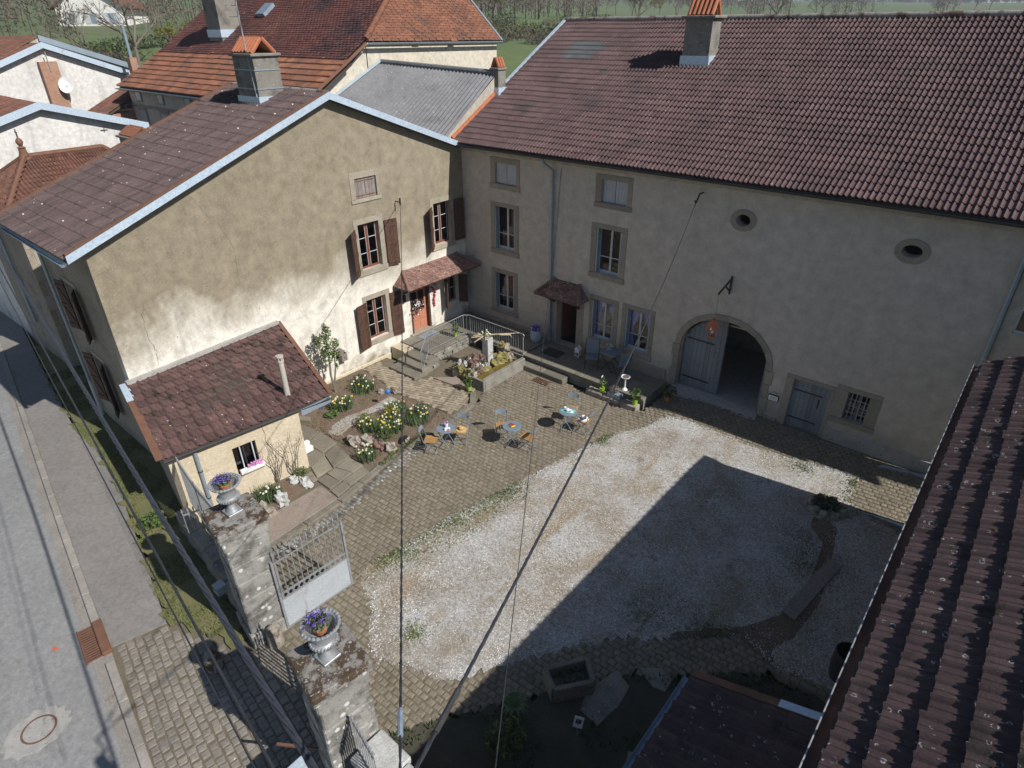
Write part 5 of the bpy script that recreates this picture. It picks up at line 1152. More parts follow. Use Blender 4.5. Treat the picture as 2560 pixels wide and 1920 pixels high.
# fountain
FT = thing('rock_fountain', 'mossy rock fountain with stone basin and driftwood-topped pillar', 'fountain', (4.2, -3.2, 0))
m = MB(); m.box(4.82, -4.34, -.05, 5.0, -2.02, .46); m.box(4.4, -4.44, -.05, 5.0, -4.345, .46); m.build('basin_wall', 'stone_grey', FT, bevel=.02)
m = MB(); m.box(3.3, -4.2, -.04, 4.8, -2.0, .12); m.build('basin_floor', 'rock_moss', FT)
m = MB(); m.box(4.38, -4.3, .13, 4.81, -2.05, .33); m.build('water', 'water', FT)
m = MB(); m.box(3.82, -3.2, .1, 4.12, -2.9, 1.42); m.build('pillar', 'stone_lichen', FT, bevel=.01)
for (x, y, z, r_, mt) in ((3.6, -3.6, .3, .38, 'rock_red'), (3.95, -3.75, .25, .33, 'rock_red'), (3.4, -4.0, .2, .3, 'rock'), (4.05, -4.05, .2, .3, 'rock_moss'), (3.75, -3.3, .5, .3, 'rock_red'), (4.2, -3.5, .25, .24, 'rock_moss'), (4.3, -2.6, .5, .26, 'rock_moss'), (4.35, -2.45, .9, .17, 'rock'), (4.3, -2.6, 1.05, .13, 'rock_moss'), (4.45, -2.3, .45, .2, 'rock'), (4.2, -2.85, .35, .25, 'rock_moss'), (3.2, -3.8, .15, .22, 'rock'), (4.25, -4.2, .25, .2, 'rock'), (3.55, -4.15, .35, .2, 'rock_moss')):
    m = MB(); m.blob((x, y, z), r_, r_ * .9, r_, 12, 8, .35); m.build('rock', mt, FT)
for _ in range(14):
    m = MB(); m.blob((random.uniform(3.2, 4.35), random.uniform(-4.2, -3.4), random.uniform(.4, .62)), .06, .06, .08, 8, 5, .5); m.build('pale_stone', 'stone_lichen', FT)
for (x, y, z) in ((3.35, -3.55, .5), (3.6, -4.2, .45), (3.25, -4.15, .3), (4.0, -3.45, .55), (4.2, -3.95, .45)):
    m = MB(); m.leaves((x, y, z), (.16, .16, .12), 70, .045); m.build('plant', 'leaf_dark', FT)
DW = thing('driftwood_branch', 'bleached driftwood branches with pale flowers lying on fountain pillar', 'driftwood', (3.97, -3.05, 1.42))
for (a, b, c) in (((3.5, -3.35, 1.46), (4.0, -3.0, 1.52), (4.75, -2.1, 1.5)), ((3.55, -3.5, 1.45), (3.9, -3.1, 1.5), (4.3, -2.75, 1.56)), ((3.7, -3.5, 1.3), (3.85, -3.2, 1.47), (4.0, -2.9, 1.5)), ((4.3, -2.7, 1.5), (4.55, -2.4, 1.47), (4.6, -2.35, 1.35)), ((3.6, -3.2, 1.55), (3.85, -3.1, 1.5), (4.2, -3.1, 1.5)), ((3.75, -3.35, 1.6), (3.9, -3.1, 1.48), (4.1, -3.3, 1.42))):
    m = MB(); m.tube([a, b, c], [.018, .035, .014], 6); m.build('branch', 'driftwood', DW)
m = MB(); m.leaves((3.9, -3.05, 1.56), (.16, .16, .08), 70, .05); m.build('leaves', 'leaf', DW)
m = MB()
for _ in range(14): m.blob((random.gauss(3.92, .09), random.gauss(-3.05, .09), random.uniform(1.55, 1.64)), .03, .03, .025, 6, 4)
m.build('flowers', 'petal_white', DW)
# ================================================================== gate pillars, urns, walls, gates
def pillar(label, C4, base, top):
    """C4: the four cap corners"""
    c = sum((V3(p) for p in C4), V3((0, 0))) / 4; h = thing('gate_pillar', label, 'pillar', (c.x, c.y, 0))
    def quad(f, z): return [(c.x + (p[0] - c.x) * f, c.y + (p[1] - c.y) * f, z) for p in C4]
    zs = [-.2, .4, .9, 1.38, 1.86, 2.34, 2.8, 3.08]
    for k in range(7):
        f = .9 if k == 0 else (.84 if k < 6 else .9); f += random.uniform(-.025, .025)
        m = MB(); m.hexa(quad(f, zs[k] + .006), quad(f, zs[k + 1] - .006), random.random()); m.build('stone_course', 'stone_pillar', h, bevel=.025)
    m = MB(); m.hexa(quad(.97, 3.08), quad(.97, 3.14)); m.build('cap_moulding', 'stone_pillar', h)
    m = MB(); m.hexa(quad(1.0, 3.142), quad(1.0, 3.3)); m.build('cap', 'stone_moss', h, bevel=.03)
    return h, c
PL, cl = pillar('left stone gate pillar carrying an urn, beside the open grey gate leaf', [(7.59, -15.57), (8.61, -15.73), (8.72, -14.7), (7.75, -14.61)], 0, 0)
PR, cr_ = pillar('right stone gate pillar with thick mossy cap, nearest the camera', [(11.79, -16.3), (12.81, -16.5), (12.95, -15.5), (12.0, -15.33)], 0, 0)
def urn(label, x, y, z, mat):
    u = thing('garden_urn', label, 'urn', (x, y, z))
    m = MB(); m.box(x - .15, y - .15, z, x + .15, y + .15, z + .05); m.build('foot', mat, u, bevel=.008)
    m = MB(); m.lathe((x, y, z + .05), [(.13, 0), (.12, .03), (.07, .1), (.06, .16), (.1, .21), (.11, .23)], 24); m.build('stem', mat, u, smooth=True)
    m = MB(); m.lathe((x, y, z + .28), [(.1, 0), (.19, .06), (.205, .12), (.16, .15), (.155, .2), (.17, .33), (.22, .4), (.29, .43), (.3, .46), (.27, .47), (.22, .44), (.19, .35), (.15, .3), (.02, .29)], 28); m.build('bowl', mat, u, smooth=True)
    for (rr, zz, bx, bz) in ((.275, .74, .033, .028), (.2, .385, .026, .034)):
        m = MB()
        for k in range(26): a = 2 * math.pi * k / 26; m.blob((x + rr * math.cos(a), y + rr * math.sin(a), z + zz), bx, bx, bz, 7, 4, 0)
        m.build('beading', mat, u, smooth=True)
    p = thing('flower_pot', label.split(' urn')[0] + ' urn holds this clay pot of violet flowers', 'flower pot', (x, y, z + .57))
    m = MB(); m.lathe((x + .02, y - .02, z + .575), [(.08, 0), (.12, .16), (.13, .16), (.13, .2), (.1, .2)], 18); m.build('pot', 'terracotta', p, smooth=True)
    m = MB(); m.leaves((x + .02, y - .02, z + .82), (.16, .16, .09), 260, .035); m.build('leaves', 'leaf', p)
    m = MB(); m.leaves((x + .02, y - .02, z + .86), (.17, .17, .09), 130, .026, .6); m.build('flowers', 'petal_violet', p)
    return u
urn('weathered silver urn on the left gate pillar', 8.12, -15.14, 3.3, 'silver')
urn('bright silver urn on the right mossy gate pillar', 12.36, -15.9, 3.3, 'silver')
for (x, y, lab) in ((8.78, -15.28, 'rough guard stone at the foot of the left gate pillar'), (8.35, -16.45, 'rounded mossy guard stone on the street cobbles')):
    m = MB(); m.lathe((x, y, 0), [(.17, -.05), (.18, .1), (.16, .35), (.13, .5), (.05, .56)], 10)
    m.v = [(a + random.uniform(-.015, .015), b + random.uniform(-.015, .015), c) for a, b, c in m.v]; m.build('guard_stone', 'stone_moss' if y < -16 else 'rock', label=lab, cat='guard stone', smooth=True)
def gate_leaf(label, A, B):
    A, B = V3((*A, .06)), V3((*B, .06)); g = thing('iron_gate', label, 'gate', A); d = (B - A).normalized(); L = (B - A).length; nrm = d.cross(V3((0, 0, 1)))
    F = Frame(A, d, (0, 0, 1), nrm); m = MB(); F.box(m, .03, L - .03, .04, .84, -.012, .012); m.build('lower_panel', 'gate_paint', g)
    m = MB(); 
    for u in (0, L - .05): F.box(m, u, u + .05, 0, 2.0, -.025, .025)
    for v in (0.0, .85, 1.02): F.box(m, .05, L - .05, v, v + .03, -.018, .018)
    F.box(m, .05, L - .05, 1.92, 1.94, -.01, .01)
    m.build('gate_frame', 'iron', g)
    n = 13; m = MB()
    for k in range(n):
        u = .08 + (L - .16) * k / (n - 1); q = MB(); q.tube([F.p(u, .88, 0), F.p(u, 2.12, 0)], .014, 6); q.tube([F.p(u, 2.1, 0), F.p(u, 2.15, 0), F.p(u, 2.28, 0)], [.012, .028, .002], 6); q.build('bar', 'iron', g)
        m.beam(F.p(u - .05, .885, 0), F.p(u + .05, 1.02, 0), .012); m.beam(F.p(u - .05, 1.02, 0), F.p(u + .05, .885, 0), .012)
    m.build('lattice', 'iron', g)
    return g
gate_leaf('open left gate leaf, grey sheet panel below iron spear bars', (8.66, -14.93), (8.72, -13.18))
gate_leaf('half-closed right gate leaf mostly hidden behind the mossy pillar', (11.85, -15.78), (10.42, -15.2))
# low walls and railings either side
def rail(label, pts, zb, zt, name='iron_railing', step=.11, mat='silver'):
    g = thing(name, label, 'railing', (*pts[0][:2], zb)); P = [V3((*p, 0)) for p in pts]
    for a, b in zip(P[:-1], P[1:]):
        n = max(2, round((b - a).length / step))
        for z in (zb + .08, zt - .2):
            m = MB(); m.beam(a + V3((0, 0, z)), b + V3((0, 0, z)), .03, .04); m.build('rail', mat, g)
        for k in range(n + 1):
            q = a + (b - a) * (k / n); m = MB(); m.tube([q + V3((0, 0, zb)), q + V3((0, 0, zt - .12))], .011, 6); m.tube([q + V3((0, 0, zt - .14)), q + V3((0, 0, zt - .1)), q + V3((0, 0, zt))], [.012, .026, .002], 6); m.build('bar', mat, g)
    return g
LW = thing('low_wall', 'dark low stone wall between the lean-to and left pillar', 'wall', (5.8, -15, 0))
x = 3.75
while x < 7.5:
    L = random.uniform(.5, .8); f = (x - 3.75) / 3.8; y = -14.85 - .45 * f
    for r_ in range(2):
        m = MB(); m.box(x, y - .17, -.1 + r_ * .42, min(x + L - .012, 7.66), y + .17, .31 + r_ * .42, random.random()); m.build('wall_stone', 'stone_grey', LW, bevel=.03)
    x += L
rail('grey iron railing on the low wall left of the gate', [(3.7, -14.55), (5.0, -14.75), (7.6, -15.0)], .72, 2.25)
rail('short iron railing section returning to the street left of the gate', [(4.75, -15.12), (4.85, -14.75)], .5, 1.45)
RW = thing('low_wall', 'lichen-whitened stone wall right of the mossy pillar, at the bottom edge', 'wall', (14, -16, 0))
x = 12.9
while x < 16.2:
    L = random.uniform(.7, 1.0); y = -15.85 - .1 * (x - 12.9)
    for r_ in range(3):
        m = MB(); m.box(x, y - .28, -.1 + r_ * .5, x + L - .015, y + .26, .39 + r_ * .5, random.random()); m.build('wall_stone', 'stone_pillar', RW, bevel=.03)
    m = MB(); m.box(x - .01, y - .34, 1.4, x + L - .012, y + .32, 1.55); m.build('coping', 'stone_lichen', RW, bevel=.03); x += L
rail('iron spear railing beside the mossy right pillar', [(12.9, -16.0), (13.6, -16.15)], 1.5, 2.5)
m = MB(); m.box(12.05, -16.95, .15, 12.1, -16.45, 1.2); o = m.build('metal_panel', 'zinc_light', label='pale blue sheet metal panel leaning by the right pillar', cat='panel')
m = MB(); m.beam((11.6, -16.75, 1.25), (12.2, -16.35, 1.25), .04); m.build('hanging_bar', 'rust', o)
m = MB(); m.box(6.85, -15.6, .5, 7.1, -15.38, .72); o = m.build('letter_box', 'zinc', label='small blue-grey letter box on the left pillar street wall', cat='letter box'); m = MB(); m.box(6.88, -15.606, .64, 7.07, -15.602, .66); m.build('slot', 'black', o)
# ================================================================== bistro furniture
def make_table():
    t = thing('bistro_table', '', 'table'); m = MB(); m.lathe((0, 0, .69), [(.285, 0), (.3, .004), (.3, .022), (.29, .026), (.02, .024)], 32); m.build('table_top', 'bistro', t)
    for s in (-1, 1):
        for a, b in (((-.2, .2 * s), (.2, .2 * s)), ((.2, .17 * s), (-.2, .17 * s))):
            m = MB(); m.tube([(a[0], a[1], .69), (b[0], b[1], .01)], .011, 6); m.build('leg', 'bistro', t)
    m = MB()
    for x in (-.2, .2): m.tube([(x, -.2, .02), (x, .2, .02)], .009, 6)
    m.build('foot_bar', 'bistro', t); return t
def make_chair():
    c = thing('bistro_chair', '', 'chair')
    for s in (-1, 1):
        m = MB(); m.tube([(-.3, s * .19, .84), (-.2, s * .19, .46), (.2, s * .19, .01)], .011, 6); m.build('leg', 'bistro', c)
        m = MB(); m.tube([(.19, s * .17, .445), (-.2, s * .17, .01)], .011, 6); m.build('leg', 'bistro', c)
        m = MB(); m.beam((-.19, s * .18, .435), (.2, s * .18, .435), .02, .02); m.build('seat_rail', 'bistro', c)
    for k in range(5):
        y = -.16 + .08 * k; m = MB(); m.box(-.2, y - .03, .447, .2, y + .03, .462, random.random()); m.build('seat_slat', 'wood_slat', c)
    m = MB()
    for k in range(9):
        y = -.21 + .42 * k / 8; b = .035 * (1 - (y / .21) ** 2); top = .04 * (1 - (y / .21) ** 2)
        m.v += [(-.275 - b, y, .74), (-.31 - b, y, .84 + top), (-.283 - b, y, .74), (-.318 - b, y, .84 + top)]
    for k in range(8):
        a = 4 * k; m.f += [(a, a + 4, a + 5, a + 1), (a + 2, a + 6, a + 7, a + 3), (a + 1, a + 5, a + 7, a + 3), (a, a + 4, a + 6, a + 2)]; m.r += [.5] * 4
    m.build('backrest', 'bistro', c, smooth=True)
    m = MB(); m.tube([(.16, -.19, .05), (.16, .19, .05)], .008, 6); m.tube([(-.17, -.17, .05), (-.17, .17, .05)], .008, 6); m.build('stretcher', 'bistro', c)
    return c
table0, chair0 = make_table(), make_chair()
TB = [((6.41, -7.73), .4, 'round blue-grey table nearest the flower bed, with potted violet flowers'), ((7.94, -6.3), .75, 'middle round blue-grey table with a plate of fruit'), ((8.79, -4.46), .55, 'round blue-grey table nearest the terrace, with a turquoise tea tray')]
for k, (p, a, lab) in enumerate(TB):
    o = table0 if k == 0 else copy_tree(table0); place(o, (*p, .03 + gz(*p)), a, lab); o['group'] = 'courtyard bistro tables'
CH = [((6.22, -8.2), (5.98, -8.36), 'wooden-slat folding chair at the left of the table by the flower bed'), ((6.58, -7.22), (6.4, -6.9), 'folding chair with a straw hat on its seat'),
      ((7.42, -6.2), (7.2, -5.98), 'folding chair on the barn side of the fruit-plate table'), ((8.45, -6.14), (8.76, -6.12), 'folding chair on the gravel side of the fruit-plate table'),
      ((8.56, -3.92), (8.42, -3.63), 'empty folding chair behind the tea-tray table'), ((9.26, -4.2), (9.56, -4.19), 'folding chair with a white hat on its seat')]
for k, (s, b, lab) in enumerate(CH):
    o = chair0 if k == 0 else copy_tree(chair0); d = V3(s) - V3(b); place(o, (*s, .03 + gz(*s)), math.atan2(d.y, d.x), lab); o['group'] = 'courtyard folding chairs'
def hat(label, x, y, z, mat, bandm):
    h = thing('sun_hat', label, 'hat', (x, y, z)); m = MB(); m.lathe((x, y, z), [(.17, .012), (.175, .0), (.1, .01), (.085, .03), (.08, .09), (.06, .115), (.02, .105)], 22); m.build('straw_body', mat, h, smooth=True)
    m = MB(); m.lathe((x, y, z + .022), [(.089, 0), (.0865, .028)], 22); m.build('hat_band', bandm, h, smooth=True)
hat('straw hat with dark band lying on a chair', 6.58, -7.22, .495, 'straw', 'band'); hat('white hat with dark band lying on a chair', 9.24, -4.2, .5, 'white', 'band')
zt_ = .747
p = thing('flower_pot', 'small pale pot of violet flowers on the first table', 'flower pot', (6.38, -7.66, zt_)); m = MB(); m.lathe((6.38, -7.66, zt_), [(.045, 0), (.06, .11), (.055, .11)], 14); m.build('pot', 'ceramic', p, smooth=True)
m = MB(); m.leaves((6.38, -7.66, zt_ + .16), (.07, .07, .06), 60, .025); m.build('flowers', 'petal_pink', p)
m = MB(); m.hexa([(6.5, -7.86, zt_), (6.62, -7.74, zt_), (6.57, -7.69, zt_), (6.45, -7.81, zt_)], [(6.49, -7.83, zt_ + .1), (6.61, -7.71, zt_ + .1), (6.6, -7.7, zt_ + .1), (6.48, -7.82, zt_ + .1)])
o = m.build('menu_card', 'white', label='small white and orange card standing on the first table', cat='card'); q = MB(); q.hexa([(6.555, -7.815, zt_ + .01), (6.615, -7.755, zt_ + .01), (6.61, -7.75, zt_ + .01), (6.55, -7.81, zt_ + .01)], [(6.545, -7.795, zt_ + .055), (6.61, -7.73, zt_ + .055), (6.605, -7.725, zt_ + .055), (6.54, -7.79, zt_ + .055)]); q.build('orange_print', 'red_paint', o)
p = thing('fruit_plate', 'yellow plate of red fruit on the middle table', 'plate', (7.94, -6.3, zt_)); m = MB(); m.lathe((7.94, -6.3, zt_), [(.06, 0), (.1, .018), (.095, .02), (.02, .008)], 20); m.build('plate', 'petal_yellow', p, smooth=True)
m = MB()
for _ in range(12): m.blob((7.94 + random.gauss(0, .035), -6.3 + random.gauss(0, .035), zt_ + random.uniform(.025, .06)), .022, .022, .022, 7, 5, 0)
m.build('fruit', 'fruit_red', p, smooth=True)
TX, TY, TZ = 8.79, -4.46, .03 + gz(8.79, -4.46) + .717
ca, sa = math.cos(.2), math.sin(.2)
def rp(u, v): return (TX + u * ca - v * sa, TY + u * sa + v * ca)
tr = thing('tea_tray', 'turquoise tray with white china on the table near terrace', 'tray', (TX, TY, TZ)); m = MB(); Q = [rp(-.22, -.13), rp(.22, -.13), rp(.22, .13), rp(-.22, .13)]; m.hexa([(*q, TZ) for q in Q], [(*q, TZ + .015) for q in Q]); m.build('tray', 'turquoise', tr)
for (u, v, lab) in ((-.12, .05, 'white cup at the left of the turquoise tray'), (.12, -.03, 'white cup at the right of the turquoise tray')):
    x, y = rp(u, v); c = thing('tea_cup', lab, 'cup', (x, y, TZ + .016)); m = MB(); m.lathe((x, y, TZ + .016), [(.04, 0), (.075, .008), (.07, .012), (.02, .008)], 16); m.build('saucer', 'ceramic', c, smooth=True); m = MB(); m.lathe((x, y, TZ + .028), [(.022, 0), (.04, .035), (.043, .06), (.038, .06), (.02, .01)], 16); m.build('cup', 'ceramic', c, smooth=True)
x, y = rp(0, -.04); c = thing('teapot', 'white teapot in the middle of the turquoise tray', 'teapot', (x, y, TZ + .016)); m = MB(); m.lathe((x, y, TZ + .016), [(.04, 0), (.065, .04), (.06, .08), (.03, .1), (.012, .105), (.012, .125)], 16); m.build('body', 'ceramic', c, smooth=True); m = MB(); m.tube([(x + .05, y, TZ + .05), (x + .09, y + .02, TZ + .09)], [.014, .008], 8); m.build('spout', 'ceramic', c, smooth=True); m = MB(); m.tube([(x - .05, y, TZ + .09), (x - .095, y, TZ + .075), (x - .055, y, TZ + .04)], .007, 6); m.build('handle', 'ceramic', c)
# terrace chairs and table (high-back folding, in shade)
def big_chair(label, x, y, z, rz):
    c = thing('garden_chair', label, 'chair', (0, 0, 0), 'shaded terrace chairs')
    for s in (-1, 1):
        m = MB(); m.tube([(-.32, s * .25, 1.02), (-.2, s * .25, .45), (.2, s * .25, .0)], .014, 6); m.build('leg', 'iron_dark', c)
        m = MB(); m.tube([(.24, s * .23, .44), (-.22, s * .23, 0)], .014, 6); m.build('leg', 'iron_dark', c)
        m = MB(); m.beam((-.22, s * .27, .66), (.2, s * .27, .64), .04, .02); m.build('armrest', 'iron_dark', c)
    for k in range(6):
        m = MB(); m.box(-.2 + .07 * k, -.24, .44, -.14 + .07 * k, .24, .455); m.build('seat_slat', 'bistro', c)
    for k in range(7):
        f = k / 7; m = MB(); x0 = -.215 - .1 * f; m.hexa([(x0, -.24, .5 + .52 * f), (x0 + .012, -.24, .5 + .52 * f), (x0 + .012, .24, .5 + .52 * f), (x0, .24, .5 + .52 * f)], [(x0 - .012, -.24, .565 + .52 * f), (x0, -.24, .565 + .52 * f), (x0, .24, .565 + .52 * f), (x0 - .012, .24, .565 + .52 * f)]); m.build('back_slat', 'bistro', c)
    place(c, (x, y, z), rz); return c
big_chair('blue-grey slatted chair facing out beside the terrace doorway', 7.35, -.95, .42, math.radians(-60))
big_chair('dark folding chair at the right of the terrace table', 8.5, -.75, .42, math.radians(150))
tt = thing('terrace_table', 'small dark square table below the blue curtained windows', 'table', (7.95, -.55, .41)); m = MB(); m.box(7.62, -.88, 1.1, 8.28, -.22, 1.13); m.build('table_top', 'bistro', tt)
for a, b in (((7.66, -.84), (8.2, -.84)), ((8.24, -.84), (7.7, -.84)), ((7.66, -.26), (8.2, -.26)), ((8.24, -.26), (7.7, -.26))):
    m = MB(); m.tube([(*a, 1.1), (*b, .41)], .014, 6); m.build('leg', 'iron_dark', tt)
def potted(label, x, y, z, pm, r, h, leafm, lr, lh, n, ls, flower=None, fn=0, name='potted_plant', prof=None, nst=4):
    p = thing(name, label, 'potted plant', (x, y, z)); m = MB(); m.lathe((x, y, z), prof or [(r * .72, 0), (r, h), (r * 1.06, h), (r * 1.06, h * 1.02), (r * .9, h * .98)], 18); m.build('pot', pm, p, smooth=True)
    if n:
        m = MB(); m.leaves((x, y, z + h + lh * .6), (lr, lr, lh * .7), n, ls); m.build('leaves', leafm, p)
        m = MB()
        for k in range(nst): a = k * 6.28 / nst; m.tube([(x, y, z + h * .9), (x + lr * .4 * math.cos(a), y + lr * .4 * math.sin(a), z + h + lh)], .006, 5)
        m.build('stems', 'leaf_dark', p)
    if flower:
        m = MB(); m.leaves((x, y, z + h + lh * .8), (lr, lr, lh * .6), fn, ls * .8, .5, .6); m.build('flowers', flower, p)
    return p
potted('lime green pot with leafy plant at the fountain corner by the path', 4.52, -4.72, .06, 'green_pot', .1, .17, 'leaf', .17, .32, 260, .05)
potted('lime green pot with tall plant on the stair landing', 1.5, -2.35, .456, 'green_pot', .09, .15, 'leaf', .15, .45, 200, .05)
potted('tall blue-grey vase of dark violet and white pansies by the downpipe', 4.35, -.55, .456, 'vase_blue', .2, .5, 'petal_violet', .24, .14, 240, .05, 'petal_white', 60, prof=[(.16, 0), (.22, .1), (.24, .3), (.2, .5), (.18, .5)], name='planter_vase')
potted('lime green pot with white-flowered plant on terrace edge', 8.5, -1.95, .2, 'green_pot', .1, .2, 'leaf', .12, .35, 90, .06, 'petal_white', 12)
potted('lime green pot with oleander at the right end of the terrace', 9.85, -1.95, .21, 'green_pot', .11, .22, 'leaf', .2, .32, 110, .09)
potted('dark pot with low bush in the shade by the arched doorway', 10.6, -.95, .02 + gz(10.6, -.95), 'terracotta', .16, .22, 'leaf_dark', .3, .3, 220, .06)
potted('round bowl of white flowers on the terrace table', 7.8, -.45, 1.132, 'vase_blue', .14, .11, 'leaf_dark', .16, .06, 60, .04, 'petal_white', 160, name='flower_bowl')
p = thing('pedestal_bowl', 'white birdbath-like dish on a stem at the terrace edge', 'bird bath', (9.2, -1.58, .42)); m = MB(); m.lathe((9.2, -1.58, .42), [(.11, 0), (.1, .03), (.03, .08), (.03, .42), (.06, .46), (.16, .5), (.17, .53), (.14, .52), (.02, .48)], 18); m.build('dish', 'ceramic', p, smooth=True); m = MB(); m.lathe((9.2, -1.58, .93), [(.12, 0), (.11, .012)], 14); m.build('filling', 'soil', p)
p = thing('planter_trough', 'wire trough with grey-leaved plant between the terrace pots', 'planter', (9.0, -1.95, .22)); m = MB(); m.box(8.8, -2.05, .22, 9.3, -1.83, .38); m.build('trough', 'zinc', p); m = MB(); m.leaves((9.0, -1.94, .5), (.2, .13, .13), 260, .035); m.build('leaves', 'ridge_tile', p)
p = thing('lantern_house', 'small white house-shaped lantern beside the open doorway', 'lantern', (6.4, -.5, .42)); m = MB(); m.box(6.31, -.58, .42, 6.33, -.42, .72); m.box(6.49, -.58, .42, 6.51, -.42, .72); m.box(6.33, -.44, .42, 6.49, -.42, .72); m.box(6.33, -.58, .6, 6.49, -.56, .72); m.box(6.33, -.58, .42, 6.49, -.44, .44); m.poly((6.29, -.6, .72), (6.53, -.6, .72), (6.41, -.6, .86)); m.poly((6.29, -.4, .72), (6.53, -.4, .72), (6.41, -.4, .86)); m.poly((6.28, -.61, .71), (6.28, -.39, .71), (6.41, -.39, .87), (6.41, -.61, .87)); m.poly((6.54, -.61, .71), (6.54, -.39, .71), (6.41, -.39, .87), (6.41, -.61, .87)); m.build('house_body', 'white', p); m = MB(); m.lathe((6.41, -.5, .445), [(.04, 0), (.035, .07)], 10); m.build('candle', 'leaf', p)
for x, lab in ((6.6, 'small terracotta jar next to the house-shaped lantern'), (6.74, 'small terracotta jar further from the house-shaped lantern')):
    m = MB(); m.lathe((x, -.42, .42), [(.05, 0), (.065, .1), (.05, .18), (.055, .2)], 12); m.build('clay_jar', 'terracotta', label=lab, cat='jar', smooth=True)
# boot scraper / iron drain in the cobbles below the steps
g = thing('drain_grate', 'rusty iron drain grate in the cobbles below the terrace steps', 'grate', (6.15, -2.45, .03)); m = MB(); m.box(5.8, -2.62, .0, 6.5, -2.3, .02); m.build('pit', 'black', g)
for k in range(9):
    m = MB(); m.box(5.8 + k * .085, -2.62, .024, 5.82 + k * .085, -2.3, .042); m.build('bar', 'rust', g)
for y in (-2.62, -2.48, -2.32):
    m = MB(); m.box(5.78, y, .022, 6.52, y + .02, .04); m.build('cross_bar', 'rust', g)
# ================================================================== flower bed
def daffodils(label, x, y, r, n, nw, ny, h=.36):
    z = .06; c = thing('daffodil_clump', label, 'flowers', (x, y, z)); m = MB()
    for _ in range(n):
        a = random.random() * 6.28; d = r * math.sqrt(random.random()); px, py = x + d * math.cos(a), y + d * math.sin(a); hh = h * random.uniform(.6, 1.05); b = random.random() * 6.28; w = .012
        l1, l2 = .05, random.uniform(.06, .16); ox, oy = math.cos(b), math.sin(b); sx, sy = -oy * w, ox * w
        m.add([(px - sx, py - sy, z - .03), (px + sx, py + sy, z - .03), (px + ox * l1 + sx * .8, py + oy * l1 + sy * .8, z + hh * .6), (px + ox * l1 - sx * .8, py + oy * l1 - sy * .8, z + hh * .6), (px + ox * l2, py + oy * l2, z + hh)], [(0, 1, 2, 3), (3, 2, 4)], random.random())
    m.build('leaves', 'daff_leaf', c)
    for (cnt, mt, nm) in ((nw, 'petal_white', 'white_flowers'), (ny, 'petal_yellow', 'yellow_flowers')):
        if not cnt: continue
        m = MB()
        for _ in range(cnt):
            a = random.random() * 6.28; d = r * 1.05 * math.sqrt(random.random()); q = V3((x + d * math.cos(a), y + d * math.sin(a), z + h * random.uniform(.85, 1.15)))
            nrm = (V3((random.gauss(.5, .4), random.gauss(-.5, .4), random.uniform(.3, 1)))).normalized(); s = nrm.orthogonal().normalized(); t = nrm.cross(s); R_ = random.uniform(.035, .05)
            vs = [q]; 
            for k in range(12): rr = R_ if k % 2 == 0 else R_ * .45; vs.append(q + (s * math.cos(k * math.pi / 6) + t * math.sin(k * math.pi / 6)) * rr + nrm * (-.01 if k % 2 == 0 else 0))
            m.add(vs, [(0, k + 1, (k + 1) % 12 + 1) for k in range(12)])
            e = [q + (s * math.cos(k * math.pi / 3) + t * math.sin(k * math.pi / 3)) * R_ * .35 + nrm * .028 for k in range(6)]; b2 = [q + (s * math.cos(k * math.pi / 3) + t * math.sin(k * math.pi / 3)) * R_ * .25 for k in range(6)]
            m.add(b2 + e, [(k, (k + 1) % 6, 6 + (k + 1) % 6, 6 + k) for k in range(6)])
        m.build(nm, mt, c)
daffodils('white daffodil clump against the gable wall foot', 1.5, -7.2, .42, 260, 14, 2)
daffodils('white and yellow daffodil clump near the lean-to corner', 1.85, -8.45, .42, 260, 12, 7)
daffodils('white daffodils at the left front of the main flower bed', 3.75, -8.75, .3, 160, 8, 2)
daffodils('dense yellow and white daffodils in the middle of the bed', 4.2, -8.2, .5, 420, 20, 13)
daffodils('white daffodils at the back of the bed near the blue globe', 3.6, -7.4, .38, 220, 14, 2)
daffodils('white daffodils at the right end of the bed by the path', 4.55, -7.35, .42, 260, 14, 3)
daffodils('small daffodil clump alone in front of the rocks by the kerb', 4.95, -9.75, .3, 120, 14, 2)
daffodils('daffodils under the window of the lean-to shed', 4.35, -12.75, .36, 240, 8, 0, .4)
def shrub(label, x, y, r, h, mt, n, ls, z=.05, name='shrub'):
    s = thing(name, label, 'shrub', (x, y, z)); m = MB(); m.leaves((x, y, z + h * .5), (r, r, h * .55), n, ls, 0, .3); m.build('leaves', mt, s)
    m = MB()
    for k in range(6): a = k * 1.05; m.tube([(x, y, z - .03), (x + r * .5 * math.cos(a), y + r * .5 * math.sin(a), z + h * .7)], .008, 5)
    m.build('stems', 'bark', s); return s
shrub('rounded yellow-green shrub at the left front of the bed', 3.45, -8.65, .3, .42, 'leaf_yellow', 420, .04)
shrub('yellow-green shrub at the back of the bed', 3.75, -7.75, .32, .42, 'leaf_yellow', 420, .04)
shrub('dark green shrub at the right of the bed', 4.45, -7.0, .35, .4, 'leaf_dark', 380, .045)
shrub('low green shrub at the front of the daffodil bed', 4.6, -8.75, .28, .36, 'leaf', 320, .04)
shrub('dark bush behind the white daffodils by the wall', 1.1, -7.0, .3, .4, 'leaf_dark', 260, .05)
shrub('broad-leaved pale green plant at the bed edge by the gravel path', 2.1, -9.05, .2, .18, 'leaf', 90, .09)
shrub('violet crocus tuft at the lean-to corner', 1.35, -8.95, .1, .12, 'petal_violet', 50, .04)
shrub('small green plant at the foot of the bare rose on the lean-to', 4.12, -11.55, .2, .24, 'leaf', 180, .04)
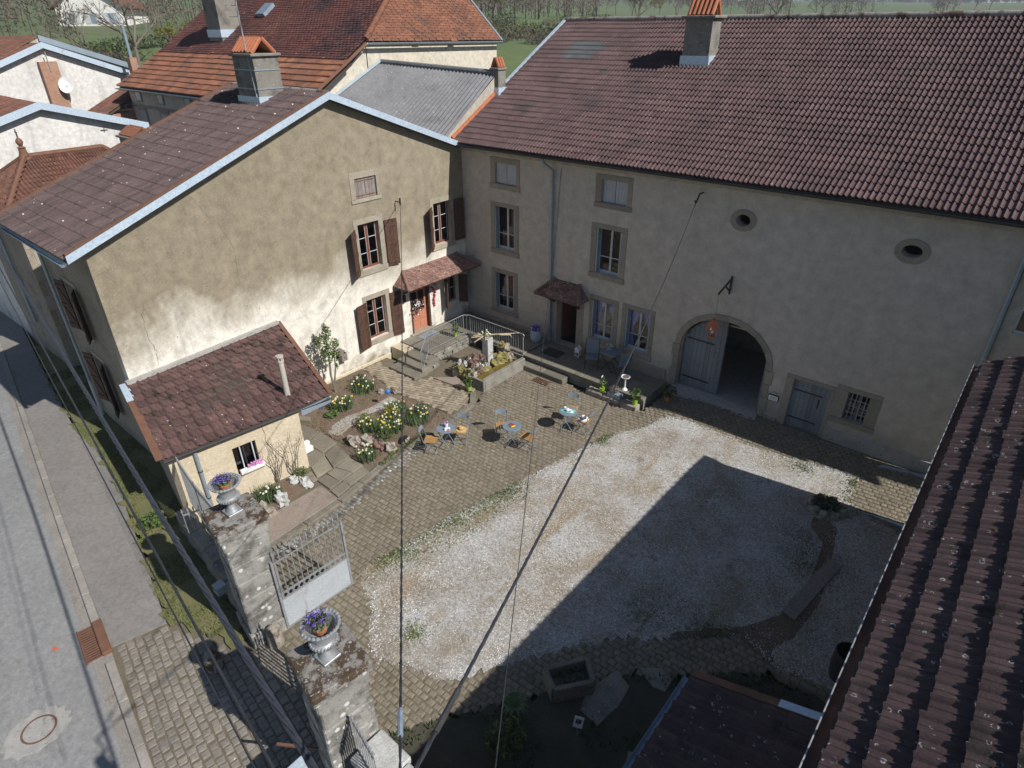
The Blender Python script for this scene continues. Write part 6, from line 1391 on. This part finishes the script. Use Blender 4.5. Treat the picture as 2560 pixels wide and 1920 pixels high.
for k in range(9):
    t = k / 8; shrub('low green weeds along the garden kerb', 5.35 + .2 * t + random.uniform(-.05, .05), -7.7 - 1.9 * t, .13, .1, 'grass', 70, .035, name='weed_tuft')
for o in [o for o in bpy.data.objects if o.name.startswith('weed_tuft')]: o['group'] = 'weeds along the garden kerb'
mb = MB(); n = 0; BED2 = [(.2, -9.2), (.2, -6.4), (2.3, -6.6), (5.2, -6.3), (5.5, -9.6), (4.0, -9.8), (2.0, -9.9)]; PATHG = [(2.4, -6.6), (3.2, -6.6), (3.4, -7.4), (3.15, -8.3), (3.55, -9.6), (2.4, -9.6), (2.25, -8.8)]
while n < 2600:
    x = random.uniform(.2, 5.5); y = random.uniform(-9.9, -6.3)
    if not inpoly(x, y, BED2) or inpoly(x, y, PATHG) or noise.noise(V3((x * 1.3, y * 1.3, 2))) < -.1: continue
    s = random.uniform(.012, .04); a = random.random() * 6.28; h = random.uniform(0, .07)
    mb.add([(x - s * math.cos(a), y - s * math.sin(a), .06), (x + s * math.sin(a) * .5, y - s * math.cos(a) * .5, .065 + h * .5), (x + s * math.cos(a), y + s * math.sin(a), .06 + h)], [(0, 1, 2)], random.random()); n += 1
mb.build('bed_weeds', 'leaf', kind='stuff', label='scattered low weeds and seedlings on the flower bed soil', cat='weeds')
mb = MB(); n = 0
while n < 900:
    x = random.uniform(.2, 5.5); y = random.uniform(-9.9, -6.3)
    if not inpoly(x, y, BED2): continue
    s = random.uniform(.012, .03); mb.blob((x, y, .065), s, s, s * .6, 5, 3, .3, random.random()); n += 1
mb.build('bed_stones', 'soil', kind='stuff', label='small clods and stones on the flower bed soil', cat='stones')
RK = [(4.05, -9.5, .24, 'largest pitted rock at the left front of the bed'), (4.4, -9.28, .26, 'broad grey rock second from the left in the bed edge'), (4.85, -9.2, .24, 'reddish upright rock in the bed edge'), (5.15, -9.0, .22, 'pale rock at the right front of the bed edge'), (2.2, -6.95, .13, 'small pale rock near the brick path end of the bed'), (2.55, -6.6, .12, 'small pinkish rock beside the gravel path'), (5.15, -8.35, .13, 'small white rock at the bed corner near the first table'), (4.25, -11.9, .17, 'white knobbly rock at the lean-to wall foot'), (4.6, -11.75, .2, 'white lichen rock by the flagstones'), (4.75, -12.6, .24, 'grey lichen boulder edging the lean-to bed'), (4.85, -13.2, .28, 'long grey boulder edging the lean-to bed near the pillar')]
for k, (x, y, r_, lab) in enumerate(RK):
    m = MB(); m.blob((x, y, .1), r_, r_ * .8, r_ * .95, 14, 9, .4); m.build('garden_rock', 'rock_red' if k == 2 else ('stone_lichen' if k in (7, 8, 9) else 'rock'), label=lab, cat='rock')
hb([(4.0, -14.3), (4.0, -11.5), (4.7, -11.55), (4.95, -13.6), (4.9, -14.4)], 0, .1).build('border_soil', 'soil', kind='structure')
p = thing('garden_globe', 'shiny blue glass globe on a stake in the flower bed', 'garden globe', (3.15, -7.35, .05)); m = MB(); m.tube([(3.15, -7.35, .0), (3.15, -7.35, .6)], .008, 6); m.build('stake', 'iron', p); m = MB(); m.blob((3.15, -7.35, .68), .09, .09, .09, 16, 12, 0); m.build('globe', 'blue_glass', p, smooth=True)
for (x, y, s, lab) in ((3.25, -10.75, 1, 'white enamel box beside the lean-to corner'), (2.9, -10.6, .8, 'smaller white box behind the white enamel box')):
    m = MB(); m.box(x - .1 * s, y - .17 * s, .05, x + .1 * s, y + .17 * s, .05 + .2 * s); m.build('white_box', 'white', label=lab, cat='box', bevel=.04)
# young evergreen by the wall
TY_ = thing('young_tree', 'slim young evergreen tree growing beside the sunlit gable wall', 'tree', (.85, -7.95, .05))
m = MB(); m.tube([(.85, -7.95, -.02), (.7, -7.95, .7), (.72, -7.9, 1.5), (.7, -7.9, 2.3)], [.05, .04, .03, .012], 8); m.tube([(.8, -7.95, .25), (.78, -7.75, 1.0), (.8, -7.7, 1.9)], [.035, .028, .01], 8); m.build('trunk', 'bark', TY_, smooth=True)
m = MB()
for (x, y, z, r_, n) in ((.7, -7.95, 1.55, .36, 200), (.75, -7.75, 1.8, .36, 200), (.65, -8.05, 2.05, .33, 180), (.7, -7.85, 2.35, .26, 140), (.8, -7.65, 1.45, .25, 100), (.7, -7.9, 2.6, .14, 50), (.62, -8.2, 2.2, .16, 40), (.75, -7.55, 1.9, .15, 40), (.8, -7.7, 1.05, .13, 30)): m.leaves((x, y, z), (r_ * .65, r_ * .72, r_), n, .055, 0, .1)
m.build('crown', 'leaf', TY_)
bh = thing('bird_house', 'small grey wooden bird house hung on the gable wall', 'bird house', (.15, -6.95, .75)); m = MB(); m.box(.02, -7.08, .75, .24, -6.84, 1.05); m.build('box', 'wood_grey', bh); m = MB(); m.hexa([(.0, -7.14, 1.04), (.32, -7.14, 1.04), (.32, -6.96, 1.2), (.0, -6.96, 1.2)], [(.0, -7.14, 1.06), (.32, -7.14, 1.06), (.32, -6.96, 1.22), (.0, -6.96, 1.22)]); m.hexa([(.0, -6.78, 1.04), (.32, -6.78, 1.04), (.32, -6.96, 1.2), (.0, -6.96, 1.2)], [(.0, -6.78, 1.06), (.32, -6.78, 1.06), (.32, -6.96, 1.22), (.0, -6.96, 1.22)]); m.build('roof', 'wood_grey', bh); m = MB(); m.lathe((.245, -6.96, .9), [(.03, -.001), (.03, .001)], 10); m.build('entrance', 'black', bh)
# bare climbing roses on the lean-to wall
for (u, lab, sd) in ((2.55, 'bare climbing shrub left of the crack on the lean-to wall', 2), (3.05, 'bare climbing shrub at the lean-to right corner', 5)):
    rr = random.Random(sd); p0 = FL_.p(u, 0.05, .12); c = thing('bare_climber', lab, 'climbing plant', p0); m = MB()
    for k in range(5):
        q = p0.copy(); path = [q.copy()]
        for s in range(7): q = q + FL_.U * rr.gauss((k - 2) * .035, .04) + V3((0, 0, rr.uniform(.15, .26))) + FL_.W * rr.gauss(0, .012); path.append(q.copy())
        m.tube(path, [.016 - .0018 * i for i in range(8)], 5)
        for s in range(2, 7):
            e = path[s] + FL_.U * rr.uniform(-.2, .2) + V3((0, 0, rr.uniform(.02, .15))); m.tube([path[s], e], [.006, .002], 4)
    m.build('stems', 'bark', c)
# ================================================================== shaded right corner of the yard
p = thing('stone_planter', 'ring of rough stones holding a dark bush near right yard', 'planter', (16.6, -3.15, 0))
for k in range(9):
    a = k * 6.28 / 9; m = MB(); m.blob((16.6 + .42 * math.cos(a), -3.15 + .36 * math.sin(a), .1), .17, .14, .16, 10, 7, .3); m.build('stone', 'rock', p)
m = MB(); m.leaves((16.6, -3.15, .28), (.36, .3, .16), 320, .05); m.build('bush', 'leaf_dark', p)
m = MB(); a, b = V3((17.09, -7.44, .05)), V3((17.42, -5.05, .05)); m.beam(a, b, .32, .06); m.build('loose_plank', 'wood_grey', label='old grey plank lying in the shaded yard', cat='plank')
m = MB(); m.lathe((18.46, -8.25, 0.03), [(.24, 0), (.28, .3), (.27, .75), (.25, .75), (.24, .1), (.02, .1)], 20); m.build('water_butt', 'iron_dark', label='dark barrel under the rusty gutter of the tiled barn', cat='barrel', smooth=True)
t = thing('stone_trough', 'stone trough with dark soil in the shaded bottom garden', 'trough', (14.25, -12.0, 0)); C_ = [(13.85, -12.25), (14.25, -12.5), (14.75, -11.85), (14.35, -11.5)]
hb(C_, 0, .12).build('base', 'stone_step', t)
for a, b in zip(C_, C_[1:] + C_[:1]):
    m = MB(); m.beam((*a, .25), (*b, .25), .1, .4); m.build('side', 'stone_step', t, bevel=.015)
m = MB(); m.leaves((14.3, -12.0, .36), (.3, .3, .1), 200, .04); m.build('plants', 'leaf_dark', t)
for P in ([(14.62, -11.88), (14.85, -11.1), (15.25, -11.25), (15.3, -11.75), (15.2, -12.36), (14.75, -12.3)], [(15.18, -10.75), (15.55, -10.45), (15.85, -10.5), (15.85, -10.9), (15.6, -10.95)], [(15.9, -12.4), (16.4, -12.1), (16.5, -12.6), (16.1, -12.9)]):
    hb(P, .0, .055).build('stone_slab', 'stone_grey', bpy.data.objects['shade_garden'], bevel=.01)
g = thing('garden_sign', 'small white picture card on a stake in the shaded garden', 'sign', (15.0, -12.75, .03)); m = MB(); m.beam((15.0, -12.75, .02), (15.0, -12.75, .5), .02); m.build('stake', 'wood_grey', g); m = MB(); F_ = Frame((15.0, -12.765, .3), (.9, .4, 0), (0, .25, .97), (.4, -.9, .3)); F_.box(m, -.09, .09, .0, .26, 0, .01); m.build('card', 'white', g); m = MB(); F_.box(m, -.05, .05, .1, .2, .0101, .012); m.build('picture', 'iron_dark', g)
ag = thing('agave_plant', 'blue-grey rosette plant in the shaded bottom garden', 'plant', (13.75, -13.1, .05)); m = MB()
for k in range(16):
    a = k * 2.4; L = .32; d = V3((math.cos(a), math.sin(a), 0)); s = V3((-d.y, d.x, 0)) * .035; q = V3((13.75, -13.1, .05)); m.add([q - s, q + s, q + d * L * .6 + s + V3((0, 0, .22)), q + d * L * .6 - s + V3((0, 0, .22)), q + d * L + V3((0, 0, .16))], [(0, 1, 2, 3), (3, 2, 4)], .5)
m.build('leaves', 'daff_leaf', ag)
shrub('leafy green bush in the shaded bottom garden', 14.1, -13.75, .4, .45, 'leaf', 320, .06); shrub('dark shrub by the tool shed gutter', 15.9, -13.4, .35, .4, 'leaf_dark', 260, .06); shrub('dark shrub at the bottom edge of the shaded garden', 15.0, -14.6, .4, .4, 'leaf_dark', 260, .06)
shrub('bright green weed bush on the grass verge by the railing', 2.9, -15.35, .35, .3, 'leaf', 420, .05, z=.06)
mb = MB(); n = 0
while n < 3600:
    x = random.uniform(12.3, 18.8); y = random.uniform(-16.5, -9)
    if not inpoly(x, y, SOIL) or noise.noise(V3((x * .8, y * .8, 9))) < -.05: continue
    h = random.uniform(.03, .14); a = random.random() * 6.28; w = random.uniform(.012, .03)
    mb.add([(x - w * math.cos(a), y - w * math.sin(a), .03), (x + w * math.cos(a), y + w * math.sin(a), .03), (x + random.uniform(-.08, .08), y + random.uniform(-.08, .08), .03 + h)], [(0, 1, 2)], random.random()); n += 1
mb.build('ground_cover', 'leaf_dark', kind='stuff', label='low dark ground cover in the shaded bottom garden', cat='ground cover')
# ================================================================== street furniture
g = thing('storm_drain', 'rusty cast iron storm drain grate let into the kerb', 'drain', (5.75, -17.75, 0)); A = V3((5.24, -17.62, 0)); d = V3((KD.x, KD.y, 0)); nn = V3((KN.x, KN.y, 0)); F_ = Frame(V3((*kp(-4.15), 0)), d, nn, (0, 0, 1))
m = MB(); F_.box(m, 0, 1.05, -.28, .0, -.03, .012); m.build('pit', 'black', g)
m = MB(); F_.box(m, -.02, 1.08, .005, .2, -.02, .1); m.build('kerb_casting', 'rust', g, bevel=.02)
for k in range(15):
    m = MB(); F_.box(m, .02 + k * .072, .052 + k * .072, -.27, .004, .013, .035); m.build('bar', 'rust', g)
m = MB(); F_.box(m, -.02, 1.08, -.31, -.272, -.02, .03); m.build('frame', 'rust', g)
mh = thing('manhole_cover', 'round manhole cover in a pale concrete patch on the road', 'manhole', (7.0, -19.3, 0))
hb([(7.0 + (.5 + .07 * math.sin(k * 3.7) + random.uniform(-.03, .03)) * math.cos(k * .2094) * .92, -19.35 + (.56 + .06 * math.sin(k * 2.9) + random.uniform(-.03, .03)) * math.sin(k * .2094)) for k in range(30)], -.02, .012).build('concrete_patch', 'concrete', mh)
m = MB(); m.lathe((7.0, -19.3, 0), [(.3, .013), (.3, .02), (.265, .02), (.265, .013)], 32); m.build('ring', 'rust', mh); m = MB(); m.lathe((7.0, -19.3, 0), [(.262, .0125), (.262, .018), (.02, .018)], 32); m.build('lid', 'concrete', mh)
sheet('paint_mark', 'red_paint', [(5.12, -18.4), (5.2, -18.44), (5.27, -18.38), (5.24, -18.47), (5.31, -18.52), (5.2, -18.49), (5.12, -18.52), (5.16, -18.45)], .011)
# ================================================================== cables
def sag(a, b, s, n=24):
    a, b = V3(a), V3(b); return [a + (b - a) * (k / n) - V3((0, 0, s * 4 * (k / n) * (1 - k / n))) for k in range(n + 1)]
def twist(name, label, a, b, s, R_, r, cnt, pitch, mat, n=260, cat='cable', grp_=None):
    P = sag(a, b, s, n); o = thing(name, label, cat, a)
    if grp_: o['group'] = grp_
    tot = 0
    for c in range(cnt):
        path = []
        for k, p in enumerate(P):
            d = (P[min(k + 1, n)] - P[max(k - 1, 0)]).normalized(); sd = d.cross(V3((0, 0, 1))).normalized(); u = sd.cross(d); ph = 2 * math.pi * (k * (V3(b) - V3(a)).length / n / pitch + c / cnt); path.append(p + (sd * math.cos(ph) + u * math.sin(ph)) * R_)
        m = MB(); m.tube(path, r, 6); m.build('strand', mat, o, smooth=True)
    return o
PT = onz(1003, 1990, 7.6)
pole = thing('utility_pole', 'utility pole at the bottom edge where the cables meet', 'pole', (PT.x + .1, PT.y - .12, 0)); m = MB(); m.lathe((PT.x + .12, PT.y - .14, -.2), [(.15, 0), (.1, 7.5), (.02, 7.52)], 12); m.build('pole', 'concrete', pole, smooth=True); m = MB(); m.beam((PT.x + .12, PT.y - .14, 7.28), PT - V3((0, 0, .3)), .05); m.beam(PT - V3((0, 0, .32)), PT + V3((0, 0, .02)), .04); m.build('arm', 'iron', pole)
twist('cable_bundle', 'thick twisted grey cable bundle running along the street', (-26, -11.9, 6.4), (16.7, -17.85, 6.45), .25, .019, .016, 4, .9, 'cable_grey', 420)
for (dz, dy, lab) in ((7.75, .0, 'upper thin black wire above the street'), (7.6, .32, 'lower thin black wire above the street')):
    m = MB(); m.tube(sag((-26, -12.35 + dy * .5, dz - .1), (16.75, -18.3 + dy * .3, dz), .2), .011 if dy else .006, 6); m.build('street_wire', 'cable', label=lab, cat='wire')
def aim(px, py, end, f):   # point on the pixel ray closest in proportion f of the way to end
    return at_dist(px, py, f)
twist('service_cable', 'thick black cable from the pole to the barn hook', PT, (10.33, -.27, 6.95), .5, .007, .01, 3, .5, 'cable', 200)
twist('telephone_cable', 'thin twisted cable from the pole to the gable wall', PT + V3((-.02, .0, -.05)), (.28, -3.62, 6.02), .4, .006, .007, 2, .35, 'cable', 240)
m = MB(); m.tube(sag((16.9, -17.1, 6.6), (5.0, -.05, 7.3), .35), .005, 5); m.build('thin_wire', 'cable', label='very thin wire from the pole to barn wall above the downpipe', cat='wire')
m = MB(); m.tube([(5.0, -.03, 7.3), (4.85, -.03, 5), (4.62, -.03, 2.6), (4.4, -.03, .9)], .006, 5); m.build('wall_cable', 'cable', BN)
SV, TE = sag(PT, (10.33, -.27, 6.95), .5, 200), sag(PT + V3((-.02, 0, -.05)), (.28, -3.62, 6.02), .4, 200)
for (P_, a_, b_, r_, mt, lab) in ((SV, 5, 10, .024, 'iron_dark', 'coiled clamp on the thick black cable'), (TE, 4, 7, .02, 'zinc', 'pale grey clamp on the thin twisted cable')):
    m = MB(); m.tube(P_[a_:b_], r_, 8); m.build('cable_clamp', mt, label=lab, cat='clamp')
# ================================================================== trees and hedges on the slope
def bare_tree(seed, h=9, levels=4, mist=0, dens=1.0):
    r = random.Random(seed); t = thing('bare_tree', '', 'tree'); tr = MB(); tw = MB(); ml = MB(); tips = []
    def grow(p, d, L, rad, lv):
        q = p + d * L; tr.tube([p, (p + q) / 2 + V3((r.gauss(0, .04) * L, r.gauss(0, .04) * L, 0)), q], [rad, rad * .85, rad * .65], 5 if lv > 1 else 7, cap=False)
        if lv >= levels: tips.append((q, d, L)); return
        for _ in range(3 if lv else 4):
            nd = (d + V3((r.gauss(0, .55), r.gauss(0, .55), r.gauss(.1, .3)))).normalized(); grow(q if r.random() < .6 else p + d * L * r.uniform(.6, 1), nd, L * r.uniform(.6, .82), rad * .6, lv + 1)
    grow(V3((0, 0, -.3)), V3((r.gauss(0, .05), r.gauss(0, .05), 1)).normalized(), h * .3, h * .022, 0)
    for q, d, L in tips:
        for _ in range(int(7 * dens)):
            e = q + (d + V3((r.gauss(0, .8), r.gauss(0, .8), r.gauss(.1, .6)))).normalized() * L * r.uniform(.5, 1.2); s = V3((r.gauss(0, 1), r.gauss(0, 1), r.gauss(0, 1))).normalized() * h * .0022; tw.add([q - s, q + s, e], [(0, 1, 2)], r.random())
        if mist and r.random() < mist:
            for _ in range(70):
                dd = V3((r.gauss(0, 1), r.gauss(0, 1), r.gauss(0, 1))).normalized(); c = q + dd * h * .05 * r.random() ** .4; s = dd.orthogonal().normalized() * h * .009; ml.add([c - s, c + dd.cross(s), c + s], [(0, 1, 2)], r.random())
    tr.build('trunk', 'bark', t); tw.build('crown', 'twig', t)
    if mist: ml.build('mistletoe', 'leaf_yellow', t)
    return t
def set_on(o, px, s, label, sc=1, rz=None, group=None):
    d = pray(px, 60); hl = math.hypot(d[0], d[1]); x, y = CAMP[0] + d[0] / hl * s, CAMP[1] + d[1] / hl * s
    place(o, (x, y, terrain(x, y)), random.random() * 6.28 if rz is None else rz, label, (sc, sc, sc))
    if group: o['group'] = group
    return o
TP = [bare_tree(1, 9), bare_tree(2, 8), bare_tree(5, 10)]; TM = bare_tree(8, 9, 4, .5); TD = bare_tree(12, 7, 4, .25)
set_on(TP[0], 30, 72, 'large dark bare tree at the top left corner', 1.15); set_on(copy_tree(TP[1]), 200, 80, 'thin bare tree before the left end of the hillside house', .8)
set_on(copy_tree(TP[0]), 318, 76, 'broad bare tree before the right end of the hillside house', 1.05); set_on(TM, 420, 74, 'small tree full of yellow-green mistletoe left of the red roof', .72)
set_on(TD, 1592, 115, 'tree with hanging mistletoe above the barn ridge', 1.0); set_on(copy_tree(TM), 1235, 130, 'mistletoe tree right of the orange hipped roof', .7); set_on(copy_tree(TD), 1330, 150, 'leaning bare tree with mistletoe tufts left of the barn ridge', .9)
set_on(TP[1], 2425, 420, 'left one of two lone trees on the skyline', .95); set_on(TP[2], 2462, 430, 'right one of two lone trees on the skyline', 1.0)
random.seed(21)
for k in range(60):
    px = random.uniform(1150, 2150) if k < 36 else random.uniform(-40, 1150); s = random.uniform(130, 420)
    o = copy_tree(random.choice(TP)); set_on(o, px, s, 'grey-brown leafless tree on the slope behind the roofs', random.uniform(.55, 1.05), group='leafless trees on the far slope')
def make_bush(seed, mt):
    b = thing('bramble_bush', '', 'bush'); rs = random.getstate(); random.seed(seed); m = MB()
    for _ in range(420):
        a = random.random() * 6.28; r_ = math.sqrt(random.random()); h = (1 - r_ * .6) * random.uniform(.5, 1.1) * 1.6; q = V3((r_ * 1.5 * math.cos(a), r_ * 1.5 * math.sin(a), random.uniform(-.1, h * .7))); e = q + V3((random.gauss(0, .35), random.gauss(0, .35), random.uniform(.1, .5))); s = V3((random.gauss(0, 1), random.gauss(0, 1), 0)).normalized() * .025; m.add([q - s, q + s, e], [(0, 1, 2)], random.random())
    m.build('twigs', mt, b); m = MB(); m.leaves((0, 0, .6), (1.3, 1.3, .7), 160, .13); m.build('leaves', 'leaf_dark' if mt == 'twig' else 'leaf', b); random.setstate(rs); return b
BU = [make_bush(1, 'twig'), make_bush(2, 'leaf_dry')]; first = [True, True]
for k in range(170):
    px = random.uniform(-60, 620) if k < 120 else random.uniform(1150, 1560); s = random.uniform(54, 80) if k < 120 else random.uniform(75, 125); i = k % 2
    o = BU[i] if first[i] else copy_tree(BU[i]); first[i] = False
    set_on(o, px, s, 'scrubby brown bush on the slope behind the houses', random.uniform(.8, 1.7), group='scrub bushes on the slope')
hd = thing('clipped_hedge', 'dark green hedge below the hillside house', 'hedge', (0, 0, 0)); m = MB(); hp = []
for k in range(30):
    d = pray(150 + k * 9, 60); hl = math.hypot(d[0], d[1]); x, y = CAMP[0] + d[0] / hl * 84, CAMP[1] + d[1] / hl * 84; hp.append((x, y)); m.leaves((x, y, terrain(x, y) + .5), (.6, .6, .7), 60, .14)
hd.location = (*hp[15], terrain(*hp[15])); o = m.build('leaves', 'leaf_dark', hd)
m = MB()
for x, y in hp[::3]: m.tube([(x, y, terrain(x, y) - .2), (x, y, terrain(x, y) + .7)], .03, 5)
m.build('stems', 'bark', hd)
# far woods reading as one mass
mb = MB(); random.seed(5)
def crown(px, s, h):
    d = pray(px, 60); hl = math.hypot(d[0], d[1]); x, y = CAMP[0] + d[0] / hl * s, CAMP[1] + d[1] / hl * s; z = terrain(x, y); w = h * random.uniform(.3, .45)
    mb.add([(x - .15, y, z - 1), (x + .15, y, z - 1), (x, y, z + h * .7)], [(0, 1, 2)], .2); n = int(60 + 40 * random.random()); fs = max(.28, s * .0013)
    for _ in range(n):
        a = random.random() * 6.28; rr = math.sqrt(random.random()); t = random.random() ** .8; rad = w * (1.1 - abs(t - .45) * 1.3) * rr
        c = V3((x + rad * math.cos(a), y + rad * math.sin(a), z + h * (.12 + .88 * t))); a_ = V3((random.gauss(0, .5), random.gauss(0, .5), random.gauss(.5, 1))).normalized() * fs * random.uniform(.7, 1.6); b_ = a_.orthogonal().normalized() * fs * .28; mb.add([c - a_, c - b_, c + a_, c + b_], [(0, 1, 2, 3)], random.random())
for (px0, px1, s0, s1, n, h0, h1) in ((1150, 1500, 140, 230, 90, 4, 8), (1480, 1960, 420, 760, 150, 6, 11), (1870, 1980, 230, 260, 14, 6, 9), (2040, 2210, 330, 380, 14, 9, 13), (2315, 2375, 400, 420, 12, 8, 10), (2000, 2560, 1050, 1200, 170, 7, 10), (-50, 1150, 230, 700, 260, 6, 11), (-20, 160, 95, 150, 22, 5, 8), (330, 620, 100, 170, 30, 4, 8)):
    for _ in range(n): crown(random.uniform(px0, px1), random.uniform(s0, s1), random.uniform(h0, h1))
mb.build('far_woods', 'twig', kind='stuff', label='grey-brown leafless woods on the far hillside', cat='woods')
# field track
d0, d1 = onz(10, 10, 0), 0
tp = []
for px, s in ((2260, 260), (2290, 300), (2300, 340), (2262, 380)):
    d = pray(px, 60); hl = math.hypot(d[0], d[1]); tp.append(V3((CAMP[0] + d[0] / hl * s, CAMP[1] + d[1] / hl * s, 0)))
m = MB()
for a, b in zip(tp[:-1], tp[1:]):
    for k in range(6):
        p0, p1 = a + (b - a) * (k / 6), a + (b - a) * ((k + 1) / 6); n_ = (b - a).cross(V3((0, 0, 1))).normalized() * 3; m.poly(*[(q.x, q.y, terrain(q.x, q.y) + .35) for q in (p0 - n_, p0 + n_, p1 + n_, p1 - n_)])
m.build('field_track', 'track', kind='structure')
# ================================================================== haze
hz = bpy.data.materials.new('haze'); hz.use_nodes = True; nt = hz.node_tree; nt.nodes.clear(); ou = nt.nodes.new('ShaderNodeOutputMaterial'); pv = nt.nodes.new('ShaderNodeVolumePrincipled')
pv.inputs['Color'].default_value = (.75, .85, 1, 1); pv.inputs['Density'].default_value = .00032; nt.links.new(pv.outputs[0], ou.inputs['Volume'])
m = MB(); m.box(-2600, -400, -6, 1300, 2600, 90); MATS['haze'] = hz; hzo = m.build('haze', 'haze', kind='stuff'); hzo['label'] = 'thin bluish haze over the distant hills'; hzo['category'] = 'haze'
if not USE_HAZE: bpy.data.objects.remove(hzo)
